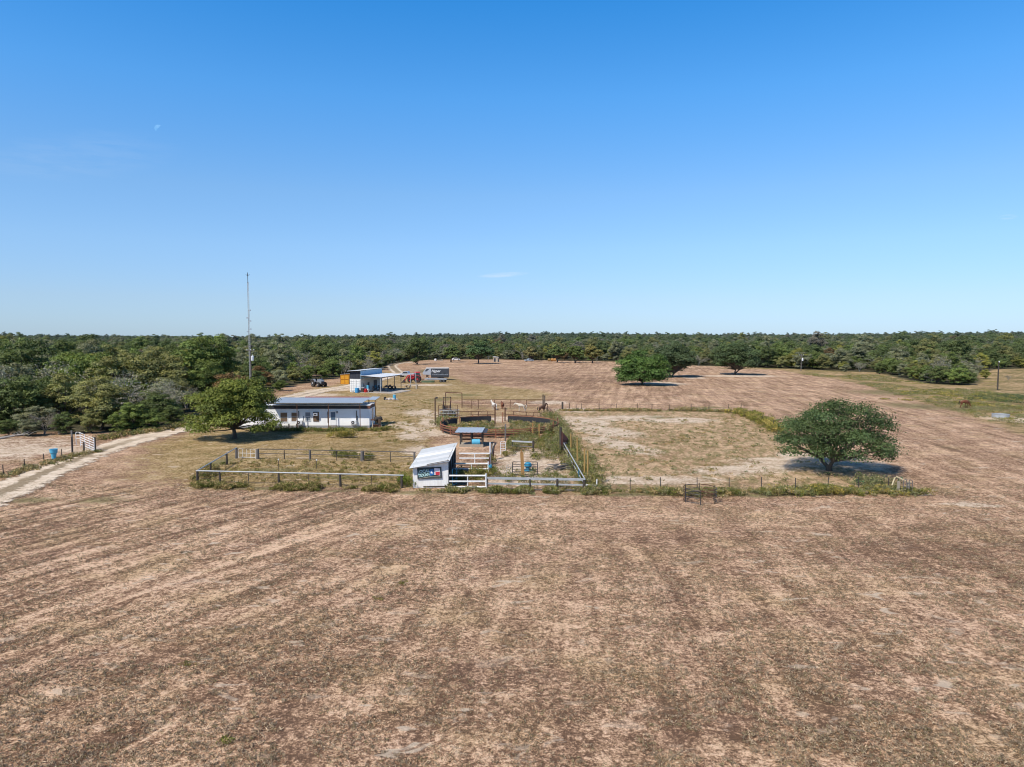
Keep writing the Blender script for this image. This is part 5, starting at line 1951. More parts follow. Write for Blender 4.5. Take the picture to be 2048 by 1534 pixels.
for k in range(4):
    a = PI / 2 * k
    b.tube([(0, 0, HM - 0.65), (0.42 * math.cos(a), 0.42 * math.sin(a), HM - 0.45)], 0.04, 5)
b.build('antenna', M['dark_metal'], ma)
for dz, sx in ((0.30, 1), (0.36, -1), (0.385, 1), (0.45, 1), (0.47, -1)):
    b = MB()
    z = HM - HM * dz * 1.0
    b.box((sx * 0.30, 0, z), (0.34, 0.2, 0.30))
    b.bar((0, 0, z), (sx * 0.3, 0, z), 0.05, 0.05)
    b.build('antenna', M['grey_metal'], ma)


def utility_pole(name, label, x, y, h, transformer, r=0.16):
    o = thing(name, label, 'utility pole', (x, y, 0))
    b = MB()
    b.tube([(0, 0, -0.2), (0, 0, h)], [r, r * 0.7], 9)
    b.build('pole', M['grey_wood'], o)
    b = MB()
    b.bar((-0.75, -0.05, h - 0.5), (0.85, -0.05, h - 0.5), 0.10, 0.12)
    ca = b.build('crossarm', M['grey_wood'], o)
    for q in (-0.65, 0.1, 0.75):
        b = MB()
        b.lathe([(0.06, 0), (0.10, 0.05), (0.06, 0.1), (0.10, 0.15), (0.05, 0.22)], 8, (q, -0.05, h - 0.44))
        b.build('insulator', M['porcelain'], ca)
    if transformer:
        b = MB()
        b.lathe([(0.24, 0), (0.29, 0.05), (0.29, 0.85), (0.24, 0.95), (0.08, 1.0)], 14, (0.45, -0.10, h - 2.6))
        b.lathe([(0.06, 0.98), (0.08, 1.06), (0.05, 1.25)], 8, (0.45, -0.10, h - 2.6))
        b.build('transformer', M['porcelain'], o)
    return o


yp = P(500, 800).y
utility_pole('utility_pole', 'wooden utility pole with a pale transformer behind the broad yard oak', XA(501, yp), yp, HT(696, yp), True, 0.18)
p = P(1602, 742)
utility_pole('utility_pole', 'distant utility pole with a white transformer at the pasture tree line', p.x, p.y, HT(708, p.y), True)
p = P(1995, 780)
o = thing('lamp_pole', 'bare dark pole standing in the grass of the right pasture', 'pole', (p.x, p.y, 0))
b = MB()
b.tube([(0, 0, -0.2), (0, 0, HT(724, p.y))], [0.17, 0.13], 9)
b.build('shaft', M['dark_wood'], o)
b = MB()
b.lathe([(0.10, 0), (0.16, 0.05), (0.16, 0.25), (0.05, 0.32)], 10, (0.12, 0, HT(724, p.y) - 0.1))
b.build('cap', M['porcelain'], o)

# moon, far away, its lit side up and to the left
md = 30000.0
c_ = P(317, 900)
u_, v_ = (317 - CX) / F, -(257 - CY) / F
dirm = Vector((u_, math.cos(PITCH) + v_ * math.sin(PITCH), -math.sin(PITCH) + v_ * math.cos(PITCH))).normalized()
mr = md * 6.2 / F
b = MB()
vs, fs = [], []
n_ = 24
for k in range(n_ + 1):
    a = PI * k / n_ - PI / 2
    vs.append((-math.cos(a) * mr, 0, math.sin(a) * mr))
    vs.append((-math.cos(a) * mr * 0.12, 0, math.sin(a) * mr))
for k in range(n_): fs.append((2 * k, 2 * k + 1, 2 * k + 3, 2 * k + 2))
b.add(vs, fs)
mm = bpy.data.materials.new('moon')
mm.use_nodes = True
g = NG(mm.node_tree)
em = g.node('ShaderNodeEmission', {'Color': g.mix(g.smooth(g.noise(g.node('ShaderNodeTexCoord').outputs['Object'], 0.012, 3.0), 0.4, 0.65), (0.235, 0.54, 0.97), (0.18, 0.48, 0.93)), 'Strength': 1.0})
g.node('ShaderNodeOutputMaterial', {'Surface': em.outputs[0]})
mo = tag(b.build('moon', mm, None), 'pale half moon in the blue sky', 'moon', None, 'thing')
mo.location = Vector((0, 0, CAM_H)) + dirm * md
mo.rotation_euler = (dirm.to_track_quat('Y', 'Z').to_matrix().to_4x4() @ Matrix.Rotation(R(38), 4, 'Y')).to_euler()
for att in ('visible_diffuse', 'visible_glossy', 'visible_shadow'):
    pass

# ------------------------------------------------------------------ left pen: pipe rails on timber posts with wire
def rail_pts(a, b_, z): return [(a[0], a[1], z), (b_[0], b_[1], z)]


fl, fr_ = P(395, 966), P(805, 976)
bl, br = P(473, 917), P(832, 925)
GT = lerp2(bl, br, 0.122)
HTOP = 1.10
posts = []
for px, w_ in ((395, .22), (442, .16), (500, .06), (561, .18), (621, .06), (684, .20), (744, .06), (804, .24)):
    t = (px - 395) / 410
    x, y = lerp2(fl, fr_, t)
    posts.append((x, y, HTOP - 0.06 if w_ < .1 else HTOP - 0.05, w_, M['dark_wood'] if w_ > .1 else M['dark_metal']))
wf = [[(q[0], q[1], z) for q in (posts[0], posts[-1])] for z in (0.2, 0.42, 0.64, 0.86)]
fence('pen_fence', 'front of the grassy pen: pale pipe rail on dark timber posts left of the shed', posts,
      [([(fl.x - .1, fl.y, HTOP), (fr_.x + .1, fr_.y, HTOP)], 0.058, M['galv'], 'top_rail')], wf, group=None)
posts = []
for t, w_ in ((0.30, .16), (0.72, .20), (1.0, .26)):
    x, y = lerp2(fl, bl, t)
    posts.append((x, y, HTOP + (0.05 if t == 1 else -0.02), w_, M['dark_wood'] if t < 1 else M['grey_wood']))
wf = [[(fl.x, fl.y, z), (bl.x, bl.y, z)] for z in (0.2, 0.42, 0.64, 0.86)]
fence('pen_fence', 'left side of the grassy pen: pale pipe rail running back from the front corner', posts,
      [([(fl.x, fl.y + .12, HTOP + .02), (bl.x, bl.y, HTOP + .05)], 0.055, M['galv'], 'top_rail')], wf)
posts = []
for px, w_ in ((517, .34), (571, .10), (623, .24), (676.6, .07), (727, .40), (782, .08), (829, .22)):
    t = (px - 473) / 359
    x, y = lerp2(bl, br, t)
    posts.append((x, y, HTOP - (0.02 if w_ > .1 else .07), w_, M['grey_wood'] if w_ > .1 else M['dark_wood']))
wf = [[(GT[0], GT[1], z), (br.x, br.y, z)] for z in (0.2, 0.42, 0.64, 0.86)]
fence('pen_fence', 'back of the grassy pen: dark pipe rail on thick grey posts facing the house', posts,
      [([(GT[0], GT[1], HTOP - .02), (br.x, br.y, HTOP - .02)], 0.045, M['dark_metal'], 'top_rail'),
       ([(GT[0], GT[1], 0.60), (br.x, br.y, 0.60)], 0.028, M['dark_metal'], 'middle_rail')], wf)
panel('pen_gate', 'light wire gate at the back left corner of the grassy pen', (bl.x + .2, bl.y), (GT[0] - .25, GT[1]), 1.05, 2, 0.022, M['white_pipe'], 'gate', 0.15, (0.25, 0.5, 0.72))
for px, py, lb in ((557.5, 940, 'left white-capped stake inside the grassy pen'), (633.5, 941, 'right white-capped stake inside the grassy pen')):
    p = P(px, py)
    o = thing('electric_stake', lb, 'stake', p)
    b = MB()
    b.tube([(0, 0, -0.05), (0, 0, 0.95)], 0.025, 6)
    b.build('stake', M['dark_metal'], o)
    b = MB()
    b.lathe([(0.05, 0.95), (0.07, 1.0), (0.05, 1.1)], 8)
    b.build('cap', M['white_paint'], o)

# ------------------------------------------------------------------ white shed with the painted sign
xs0, xs1 = XA(823.5, 60.3), XA(895, 60.1)
sd_ = thing('white_shed', 'small white shed with a patched metal roof and a painted sign', 'shed', (xs0, 60.3, 0), -0.02)
SW = xs1 - xs0
SDp = 6.6
zl0, zr0 = 1.86, 2.40
zl1, zr1 = 2.28, 2.86
b = MB()
b.prism([(0, 0.0), (SW, 0.0), (SW, zr0 - 0.04), (0, zl0 - 0.04)], 0, 0.08)
b.build('front_wall', M['shed_white'], sd_)
b = MB()
for k in range(1, 5): b.box((SW * k / 5, -0.006, (zl0 + (zr0 - zl0) * k / 5) / 2 - 0.03), (0.03, 0.014, zl0 + (zr0 - zl0) * k / 5 - 0.12))
b.build('batten', M['shed_white'], sd_)
b = MB()
vs = [(0, 0.08, 0), (0, SDp, 0), (0, SDp, zl1 - .05), (0, 0.08, zl0 - .05)]
b.add([(x, y, z) for x, y, z in vs] + [(0.06, y, z) for x, y, z in vs], [(0, 1, 2, 3), (7, 6, 5, 4), (0, 4, 5, 1), (1, 5, 6, 2), (2, 6, 7, 3), (3, 7, 4, 0)])
b.prism([(0.06, 0), (SW, 0), (SW, zr1 - .06), (0.06, zl1 - .06)], SDp - 0.06, SDp)
b.build('back_wall', M['galv'], sd_)
b = MB()   # dark half-height boards along the open right side
for z in (0.28, 0.62, 0.96): b.bar((SW - 0.04, 0.3, z), (SW - 0.04, SDp - 0.1, z), 0.05, 0.26)
b.build('side_board', M['dark_wood'], sd_)
for y, z in ((0.2, zr0), (2.2, zr0 + .14), (4.4, zr0 + 0.29), (SDp - 0.12, zr1)):
    b = MB()
    b.bar((SW - 0.07, y, -0.05), (SW - 0.07, y, z - 0.08), 0.11, 0.11)
    b.build('side_post', M['dark_wood'], sd_)
b = MB()
b.bar((SW - 0.05, -0.1, zr0 - 0.07), (SW - 0.05, SDp, zr1 - 0.07), 0.08, 0.14)
b.bar((0.05, -0.1, zl0 - 0.07), (0.05, SDp, zl1 - 0.07), 0.08, 0.14)
b.build('rafter', M['dark_wood'], sd_)
M['sheet_grey'] = mat('sheet_grey', (0.60, 0.62, 0.63), 0.5, c2=(0.42, 0.42, 0.41), scale=1.4, amt=0.7, stretch=(1, 4, 1))
M['sheet_pale'] = mat('sheet_pale', (0.70, 0.71, 0.71), 0.5, c2=(0.52, 0.51, 0.49), scale=1.4, amt=0.7, stretch=(1, 4, 1))
tones = ['sheet_pale', 'sheet_grey', 'sheet_pale', 'sheet_grey', 'white_paint', 'sheet_pale', 'sheet_grey', 'sheet_grey']
n_ = 8
for k in range(n_):
    y0, y1 = -0.42 + (SDp + 0.7) * k / n_, -0.42 + (SDp + 0.7) * (k + 1.06) / n_
    b = MB()
    vs, fs = [], []
    for i in range(5):
        y = y0 + (y1 - y0) * i / 4
        f_ = (y - 0) / SDp
        u = 0.028 if i in (1, 3) else 0.0
        lz = 0.012 * (k % 2)
        vs += [(-0.24, y, zl0 + (zl1 - zl0) * f_ - 0.05 + u + lz), (SW + 0.14, y, zr0 + (zr1 - zr0) * f_ + 0.02 + u + lz)]
    for i in range(4): fs.append((2 * i, 2 * i + 1, 2 * i + 3, 2 * i + 2))
    vs2 = [(x, y, z - 0.012) for x, y, z in vs]
    nb = len(vs)
    fs2 = [tuple(q + nb for q in reversed(f)) for f in fs]
    ed_ = [(0, 2, 2 + nb, nb), (8, 9, 9 + nb, 8 + nb), (0, nb, 1 + nb, 1)]
    b.add(vs + vs2, fs + fs2 + ed_)
    b.build('roof_sheet', M[tones[k]], sd_)
b = MB()
b.bar((SW * 0.42, -0.46, zl0 + (zr0 - zl0) * .42 + 0.04), (SW + 0.10, -0.40, zr0 + 0.08), 0.10, 0.05)
b.build('roof_batten', M['grey_wood'], sd_)
b = MB()
b.bar((0.9, -0.015, 0.12), (SW - 0.05, -0.015, 0.16), 0.03, 0.10)
b.build('base_board', M['dark_wood'], sd_)
# sign board (hangs on the wall)
sg = thing('painted_sign', 'dark framed sign with mint lettering and a flag can on the shed wall', 'sign', (xs0 + SW * 0.47, 60.3 - 0.07, 1.32), -0.02)
SGW, SGH = 2.08, 0.98
tilt = 0.045
sg.rotation_euler = (-0.03, -tilt, -0.02)
b = MB()
b.box((0, 0, 0), (SGW, 0.03, SGH))
b.build('board', M['sign_dark'], sg)
b = MB()
for z in (-SGH / 2 + .02, SGH / 2 - .02): b.box((0, -0.018, z), (SGW, 0.045, 0.045))
for x in (-SGW / 2 + .02, SGW / 2 - .02): b.box((x, -0.018, 0), (0.045, 0.045, SGH - .09))
b.build('frame', M['dark_metal'], sg)
text_mesh('lettering', 'LOCAL', 0.36, M['letter_mint'], sg, (-0.50, -0.022, 0.15), (PI / 2, -0.10, 0), 0.003, sx=0.92)
text_mesh('lettering', 'TEXAN', 0.36, M['letter_mint'], sg, (-0.46, -0.022, -0.17), (PI / 2, -0.10, 0), 0.003, sx=0.92)
b = MB()
b.prism([(0.02, -0.24), (0.40, -0.19), (0.36, 0.36), (0.02, 0.27)], -0.030, -0.016)
fb = b.build('can_left', M['flag_blue'], sg)
b = MB()
st_ = []
for k in range(10):
    a = PI / 2 + 2 * PI * k / 10
    r_ = 0.15 if k % 2 == 0 else 0.062
    st_.append((0.20 + math.cos(a) * r_, 0.04 + math.sin(a) * r_))
b.prism(st_, -0.037, -0.031)
b.build('star', M['letter_white'], fb)
b = MB()
b.prism([(0.42, -0.18), (0.92, -0.26), (0.93, 0.36), (0.44, 0.40)], -0.028, -0.016)
fw = b.build('can_right', M['flag_white'], sg)
b = MB()
b.prism([(0.52, -0.20), (0.88, -0.22), (0.90, 0.09), (0.52, 0.07)], -0.036, -0.029)
b.build('red_stripe', M['flag_red'], fw)
b = MB()
b.prism([(-0.98, -0.44), (-0.3, -0.35), (0.0, -0.30), (0.95, -0.36), (0.95, -0.40), (0.0, -0.36), (-0.9, -0.46)], -0.026, -0.016)
b.build('ribbon', M['pale_wood'], sg)

# white pipe stall right of the shed: three cross panels and the right-hand posts
xp = XA(971.5, 60.0)
for y, lb in ((60.05, 'front white pipe panel joining the white shed to the pipe fence'), (65.8, 'middle white pipe panel inside the stall beside the shed'), (71.6, 'rear white pipe panel of the stall beside the shed')):
    o = thing('pipe_hurdle', lb, 'panel', (xs1 + 0.1, y, 0), 0, 'white pipe panels of the stall')
    Lp = xp - xs1 - 0.1
    for z in (0.14, 0.62, 1.12) if y < 70 else (0.62, 1.12):
        b = MB()
        b.tube([(0, 0, z), (Lp, 0, z)], 0.075, 7)
        b.build('rail', M['white_pipe'], o)
    b = MB()
    b.tube([(Lp * 0.5, 0, 0.14), (Lp * 0.5, 0, 1.12)], 0.05, 7)
    b.build('upright', M['white_pipe'], o)
    if y > 61:
        b = MB()
        for k in range(5): b.bar((0.4, 0.05, 0.25 + 0.17 * k), (Lp, 0.05, 0.25 + 0.17 * k), 0.02, 0.04)
        b.build('slat', M['rust'], o)
for y, h, lb in ((60.05, 1.30, 'front white post of the pipe stall'), (65.8, 1.30, 'middle white post of the pipe stall'), (71.6, 2.25, 'tall white post at the back of the pipe stall')):
    b = MB()
    b.tube([(0, 0, -0.1), (0, 0, h)], 0.075, 9)
    q = tag(b.build('white_post', M['white_pipe'], None), lb, 'post')
    q.location = (xp, y, 0)
o = thing('stall_gate', 'narrow light blue gate standing open inside the stall by the shed wall', 'gate', (xs1 + 0.30, 60.7, 0), 1.2)
b = MB()
b.tube([(0, 0, 0.15), (0, 0, 1.55), (0.9, 0, 1.55), (0.9, 0, 0.15), (0, 0, 0.15)], 0.028, 6)
b.build('frame', M['light_blue'], o)
for z in (0.6, 1.05):
    b = MB()
    b.tube([(0, 0, z), (0.9, 0, z)], 0.022, 6)
    b.build('rail', M['teal'], o)
o = thing('feed_bucket', 'pale blue bucket hung on the middle post of the stall', 'bucket', (xp + 0.18, 65.7, 0.72))
b = MB()
b.lathe([(0.13, 0), (0.18, 0.30), (0.19, 0.30), (0.15, 0.02)], 12)
b.build('pail', M['light_blue'], o)
b = MB()
b.tube([(-0.17, 0, 0.30), (-0.1, 0, 0.45), (0.1, 0, 0.45), (0.17, 0, 0.30)], 0.01, 5)
b.build('handle', M['galv'], o)
panel('stall_hurdle', 'rusty side panel along the right side of the pipe stall', (xp, 66.2), (xp, 71.4), 1.25, 4, 0.03, M['rust'], 'panel')

# ------------------------------------------------------------------ right-hand pen
a_, b2 = P(972, 981), P(1170, 984)
posts = [(*lerp2(a_, b2, t), 1.05, w_, M['dark_wood']) for t, w_ in ((0.02, .1), (0.45, .14), (0.72, .22), (0.99, .26))]
fence('pipe_fence', 'front of the weedy right pen: two grey-blue boards right of the white panel', posts,
      [([(a_.x, a_.y, 1.06), (b2.x, b2.y, 1.06)], (0.06, 0.20), M['galv'], 'top_rail'), ([(a_.x, a_.y, 0.60), (b2.x, b2.y, 0.60)], (0.05, 0.13), M['galv'], 'middle_rail'),
       ([(a_.x, a_.y, 0.16), (b2.x, b2.y, 0.16)], (0.05, 0.10), M['grey_wood'], 'bottom_rail')])
c2 = P(1193, 985)
fence('brace_fence', 'short white brace rail and post past the corner of the right pen', [(c2.x, c2.y, 1.15, 0.10, M['white_pipe'])],
      [([(b2.x, b2.y, 0.62), (c2.x, c2.y, 0.60)], 0.035, M['white_pipe'], 'brace_rail'), ([(b2.x, b2.y, 0.60), (c2.x, c2.y, 0.1)], 0.02, M['white_pipe'], 'diagonal_brace')])
d2 = P(1127, 905)
posts = [(*lerp2(b2, d2, t), 1.1, .14, M['teal'] if t < .4 else M['dark_wood']) for t in (0.22, 0.45, 0.72, 0.97)]
fence('pipe_fence', 'right side of the weedy right pen: pale pipe rail running back', posts,
      [([(b2.x, b2.y, 1.08), (d2.x, d2.y, 1.12)], 0.05, M['galv'], 'top_rail'), ([(b2.x, b2.y, 0.55), (d2.x, d2.y, 0.58)], 0.035, M['galv'], 'middle_rail')])
p = P(1121, 906)
o = thing('gate_post', 'tall dark gate post at the back right of the weedy pen', 'post', p)
b = MB()
b.tube([(0, 0, -0.1), (0, 0, 2.9)], 0.13, 9)
b.build('post', M['dark_wood'], o)
b = MB()
b.bar((0.5, -0.1, 0.35), (0.5, -0.1, 1.2), 0.35, 0.3)
b.build('block', M['dark_metal'], o)
p2, p3 = P(1124, 904), P(1136, 893)
o = thing('red_gate', 'rusty red sheet gate leaning by the tall dark gate post', 'gate', (p2.x, p2.y, 0), math.atan2(p3.y - p2.y, p3.x - p2.x))
b = MB()
Lg = (p3 - p2).length
b.add([(0, 0, 0.6), (Lg, 0, 0.2), (Lg, 0, 1.0), (0, 0, 2.3), (0, .05, 0.6), (Lg, .05, 0.2), (Lg, .05, 1.0), (0, .05, 2.3)], [(0, 1, 2, 3), (7, 6, 5, 4), (0, 4, 5, 1), (1, 5, 6, 2), (2, 6, 7, 3), (3, 7, 4, 0)])
b.build('sheet', mat('red_sheet', (0.24, 0.05, 0.045), 0.7, c2=(0.13, 0.05, 0.04)), o)
b = MB()
b.bar((0, -0.03, 0.3), (0, -0.03, 2.35), 0.06, 0.06)
b.bar((0, -0.03, 1.4), (Lg, -0.03, 0.55), 0.05, 0.06)
b.build('frame', M['rust'], o)
YP = [(1137, 868, 908, 'yellow pole farthest back along the right pen'), (1149, 875, 940, 'tall yellow pole second from the back along the right pen'),
      (1163, 897, 957, 'yellow pole second from the front corner of the right pen'), (1169.5, 901, 962, 'yellow pole nearest the front corner of the right pen')]
for px, top, base, lb in YP:
    p = P(px, base)
    b = MB()
    b.tube([(0, 0, -0.1), (0.03, 0, 1.2), (0.0, 0, HT(top, p.y))], [0.085, 0.08, 0.07], 8)
    q = tag(b.build('yellow_pole', M['yellow_wood'], None), lb, 'pole')
    q.location = (p.x + 0.25, p.y, 0)
p = P(1046, 955)
b = MB()
hh = HT(899, p.y)
b.bar((0, 0, -0.1), (-0.12, 0, hh - 0.25), 0.30, 0.12)
b.bar((-0.12, 0, hh - 0.26), (-0.20, 0, hh), 0.16, 0.115)
q = tag(b.build('timber_post', M['orange_wood'], None), 'thick orange-brown timber post in the middle of the right pen', 'post')
q.location = p
pa, pb = P(1025, 951), P(1075, 951)
panel('cattle_hurdle', 'black round-cornered cattle panel behind the orange-brown post', (pa.x, pa.y), (pb.x, pb.y), 1.30, 5, 0.035, M['dark_metal'], 'panel', 0.12, (0.42, 0.82))
pa, pb = P(1013, 952), P(1024, 951.5)
panel('grey_hurdle', 'small grey mesh panel left of the black cattle panel', (pa.x, pa.y), (pb.x, pb.y), 1.05, 4, 0.016, M['galv'], 'panel', 0.05, (0.33, 0.66))
M['teal_light'] = mat('teal_light', (0.03, 0.26, 0.44), 0.5)
p = P(1056, 942)
o = thing('mineral_feeder', 'teal mineral feeder with a hooded lid behind the black cattle panel', 'feeder', p, 0.3)
o.scale = (0.82, 0.82, 0.9)
b = MB()
b.lathe([(0.46, 0), (0.52, 0.10), (0.30, 0.26), (0.26, 0.5)], 16)
b.build('base', M['teal'], o)
b = MB()
b.lathe([(0.26, 0.48), (0.44, 0.55), (0.46, 0.72), (0.30, 0.92), (0.1, 0.97)], 16)
b.build('hood', M['teal_light'], o)
pa, pb = P(1024, 902), P(1066, 904)
fence('inner_fence', 'short rail on a thick dark post in the weeds behind the sandy pen', [(pb.x, pb.y, 1.25, .26, M['dark_wood']), (pa.x, pa.y, 1.1, .10, M['dark_wood'])],
      [([(pa.x, pa.y, 1.14), (pb.x, pb.y, 1.12)], (0.05, 0.17), M['galv'], 'top_rail'), ([(pa.x, pa.y, 0.6), (pb.x, pb.y, 0.6)], (0.04, 0.10), M['grey_wood'], 'middle_rail')])
pa, pb = P(1001, 909), P(1011, 909)
panel('white_gate', 'small white ladder-like gate left of the weedy back fence', (pa.x, pa.y), (pb.x, pb.y), 1.45, 5, 0.03, M['white_pipe'], 'gate', 0.15, ())
for i, (px, py, tx, lb, m) in enumerate(((976, 922, 983, 'left one of the boards leaning behind the pipe stall', 'brown_wood'), (981, 921, 987, 'pale board leaning in the middle behind the pipe stall', 'pale_wood'),
                                         (985, 920, 988, 'dark right one of the boards leaning behind the pipe stall', 'red_wood'))):
    p = P(px, py)
    b = MB()
    b.bar((0, 0, 0.0), (XA(tx, p.y) - p.x, 0.5, 1.75), 0.18, 0.06)
    q = tag(b.build('leaning_board', M[m], None), lb, 'board')
    q.location = p
p = P(1118, 938)
o = thing('scrap_pile', 'grey weathered planks piled on the sand of the right pen', 'plank pile', p, -0.6)
jr = random.Random(3)
for k in range(9):
    b = MB()
    x, y = jr.uniform(-1.0, 1.0), jr.uniform(-0.6, 0.6)
    a = jr.uniform(-0.5, 0.5) + 1.2
    l_ = jr.uniform(0.7, 1.4)
    b.bar((x - math.cos(a) * l_, y - math.sin(a) * l_, 0.06 + 0.05 * k), (x + math.cos(a) * l_, y + math.sin(a) * l_, 0.09 + 0.04 * k), 0.2, 0.04)
    b.build('plank', M['grey_wood'], o)

# ------------------------------------------------------------------ small open shelter with the blue drum
pl, pr_ = P(921, 893.5), P(964, 894.5)
sx0, sy0 = pl.x, pl.y
so = thing('open_shelter', 'small open shelter with a flat grey roof in front of the round pen', 'shelter', (sx0, sy0, 0))
SWd = pr_.x - pl.x
for x in (0.0, SWd * 0.5, SWd):
    for y in (0, 2.3):
        b = MB()
        b.bar((x, y, -0.05), (x, y, 1.72), 0.17, 0.17)
        b.build('post', M['dark_wood'], so)
b = MB()
vs, fs = [], []
for i in range(29):
    x = -0.62 + (SWd + 0.62 + .05) * i / 28
    u = 0.03 if i % 4 == 0 else 0
    vs += [(x, -0.5, 1.78 + u), (x + 0.2, 2.7, 1.95 + u), (x, -0.5, 1.75 + u), (x + 0.2, 2.7, 1.92 + u)]
for i in range(28):
    a = i * 4
    fs += [(a, a + 4, a + 5, a + 1), (a + 2, a + 3, a + 7, a + 6), (a, a + 2, a + 6, a + 4), (a + 1, a + 5, a + 7, a + 3)]
b.add(vs, fs)
b.build('roof', M['grey_metal'], so)
b = MB()
b.slab([(SWd + 0.08, -0.3, 1.74), (SWd + 0.55, -0.3, 1.72), (SWd + 0.65, 2.4, 1.86), (SWd + 0.2, 2.4, 1.88)], 0.03)
b.build('roof_strip', M['dark_metal'], so)
b = MB()
b.box((SWd / 2, 1.0, 0.10), (SWd + 0.3, 2.4, 0.20))
b.box((SWd / 2, -0.25, 0.16), (SWd + 0.3, 0.12, 0.32))
b.build('platform', M['pale_wood'], so)
for z in (0.55, 0.95):
    b = MB()
    b.bar((0, 2.40, z), (SWd, 2.40, z), 0.04, 0.18)
    b.build('back_board', M['red_wood'], so)
q = barrel(None, 'blue_drum', (sx0 + SWd * 0.72, sy0 + 0.1, 0.56), 0.36, 0.98, M['light_blue'], 'X')
tag(q, 'bright blue drum lying on its side under the small open shelter', 'drum')
o = thing('drum_cradle', 'dark timber cradle under the bright blue drum', 'stand', (sx0 + SWd * 0.72, sy0 + 0.1, 0.06))
for x in (-0.3, 0.3):
    b = MB()
    b.box((x, 0, 0.08), (0.1, 0.6, 0.16))
    b.bar((x, -0.3, 0.05), (x, -0.22, 0.42), 0.08, 0.07)
    b.bar((x, 0.3, 0.05), (x, 0.22, 0.42), 0.08, 0.07)
    b.build('leg', M['dark_wood'], o)

# ------------------------------------------------------------------ round pen
RC, RR_ = Vector((-1.75, 98.7, 0)), 8.2
rp = thing('round_pen', 'round pen of rusty rails and black belting panels overgrown inside', 'round pen', RC)


def rpt(a, z=0.0, r=RR_): return (r * math.cos(a), r * math.sin(a), z)


M['orange_rust'] = mat('orange_rust', (0.36, 0.16, 0.085), 0.8, c2=(0.22, 0.10, 0.06), scale=3.0, amt=0.7)
NPST = 22
for k in range(NPST):
    a = 2 * PI * (k + 0.35) / NPST
    b = MB()
    hgt_ = 1.22 + (0.35 if k % 5 == 0 else 0)
    b.bar(rpt(a, -0.05), rpt(a, hgt_), 0.16, 0.16)
    b.build('post', M['orange_rust'] if k % 3 else M['red_wood'], rp)


def arc(a0, a1, z, n=8, r=RR_): return [rpt(a0 + (a1 - a0) * i / n, z, r) for i in range(n + 1)]


gate_gap = (R(82), R(100))
arcs = [(R(100), R(136), 'b'), (R(141), R(180), 'b'), (R(180), R(222), 'w'), (R(222), R(300), 'r'), (R(300), R(318), 'r'), (R(324), R(334), 'r'), (R(332), R(372), 'b'), (R(372), R(442), 'b')]
for a0, a1, kd in arcs:
    if kd == 'b':
        b = MB()
        pts = arc(a0, a1, 0.0, 9, RR_ - 0.10)
        vs = [(x, y, 0.08) for x, y, z in pts] + [(x, y, 1.0) for x, y, z in pts] + [(x * 0.996, y * 0.996, 0.08) for x, y, z in pts] + [(x * 0.996, y * 0.996, 1.0) for x, y, z in pts]
        n_ = len(pts)
        fs = []
        for i in range(n_ - 1):
            fs += [(i, i + 1, n_ + i + 1, n_ + i), (2 * n_ + i, 3 * n_ + i, 3 * n_ + i + 1, 2 * n_ + i + 1), (n_ + i, n_ + i + 1, 3 * n_ + i + 1, 3 * n_ + i)]
        b.add(vs, fs)
        b.build('belting_panel', M['belting'], rp)
        zs = (1.04,)
    elif kd == 'w':
        zs = (0.40, 0.72, 1.04)
    else:
        zs = (0.30, 0.55, 0.80, 1.06)
    for z in zs:
        b = MB()
        pts = arc(a0, a1, z, 10, RR_ + 0.08)
        for i in range(len(pts) - 1): b.bar(pts[i], pts[i + 1], 0.05, 0.13)
        b.build('rail', M['galv_pale'] if (kd == 'w' and z < 0.4) else (M['red_wood'] if z < 1 else M['orange_rust']), rp)
    if kd in 'rw':
        b = MB()
        pts = arc(a0, a1, 0, 10, RR_ - 0.12)
        for i in range(len(pts) - 1): b.bar((pts[i][0], pts[i][1], 0.40), (pts[i + 1][0], pts[i + 1][1], 0.40), 0.02, 0.40)
        b.build('inner_belting', M['belting'], rp)
for px, top, base, lb, m in ((990, 808, 846.5, 'left tall rusty post of the round pen gate', 'rust'), (1010, 815, 842, 'right tall rusty post of the round pen gate', 'rust'),
                             (1010.5, 848, 882, 'tall grey post at the front of the round pen', 'grey_wood'), (1065, 846, 876, 'left one of two orange timber posts at the front right of the round pen', 'orange_wood'),
                             (1078, 848, 875, 'right one of two orange timber posts at the front right of the round pen', 'orange_wood'), (949, 845, 868, 'short rusty post at the back of the round pen', 'rust')):
    if px == 949: continue
    p = P(px, base)
    b = MB()
    b.bar((0, 0, -0.1), (0.02, 0, HT(top, p.y)), 0.19, 0.19)
    q = tag(b.build('gate_post', M[m], None), lb, 'post')
    q.location = p
for z in ():
    pass

# ------------------------------------------------------------------ back corral
pa, pb = P(924, 817), P(1087, 817)
posts = [(*lerp2(pa, pb, t), 1.62, .11, M['rust']) for t in (0.0, 0.12, 0.20, 0.40, 0.59, 0.79, 1.0)]
fence('corral_fence', 'back rail fence of the horse corral: six rusty pipes', posts, [(rail_pts(pa, pb, z), 0.045 if z > 1.5 else 0.030, M['rust'], 'rail') for z in (0.30, 0.58, 0.86, 1.14, 1.36, 1.60)])
pa, pb = P(916, 840), P(990, 838)
posts = [(*lerp2(pa, pb, t), 1.3, .11, M['rust']) for t in (0.35, 0.55, 0.8)]
fence('corral_fence', 'left front rail of the horse corral behind the round pen', posts, [(rail_pts(pa, pb, z), 0.045, M['rust'], 'rail') for z in (0.75, 1.28)])
pa, pb = P(1010, 838), P(1082, 842)
posts = [(*lerp2(pa, pb, t), 1.3, .11, M['rust']) for t in (0.25, 0.6, 0.8, 1.0)]
fence('corral_fence', 'right front rail of the horse corral behind the round pen', posts, [(rail_pts(pa, pb, z), 0.045, M['rust'], 'rail') for z in (0.75, 1.28)])
pa, pb = P(1088, 818), P(1108, 842)
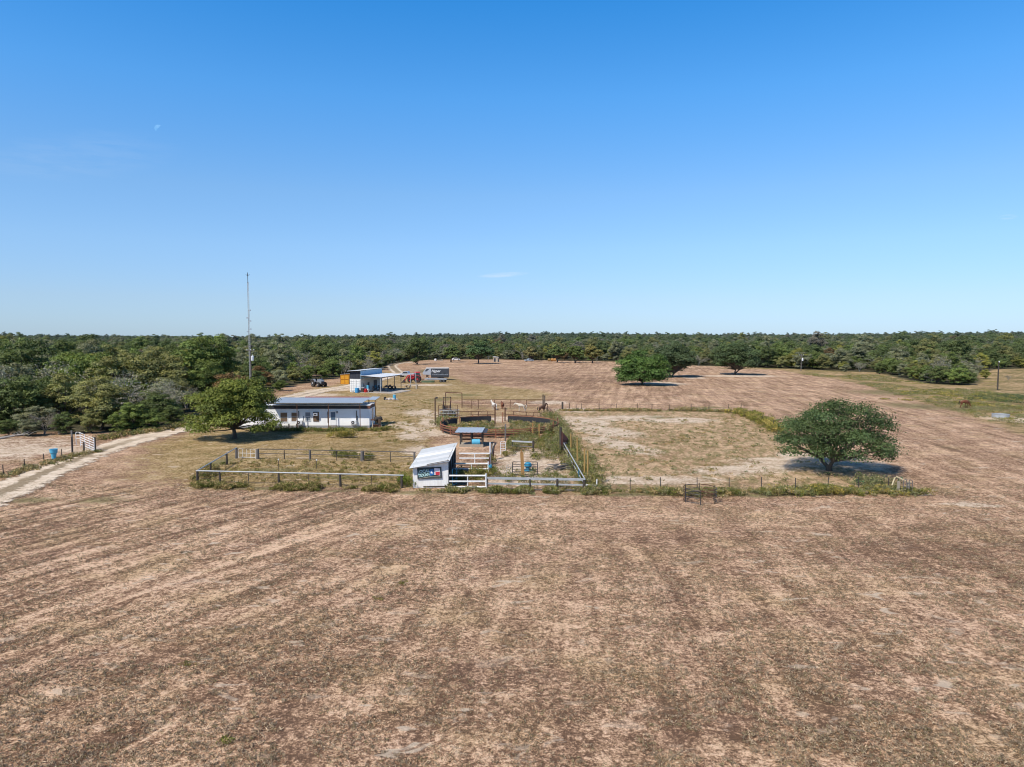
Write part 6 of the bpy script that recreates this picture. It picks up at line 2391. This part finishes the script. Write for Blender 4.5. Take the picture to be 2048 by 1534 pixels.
fence('corral_fence', 'right side rail of the horse corral in the tall weeds', [(*lerp2(pa, pb, t), 1.3, .11, M['rust']) for t in (0.35, 0.7)], [(rail_pts(pa, pb, z), 0.04, M['rust'], 'rail') for z in (0.7, 1.25)])
for px, top, base, lb in ((1086, 789, 818, 'left one of the twin tall posts at the corral corner'), (1089.5, 791, 818, 'right one of the twin tall posts at the corral corner'),
                          (1125, 804, 820, 'thick dark post in the paddock fence right of the corral')):
    p = P(px, base)
    b = MB()
    b.tube([(0, 0, -0.1), (0, 0, HT(top, p.y))], 0.10 if px < 1100 else 0.17, 9)
    q = tag(b.build('corral_post', M['dark_wood'], None), lb, 'post')
    q.location = p
# arch
pa, pb = P(891.5, 814), P(924, 815)
o = thing('gate_arch', 'tall rusty pipe arch over the corral gateway', 'arch', (pa.x, pa.y, 0), math.atan2(pb.y - pa.y, pb.x - pa.x))
La = (pb - pa).length
for x in (0, La):
    b = MB()
    b.tube([(x, 0, -0.1), (x, 0, HT(785, pa.y))], 0.085, 8)
    b.build('post', M['rust'], o)
b = MB()
b.tube([(0, 0, HT(785, pa.y)), (La, 0, HT(785, pa.y))], 0.08, 8)
b.build('crossbar', M['rust'], o)
# loading chute
p = P(893, 827)
o = thing('loading_chute', 'brown timber loading chute rising away from the round pen', 'chute', p, 0.05)
for sx in (-0.6, 0.6):
    for y, h in ((0, 1.5), (1.6, 1.9), (3.2, 2.5)):
        b = MB()
        b.bar((sx, y, -0.1), (sx, y, h), 0.15, 0.15)
        b.build('post', M['dark_wood'], o)
    for k in range(3):
        b = MB()
        b.bar((sx, 0, 0.5 + .4 * k), (sx, 3.2, 1.35 + .45 * k), 0.05, 0.18)
        b.build('side_plank', M['red_wood'], o)
b = MB()
b.slab([(-0.55, 0, 0.15), (0.55, 0, 0.15), (0.55, 3.2, 1.05), (-0.55, 3.2, 1.05)], 0.08)
b.build('ramp', M['brown_wood'], o)
b = MB()
b.bar((-0.7, 3.2, 2.5), (0.7, 3.2, 2.5), 0.12, 0.12)
b.build('top_beam', M['dark_wood'], o)
# old hay ring
p = P(898, 833)
o = thing('hay_ring', 'round feeder ring holding dark old hay at the left of the corral', 'hay feeder', p)
for z in (0.12, 0.6, 1.1):
    b = MB()
    b.tube([(1.65 * math.cos(2 * PI * k / 24), 1.3 * math.sin(2 * PI * k / 24), z) for k in range(25)], 0.035, 6, cap=False)
    b.build('hoop', M['galv'], o)
for k in range(12):
    b = MB()
    a = 2 * PI * k / 12
    b.tube([(1.65 * math.cos(a), 1.3 * math.sin(a), 0), (1.65 * math.cos(a), 1.3 * math.sin(a), 1.1)], 0.025, 5)
    b.build('upright', M['galv'], o)
bm = bmesh.new()
bmesh.ops.create_icosphere(bm, subdivisions=3, radius=1.25)
jr = random.Random(8)
for v in bm.verts:
    v.co *= jr.uniform(0.86, 1.1)
    v.co.z = max(0, v.co.z) * 0.95
me_ = bpy.data.meshes.new('hay')
bm.to_mesh(me_)
bm.free()
me_.materials.append(M['old_hay'])
link_mesh('hay', me_, o)
pa, pb = P(877.5, 838), P(915.5, 838)
panel('pipe_hurdle', 'rusty pipe panel in front of the old hay ring', (pa.x, pa.y), (pb.x, pb.y), HT(810, pa.y), 2, 0.05, M['rust'], 'panel', 0.7, ())
p = P(870.5, 850)
o = thing('lamp_post', 'dark wooden post with a small lamp left of the round pen', 'lamp post', p)
hh = HT(796, p.y)
b = MB()
b.tube([(0, 0, -0.1), (0, 0, hh)], 0.10, 8)
b.build('post', M['brown_wood'], o)
b = MB()
b.lathe([(0.08, -0.1), (0.20, -0.06), (0.22, 0.06), (0.06, 0.16)], 12, (0.22, 0, hh))
b.build('lamp', M['dark_metal'], o)

# ------------------------------------------------------------------ hay ring at the front fence, wire fences
p = P(1399.5, 1003)
hr = thing('bale_feeder', 'empty dark hay ring of bent panels at the front wire fence', 'hay feeder', p, 0.1)
for k in range(6):
    a0, a1 = 2 * PI * (k + .2) / 6, 2 * PI * (k + 1.12) / 6
    r_ = 1.28
    b = MB()
    for z in ((0.15, 0.52, 0.82, 1.12) if k != 4 else (0.82, 1.12)):
        b.tube([(r_ * math.cos(a0 + (a1 - a0) * i / 4), r_ * math.sin(a0 + (a1 - a0) * i / 4), z) for i in range(5)], 0.03, 5)
    b.build('rail', M['dark_metal'] if k % 2 else M['rust'], hr)
    b = MB()
    b.tube([(r_ * math.cos(a0), r_ * math.sin(a0), 0), (r_ * math.cos(a0), r_ * math.sin(a0), 1.2)], 0.032, 6)
    b.build('upright', M['dark_metal'], hr)
fa, fb_ = P(1196, 985), P(1786, 984)
posts = [(*lerp2(fa, fb_, (px - 1196) / 590), 1.25, .07, M['dark_metal']) for px in (1260, 1321, 1394, 1458, 1522, 1590, 1655, 1716, 1777)]
fence('wire_fence', 'wire fence on thin steel posts along the front of the paddock', posts, [], [rail_pts(fa, fb_, z) for z in (0.35, 0.7, 1.05)])
fa, fb_ = P(1128, 821), P(1482, 823)
posts = [(*lerp2(fa, fb_, t), 1.3, .08 if k % 3 else .12, M['dark_wood']) for k, t in enumerate((0.03, 0.07, 0.1, 0.2, 0.3, 0.42, 0.5, 0.6, 0.72, 0.82, 0.93, 1.0))]
fence('wire_fence', 'wire fence with wooden stakes along the back of the paddock', posts, [], [rail_pts(fa, fb_, z) for z in (0.4, 0.75, 1.1)])
fa, fb_ = P(1482, 823), P(1562, 867)
posts = [(*lerp2(fa, fb_, t), 1.3, .09, M['dark_wood']) for t in (0.0, 0.09, 0.35, 0.6, 0.85)]
fence('wire_fence', 'wire fence in the yellow-green weeds at the back right corner of the paddock', posts, [], [rail_pts(fa, fb_, z) for z in (0.4, 0.75, 1.1)])
# corner brace with pale poles
p = P(1792, 988)
o = thing('corner_brace', 'bleached poles bent over the fence corner by a grey gate', 'fence corner', p)
b = MB()
b.tube([(-0.35, 0, 0.75), (-0.15, 0, 1.35), (0.0, 0, 1.45), (0.9, -0.1, 1.02), (1.15, -0.1, 1.0)], 0.055, 6)
b.build('bent_pole', mat('bleached', (0.62, 0.50, 0.26), 0.8, c2=(0.70, 0.62, 0.5)), o)
for x, h in ((0.18, 1.05), (1.02, 0.95)):
    b = MB()
    b.bar((x, 0, -0.05), (x, 0, h), 0.17, 0.17)
    b.build('post', M['pale_wood'], o)
pa, pb = P(1806, 989), P(1824, 990)
panel('wire_gate', 'grey wire gate at the right end of the front paddock fence', (pa.x, pa.y), (pb.x, pb.y), 1.25, 4, 0.03, M['grey_wood'], 'gate', 0.1, (0.33, 0.66))
# left lot: wire fence, white gate panels, blue feeder
fa = [P(-90, 975), P(7, 951), P(49, 939), P(88, 928), P(124, 917.5), P(145, 911)]
fence('wire_fence', 'wire fence on thin posts beside the dirt road at the left', [(q.x, q.y, 1.05 if i < 5 else 2.0, .09 if i < 5 else .14, M['dark_wood']) for i, q in enumerate(fa)], [],
      [[(q.x, q.y, z) for q in fa] for z in (0.3, 0.6, 0.9)])
pa, pb = P(161, 893), P(189, 906)
o = panel('white_gate', 'white slatted gate panel tied up beside the dirt road', (pa.x, pa.y), (pb.x, pb.y), 1.65, 5, 0.04, M['white_pipe'], 'gate', 0.30, (0.33, 0.66))
pa, pb = P(152.5, 890), P(161, 890)
panel('white_gate', 'small white gate end left of the white slatted gate panel', (pa.x, pa.y), (pb.x, pb.y), 1.55, 2, 0.04, M['white_pipe'], 'gate', 0.8, ())
for px, top, base, m, lb in ((145, 861, 909, 'grey_wood', 'tall grey fence post left of the white slatted gate'), (168, 884, 904, 'dark_wood', 'short dark post in front of the white slatted gate'),
                             (190.5, 874, 903, 'dark_wood', 'dark post at the right end of the white slatted gate')):
    p = P(px, base)
    b = MB()
    b.bar((0, 0, -0.1), (0, 0, HT(top, p.y)), 0.14, 0.14)
    q = tag(b.build('fence_post', M[m], None), lb, 'post')
    q.location = p
p = P(108, 922)
o = thing('blue_feeder', 'blue funnel-shaped feeder drum standing by the left wire fence', 'feeder', p)
b = MB()
b.lathe([(0.14, 0.0), (0.17, 0.05), (0.26, 0.75), (0.35, 0.90), (0.38, 1.22), (0.40, 1.22), (0.40, 1.27), (0.33, 1.27), (0.30, 0.95)], 18)
b.build('drum', M['light_blue'], o)
b = MB()
b.lathe([(0.30, 1.0), (0.31, 1.06), (0.1, 1.07)], 18)
b.build('feed', M['charcoal'], o)
# fallen trunk by the left wood
p = P(30, 877)
o = thing('fallen_trunk', 'grey fallen trunk lying at the left wood edge', 'log', p, 0.3)
o.scale = (0.7, 0.7, 0.62)
b = MB()
b.tube([(-2.4, 0, 0.15), (-0.8, 0.2, 0.45), (0.8, 0.1, 0.75), (2.2, -0.2, 0.9)], [0.26, 0.22, 0.17, 0.08], 8)
b.build('trunk', M['bark_grey'], o)
for k in range(5):
    b = MB()
    a = -0.8 + 0.7 * k
    b.tube([(a, 0.1, 0.5), (a + 0.6, 0.5 * (-1) ** k, 1.0), (a + 1.5, 0.9 * (-1) ** k, 1.4)], [0.08, 0.05, 0.02], 5)
    b.build('branch', M['bark_grey'], o)
# galvanised trough at the right pasture
p = P(2001, 836)
o = thing('water_trough', 'round galvanised water trough at the edge of the right pasture', 'trough', p)
b = MB()
b.lathe([(1.15, 0), (1.2, 0.05), (1.2, 0.62), (1.23, 0.65), (1.15, 0.65), (1.12, 0.45)], 24)
b.build('tank', M['galv'], o)
b = MB()
b.lathe([(1.11, 0.48), (1.11, 0.5)], 24)
b.build('water', M['glass'], o)


# ------------------------------------------------------------------ horses
def horse_mesh(name, pose, m):
    V, E, Rr = [], [], []

    def pt(p, r, par=None):
        V.append(p)
        Rr.append(r)
        if par is not None: E.append((par, len(V) - 1))
        return len(V) - 1
    pel = pt((-0.52, 0, 1.26), (0.27, 0.30))
    mid = pt((-0.08, 0, 1.20), (0.27, 0.31), pel)
    che = pt((0.36, 0, 1.22), (0.25, 0.32), mid)
    if pose == 'graze':
        nk = [((0.66, 0, 1.18), (.15, .22)), ((0.92, 0, 0.90), (.11, .15)), ((1.12, 0, 0.62), (.09, .12)), ((1.24, 0, 0.36), (.085, .10)), ((1.32, 0, 0.14), (.06, .065))]
        ear = (1.06, 0.74)
    elif pose == 'low':
        nk = [((0.66, 0, 1.32), (.15, .22)), ((0.98, 0, 1.42), (.11, .16)), ((1.24, 0, 1.52), (.09, .12)), ((1.42, 0, 1.34), (.085, .10)), ((1.55, 0, 1.14), (.06, .065))]
        ear = (1.20, 1.66)
    else:
        nk = [((0.60, 0, 1.42), (.15, .22)), ((0.80, 0, 1.68), (.11, .16)), ((0.96, 0, 1.92), (.09, .12)), ((1.17, 0, 1.78), (.085, .10)), ((1.34, 0, 1.60), (.06, .065))]
        ear = (0.93, 2.07)
    last = che
    ids = []
    for p_, r_ in nk:
        last = pt(p_, r_, last)
        ids.append(last)
    for s in (-1, 1): pt((ear[0], s * 0.065, ear[1]), (.022, .022), ids[2])
    step = {'stand': 0.0, 'low': 0.08, 'graze': 0.14}[pose]
    for s in (-1, 1):
        q = step * s
        h = pt((-0.56, s * 0.15, 1.02), (.15, .19), pel)
        h = pt((-0.42 + q * .5, s * 0.17, 0.82), (.10, .13), h)
        h = pt((-0.68 + q, s * 0.16, 0.52), (.055, .07), h)
        h = pt((-0.64 + q, s * 0.16, 0.18), (.042, .045), h)
        pt((-0.58 + q, s * 0.16, 0.03), (.06, .06), h)
        f = pt((0.42, s * 0.14, 0.98), (.11, .15), che)
        f = pt((0.44 - q * .5, s * 0.15, 0.74), (.075, .085), f)
        f = pt((0.46 - q, s * 0.15, 0.48), (.055, .06), f)
        f = pt((0.45 - q, s * 0.15, 0.17), (.04, .042), f)
        pt((0.50 - q, s * 0.15, 0.03), (.058, .058), f)
    me = bpy.data.meshes.new(name)
    me.from_pydata(V, E, [])
    o = bpy.data.objects.new(name, me)
    COL.objects.link(o)
    md_ = o.modifiers.new('skin', 'SKIN')
    md_.use_smooth_shade = True
    for i, r_ in enumerate(Rr):
        me.skin_vertices[0].data[i].radius = r_
    me.skin_vertices[0].data[0].use_root = True
    o.modifiers.new('sub', 'SUBSURF').levels = 2
    bpy.context.view_layer.update()
    dg = bpy.context.evaluated_depsgraph_get()
    out = bpy.data.meshes.new_from_object(o.evaluated_get(dg))
    bpy.data.objects.remove(o)
    out.materials.clear()
    out.materials.append(m)
    return out, nk, ear


def horse(label, px, py, rz, pose, coat, mane, s=1.0):
    p = P(px, py)
    o = thing('horse', label, 'horse', p, rz)
    o.scale = (s, s, s)
    me, nk, ear = horse_mesh('body', pose, coat)
    link_mesh('body', me, o)
    b = MB()
    b.tube([(-0.78, 0, 1.36), (-0.92, 0, 1.20), (-0.98, 0, 0.85), (-0.96, 0, 0.50)], [0.045, 0.075, 0.085, 0.03], 7)
    b.build('tail', mane, o, smooth=True)
    b = MB()
    pts = [Vector(nk[k][0]) for k in range(3)]
    prev = None
    vs = []
    dn = (pts[2] - pts[0]).normalized()
    up = Vector((-dn.z, 0, dn.x))
    if up.x > 0 and pose != 'graze': up = -up
    if pose == 'graze': up = Vector((abs(dn.z), 0, abs(dn.x)))
    for k, q in enumerate(pts):
        r_ = nk[k][1][1]
        vs += [tuple(q + up * (r_ * 0.80) + Vector((0, 0.03, 0))), tuple(q + up * (r_ * 0.80) + Vector((0, -0.03, 0))), tuple(q + up * (r_ * 1.22))]
    fs = []
    for k in range(2):
        for j in range(3): fs.append((3 * k + j, 3 * k + (j + 1) % 3, 3 * k + 3 + (j + 1) % 3, 3 * k + 3 + j))
    fs += [(2, 1, 0), (6, 7, 8)]
    b.add(vs, fs)
    b.build('mane', mane, o)
    return o


coat_w = mat('coat_white', (0.66, 0.63, 0.58), 0.7, c2=(0.52, 0.47, 0.42), scale=1.5, amt=0.5)
coat_c = mat('coat_cream', (0.62, 0.55, 0.45), 0.7, c2=(0.48, 0.40, 0.31), scale=1.5, amt=0.5)
coat_b = mat('coat_brown', (0.20, 0.072, 0.035), 0.6, c2=(0.12, 0.045, 0.025), scale=1.5, amt=0.5)
coat_d = mat('coat_dark', (0.085, 0.042, 0.026), 0.6, c2=(0.04, 0.022, 0.015), scale=1.5, amt=0.5)
hair = mat('hair_dark', (0.025, 0.02, 0.018), 0.8)
horse('white horse standing left of the brown horse in the corral', 988, 820, 2.2, 'stand', coat_w, coat_w, 0.86)
horse('brown horse seen from behind between the two white horses', 1005, 818.5, 1.75, 'low', coat_b, hair, 0.84)
horse('cream-white horse side-on in the middle of the corral', 1043, 822.5, 2.95, 'low', coat_c, coat_c, 0.90)
horse('dark brown horse looking right at the corral corner', 1084, 826.5, 0.45, 'stand', coat_d, hair, 0.86)
horse('red-brown horse grazing alone at the edge of the right pasture', 1928, 816.5, 0.12, 'graze', coat_b, hair, 1.05)
# ------------------------------------------------------------------ weeds and dry grass (nobody could count them)
def weed_mat(name, transl=0.25):
    m = bpy.data.materials.new(name)
    m.use_nodes = True
    g = NG(m.node_tree)
    c = g.attr('col').outputs['Color']
    b = g.node('ShaderNodeBsdfPrincipled', {'Base Color': c, 'Roughness': 0.8})
    b.inputs['Specular IOR Level'].default_value = 0.1
    tr = g.node('ShaderNodeBsdfTranslucent', {'Color': c})
    mx = g.node('ShaderNodeMixShader', {0: transl, 1: b.outputs[0], 2: tr.outputs[0]})
    g.node('ShaderNodeOutputMaterial', {'Surface': mx.outputs[0]})
    return m


WEED = weed_mat('weed_leaves')


def weeds(name, label, pts, hts, pals, per, leaf, blades=True, spread=0.35, kind='stuff'):
    """pts (n,2) clump places, hts (n,), pals list of colours"""
    n = len(pts)
    rg = np.random.default_rng(len(pts) * 7 + 1)
    per = int(per * 1.45)
    N = n * per
    idx = np.repeat(np.arange(n), per)
    h = hts[idx] * rg.uniform(0.15, 1.0, N) ** 0.8
    ang = rg.uniform(0, 2 * PI, N)
    rad = spread * np.sqrt(rg.uniform(0, 1, N)) * (0.6 + 0.8 * hts[idx]) * (1.15 - 0.5 * h / np.maximum(hts[idx], 1e-3))
    base = np.column_stack([pts[idx, 0] + rad * np.cos(ang), pts[idx, 1] + rad * np.sin(ang), h])
    L = leaf * rg.uniform(0.6, 1.5, N)
    d = rg.normal(size=(N, 3)) * np.array([1, 1, 0.7]) + np.array([0, 0, 0.9])
    d /= np.linalg.norm(d, axis=1)[:, None]
    s = np.cross(d, rg.normal(size=(N, 3)))
    s /= np.maximum(1e-6, np.linalg.norm(s, axis=1))[:, None]
    wd = L * (0.13 if blades else 0.42)
    v0 = base - d * (L * .5)[:, None]
    v1 = base + s * wd[:, None]
    v2 = base + d * (L * .5)[:, None]
    v3 = base - s * wd[:, None]
    co = np.stack([v0, v1, v2, v3], 1).reshape(-1, 3)
    co[:, 2] = np.maximum(co[:, 2], 0.0)
    me = bpy.data.meshes.new(name)
    me.vertices.add(N * 4)
    me.vertices.foreach_set('co', co.astype(np.float32).ravel())
    me.loops.add(N * 4)
    me.loops.foreach_set('vertex_index', np.arange(N * 4, dtype=np.int32))
    me.polygons.add(N)
    me.polygons.foreach_set('loop_start', np.arange(0, N * 4, 4, dtype=np.int32))
    me.update(calc_edges=True)
    pals = np.array(pals)
    pk = rg.integers(0, len(pals), n)
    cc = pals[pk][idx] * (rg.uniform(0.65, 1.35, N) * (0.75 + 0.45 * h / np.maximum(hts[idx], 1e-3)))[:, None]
    a = me.color_attributes.new('col', 'FLOAT_COLOR', 'POINT')
    arr = np.ones((N * 4, 4), np.float32)
    arr[:, :3] = np.repeat(cc, 4, axis=0)
    a.data.foreach_set('color', arr.ravel())
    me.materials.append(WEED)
    return tag(link_mesh(name, me), label, None, None, kind)


def along(pl, n, wid, rg):
    """n places scattered along a line of photo points"""
    w_ = [P(*q) for q in pl]
    seg = [(w_[i + 1] - w_[i]).length for i in range(len(w_) - 1)]
    tot = sum(seg)
    out = []
    for _ in range(n):
        t = rg.uniform(0, tot)
        i = 0
        while t > seg[i] and i < len(seg) - 1:
            t -= seg[i]
            i += 1
        q = w_[i].lerp(w_[i + 1], t / seg[i])
        out.append((q.x + rg.normal() * wid, q.y + rg.normal() * wid))
    return np.array(out)


def within(pl, n, rg):
    w_ = poly(pl)
    lo, hi = w_.min(0), w_.max(0)
    q = rg.uniform(size=(n * 6, 2)) * (hi - lo) + lo
    q = q[inside(w_, q[:, 0], q[:, 1])]
    return q[:n]


GR = [(0.132, 0.152, 0.037), (0.178, 0.181, 0.048), (0.232, 0.210, 0.062), (0.295, 0.239, 0.094)]
DRY = [(0.403, 0.290, 0.125), (0.310, 0.246, 0.106), (0.232, 0.203, 0.069), (0.480, 0.355, 0.175)]
SAGE = [(0.248, 0.246, 0.119), (0.209, 0.217, 0.094), (0.310, 0.268, 0.138), (0.163, 0.181, 0.062), (0.372, 0.297, 0.163)]
YEL = [(0.372, 0.304, 0.069), (0.264, 0.254, 0.056), (0.449, 0.341, 0.100)]


def patchy(q, rg, s=1.3, seed=4, keep=0.42):
    v = vnoise(q[:, 0] / s, q[:, 1] / s, seed)
    return q[v > keep], v[v > keep]


rg = np.random.default_rng(42)
q, v = patchy(along([(396, 974), (560, 979), (700, 981), (812, 982)], 620, 0.42, rg), rg)
weeds('fence_weeds', 'green and straw weeds grown along the front of the grassy pen', q, 0.25 + 0.75 * (v - 0.4), GR + DRY, 26, 0.20)
q, v = patchy(along([(396, 966), (425, 940), (455, 922)], 130, 0.4, rg), rg)
weeds('fence_weeds', 'weeds along the left side of the grassy pen', q, 0.25 + 0.8 * (v - 0.4), GR + DRY, 26, 0.20)
q, v = patchy(along([(905, 983), (985, 984), (1100, 985), (1195, 988)], 560, 0.42, rg), rg, 1.1)
weeds('fence_weeds', 'tall weeds along the white panel and the front of the right pen', q, 0.22 + 0.85 * (v - 0.4), GR + SAGE, 30, 0.20)
q = along([(905, 965), (940, 955), (985, 950)], 120, 0.9, rg)
weeds('stall_weeds', 'green weeds growing inside the white pipe stall', q, rg.uniform(0.4, 1.0, len(q)), GR, 34, 0.19)
q = along([(806, 965), (815, 978)], 26, 0.3, rg)
weeds('corner_weeds', 'bright green weeds between the pen fence and the shed', q, rg.uniform(0.6, 1.2, len(q)), [(0.13, 0.165, 0.03), (0.17, 0.18, 0.04)], 36, 0.18)
q = along([(830, 984), (895, 985)], 12, 0.08, rg)
weeds('shed_weeds', 'small weeds along the foot of the white shed', q, rg.uniform(0.15, 0.5, len(q)), GR, 24, 0.14)
q = along([(1196, 978), (1165, 940), (1140, 905), (1122, 875), (1112, 850), (1098, 833)], 520, 0.75, rg)
weeds('side_weeds', 'tall olive weeds along the right side of the pens', q, rg.uniform(0.4, 1.3, len(q)), GR + SAGE, 30, 0.22)
q, v = patchy(along([(1195, 986), (1320, 988), (1390, 990), (1460, 990), (1560, 988)], 420, 0.5, rg), rg, 1.8, 5, 0.45)
weeds('fence_weeds', 'straw and green weeds along the front wire fence left of the paddock oak', q, 0.2 + 0.9 * (v - 0.4), GR + DRY + SAGE, 26, 0.19)
q, v = patchy(along([(1560, 989), (1640, 987), (1700, 986), (1760, 984), (1830, 989)], 420, 0.65, rg), rg, 2.0, 6, 0.3)
weeds('fence_weeds', 'thick yellow-green weeds along the front wire fence below the paddock oak', q, 0.25 + 0.9 * (v - 0.3), GR + YEL + SAGE, 28, 0.20)
q = along([(1726, 968), (1750, 975), (1775, 980)], 40, 0.7, rg)
weeds('corner_weeds', 'blue-green weeds at the front right fence corner', q, rg.uniform(0.5, 1.2, len(q)), SAGE + [(0.07, 0.13, 0.06)], 36, 0.2)
q, v = patchy(along([(1128, 822), (1300, 822), (1400, 822), (1484, 825)], 380, 0.6, rg), rg, 2.5, 2, 0.25)
weeds('fence_weeds', 'dry olive weeds along the back fence of the paddock', q, 0.10 + 0.55 * v * np.clip((q[:, 0] - 8) / 25 + 0.5, 0.4, 1.2), DRY + SAGE + DRY, 22, 0.24)
q = along([(1470, 826), (1500, 834), (1530, 848), (1560, 866)], 300, 0.8, rg)
weeds('fence_weeds', 'yellow-green weed strip at the back right corner of the paddock', q, rg.uniform(0.5, 1.2, len(q)), YEL + GR, 26, 0.26)
# inside the round pen
a = rg.uniform(0, 2 * PI, 900)
r_ = (RR_ - 0.7) * np.sqrt(rg.uniform(0, 1, 900))
q = np.column_stack([RC.x + r_ * np.cos(a), RC.y + r_ * np.sin(a)])
q = q[~((np.abs(q[:, 0] - RC.x - 0.3) < 1.3) & (q[:, 1] > RC.y - 1))]
weeds('pen_weeds', 'grey-green weeds filling the round pen', q, rg.uniform(0.2, 0.6, len(q)), SAGE + SAGE + DRY + GR[1:], 30, 0.26)
q = within([(1012, 908), (1020, 880), (1090, 876), (1125, 905), (1115, 912), (1080, 905), (1068, 898), (1030, 906)], 240, rg)
weeds('back_weeds', 'sage-coloured weeds between the sandy pen and the round pen', q, rg.uniform(0.4, 1.1, len(q)), SAGE + GR, 32, 0.22)
for (px, py, n_, sp, lb) in ((1012, 912, 12, .5, 'green weed clump left of the short dark-post rail'), (1068, 916, 16, .6, 'green weed clump in front of the thick dark post'), (985, 925, 10, .4, 'dark green weed clump by the leaning boards'),
                             (1098, 918, 18, .7, 'pale sage weed clump on the sandy pen'), (1050, 962, 50, 1.6, 'weeds at the foot of the orange-brown post'), (1110, 962, 40, 1.5, 'weeds behind the front boards of the right pen')):
    c_ = P(px, py)
    q = np.column_stack([c_.x + rg.normal(size=n_) * sp, c_.y + rg.normal(size=n_) * sp * 1.2])
    weeds('weed_clump', lb, q, rg.uniform(0.3, 0.85, n_), GR if 'green' in lb else SAGE + GR, 34, 0.18)
q = along([(872, 850), (880, 855), (884, 838)], 50, 0.7, rg)
weeds('weed_clump', 'dark weeds around the lamp post left of the round pen', q, rg.uniform(0.4, 1.1, len(q)), GR + SAGE, 30, 0.22)
q = along([(505, 861), (590, 862), (655, 863), (740, 862)], 260, 0.5, rg)
weeds('house_weeds', 'green grass and weeds along the foot of the white house', q, rg.uniform(0.2, 0.65, len(q)), [(0.12, 0.155, 0.035), (0.15, 0.17, 0.045), (0.20, 0.19, 0.07)], 26, 0.18)
q = along([(742, 862), (770, 861), (785, 858)], 40, 0.5, rg)
weeds('house_weeds', 'dark green weeds by the timber trestle', q, rg.uniform(0.2, 0.6, len(q)), GR, 28, 0.2)
q = along([(0, 955), (50, 942), (90, 930), (125, 920), (150, 912), (190, 905)], 200, 0.5, rg)
weeds('road_weeds', 'grey-green weeds along the left wire fence', q, rg.uniform(0.12, 0.45, len(q)), SAGE + DRY, 24, 0.2)
q = along([(195, 880), (250, 872), (320, 863), (370, 850)], 200, 0.6, rg)
weeds('road_weeds', 'pale dry weeds between the wood and the dirt road', q, rg.uniform(0.2, 0.8, len(q)), SAGE + DRY + GR, 26, 0.24)
c_ = P(690, 875)
q = np.column_stack([c_.x + rg.normal(size=40) * .8, c_.y + rg.normal(size=40) * .5])
weeds('yard_bush', 'straggly yellow-green bush alone on the yard in front of the house', q, rg.uniform(0.5, 1.15, 40), YEL + GR[1:], 44, 0.2, kind='thing')['category'] = 'bush'
c_ = P(725, 915)
q = along([(668, 912), (700, 915), (735, 918)], 40, 0.5, rg)
weeds('weed_clump', 'dark green weeds inside the back of the grassy pen', q, rg.uniform(0.3, 0.9, len(q)), GR[:2], 34, 0.2)
# tussocks of the right-hand pasture
q = within([(1600, 749), (1700, 763), (1830, 800), (1930, 828), (2048, 862), (2048, 790), (1900, 775), (1750, 750)], 1500, rg)
q, v = patchy(q, rg, 9.0, 8, 0.35)
weeds('pasture_tussocks', 'yellow-green tussocks dotting the right pasture', q, rg.uniform(0.1, 0.42, len(q)), YEL[1:2] + SAGE + SAGE + GR[1:], 20, 0.26, spread=1.1)
q = within([(1760, 800), (1900, 805), (2048, 835), (2048, 795), (1960, 785), (1830, 778)], 700, rg)
q, v = patchy(q, rg, 6.0, 15, 0.48)
weeds('pasture_scrub', 'rough yellow-green scrub around the grazing horse on the right pasture', q, 0.2 + 0.9 * (v - 0.4), YEL + GR[1:] + SAGE, 20, 0.28, spread=0.9)
q = within([(1930, 800), (2048, 808), (2048, 792), (1975, 788)], 160, rg)
weeds('pasture_scrub', 'dark green scrub patch below the right-hand pole', q, rg.uniform(0.2, 0.6, len(q)), [(0.085, 0.125, 0.06), (0.11, 0.14, 0.06)], 20, 0.3, spread=1.0)
q = within([(396, 968), (473, 920), (832, 927), (806, 972)], 420, rg)
weeds('pen_grass', 'thin straw grass inside the grassy pen', q, rg.uniform(0.08, 0.3, len(q)), DRY + GR[2:], 14, 0.2)
q = within([(1205, 975), (1140, 840), (1470, 832), (1560, 870), (1640, 930), (1780, 975)], 900, rg)
q, v = patchy(q, rg, 2.2, 11, 0.5)
weeds('paddock_tufts', 'small olive tufts on the sandy paddock', q, rg.uniform(0.08, 0.28, len(q)), SAGE + DRY, 12, 0.22, spread=0.5)
q = within([(560, 885), (740, 880), (860, 900), (870, 800), (800, 800), (760, 850), (700, 868)], 600, rg)
q, v = patchy(q, rg, 2.5, 12, 0.45)
weeds('yard_grass', 'short golden grass on the yard beside the house', q, rg.uniform(0.06, 0.22, len(q)), DRY + GR[2:], 12, 0.2, spread=0.5)
# stubble of the near field
rg = np.random.default_rng(5)
n = 62000
yy = 19 + (62 - 19) * rg.uniform(0, 1, n) ** 1.25
xx = rg.uniform(-0.76, 0.76, n) * yy
q = np.column_stack([xx, yy])
v = vnoise(xx / 1.7, yy / 1.7, 21) * 0.5 + vnoise(xx / 0.6, yy / 0.6, 22) * 0.5
q = q[v > 0.44]
weeds('dry_stubble', 'short brown mown stubble of the near field', q, rg.uniform(0.02, 0.085, len(q)), [(0.31, 0.235, 0.155), (0.39, 0.295, 0.195), (0.50, 0.385, 0.26), (0.25, 0.195, 0.13), (0.28, 0.225, 0.125)], 5, 0.10, spread=0.2)
for (px, py, lb) in ((447, 1483, 'bright green weed low in the near field'), (375, 1330, 'faint green weed in the left of the near field'), (760, 1197, 'small green weed in the middle of the near field'), (805, 1168, 'olive weed tuft in the middle of the near field')):
    c_ = P(px, py)
    q = np.column_stack([c_.x + rg.normal(size=9) * .16, c_.y + rg.normal(size=9) * .12])
    o = weeds('field_weed', lb, q, rg.uniform(0.05, 0.14, 9), [(0.15, 0.20, 0.03), (0.2, 0.21, 0.05)] if 'bright' in lb else GR, 12, 0.09, spread=0.2, kind='thing')
    o['category'] = 'weed'
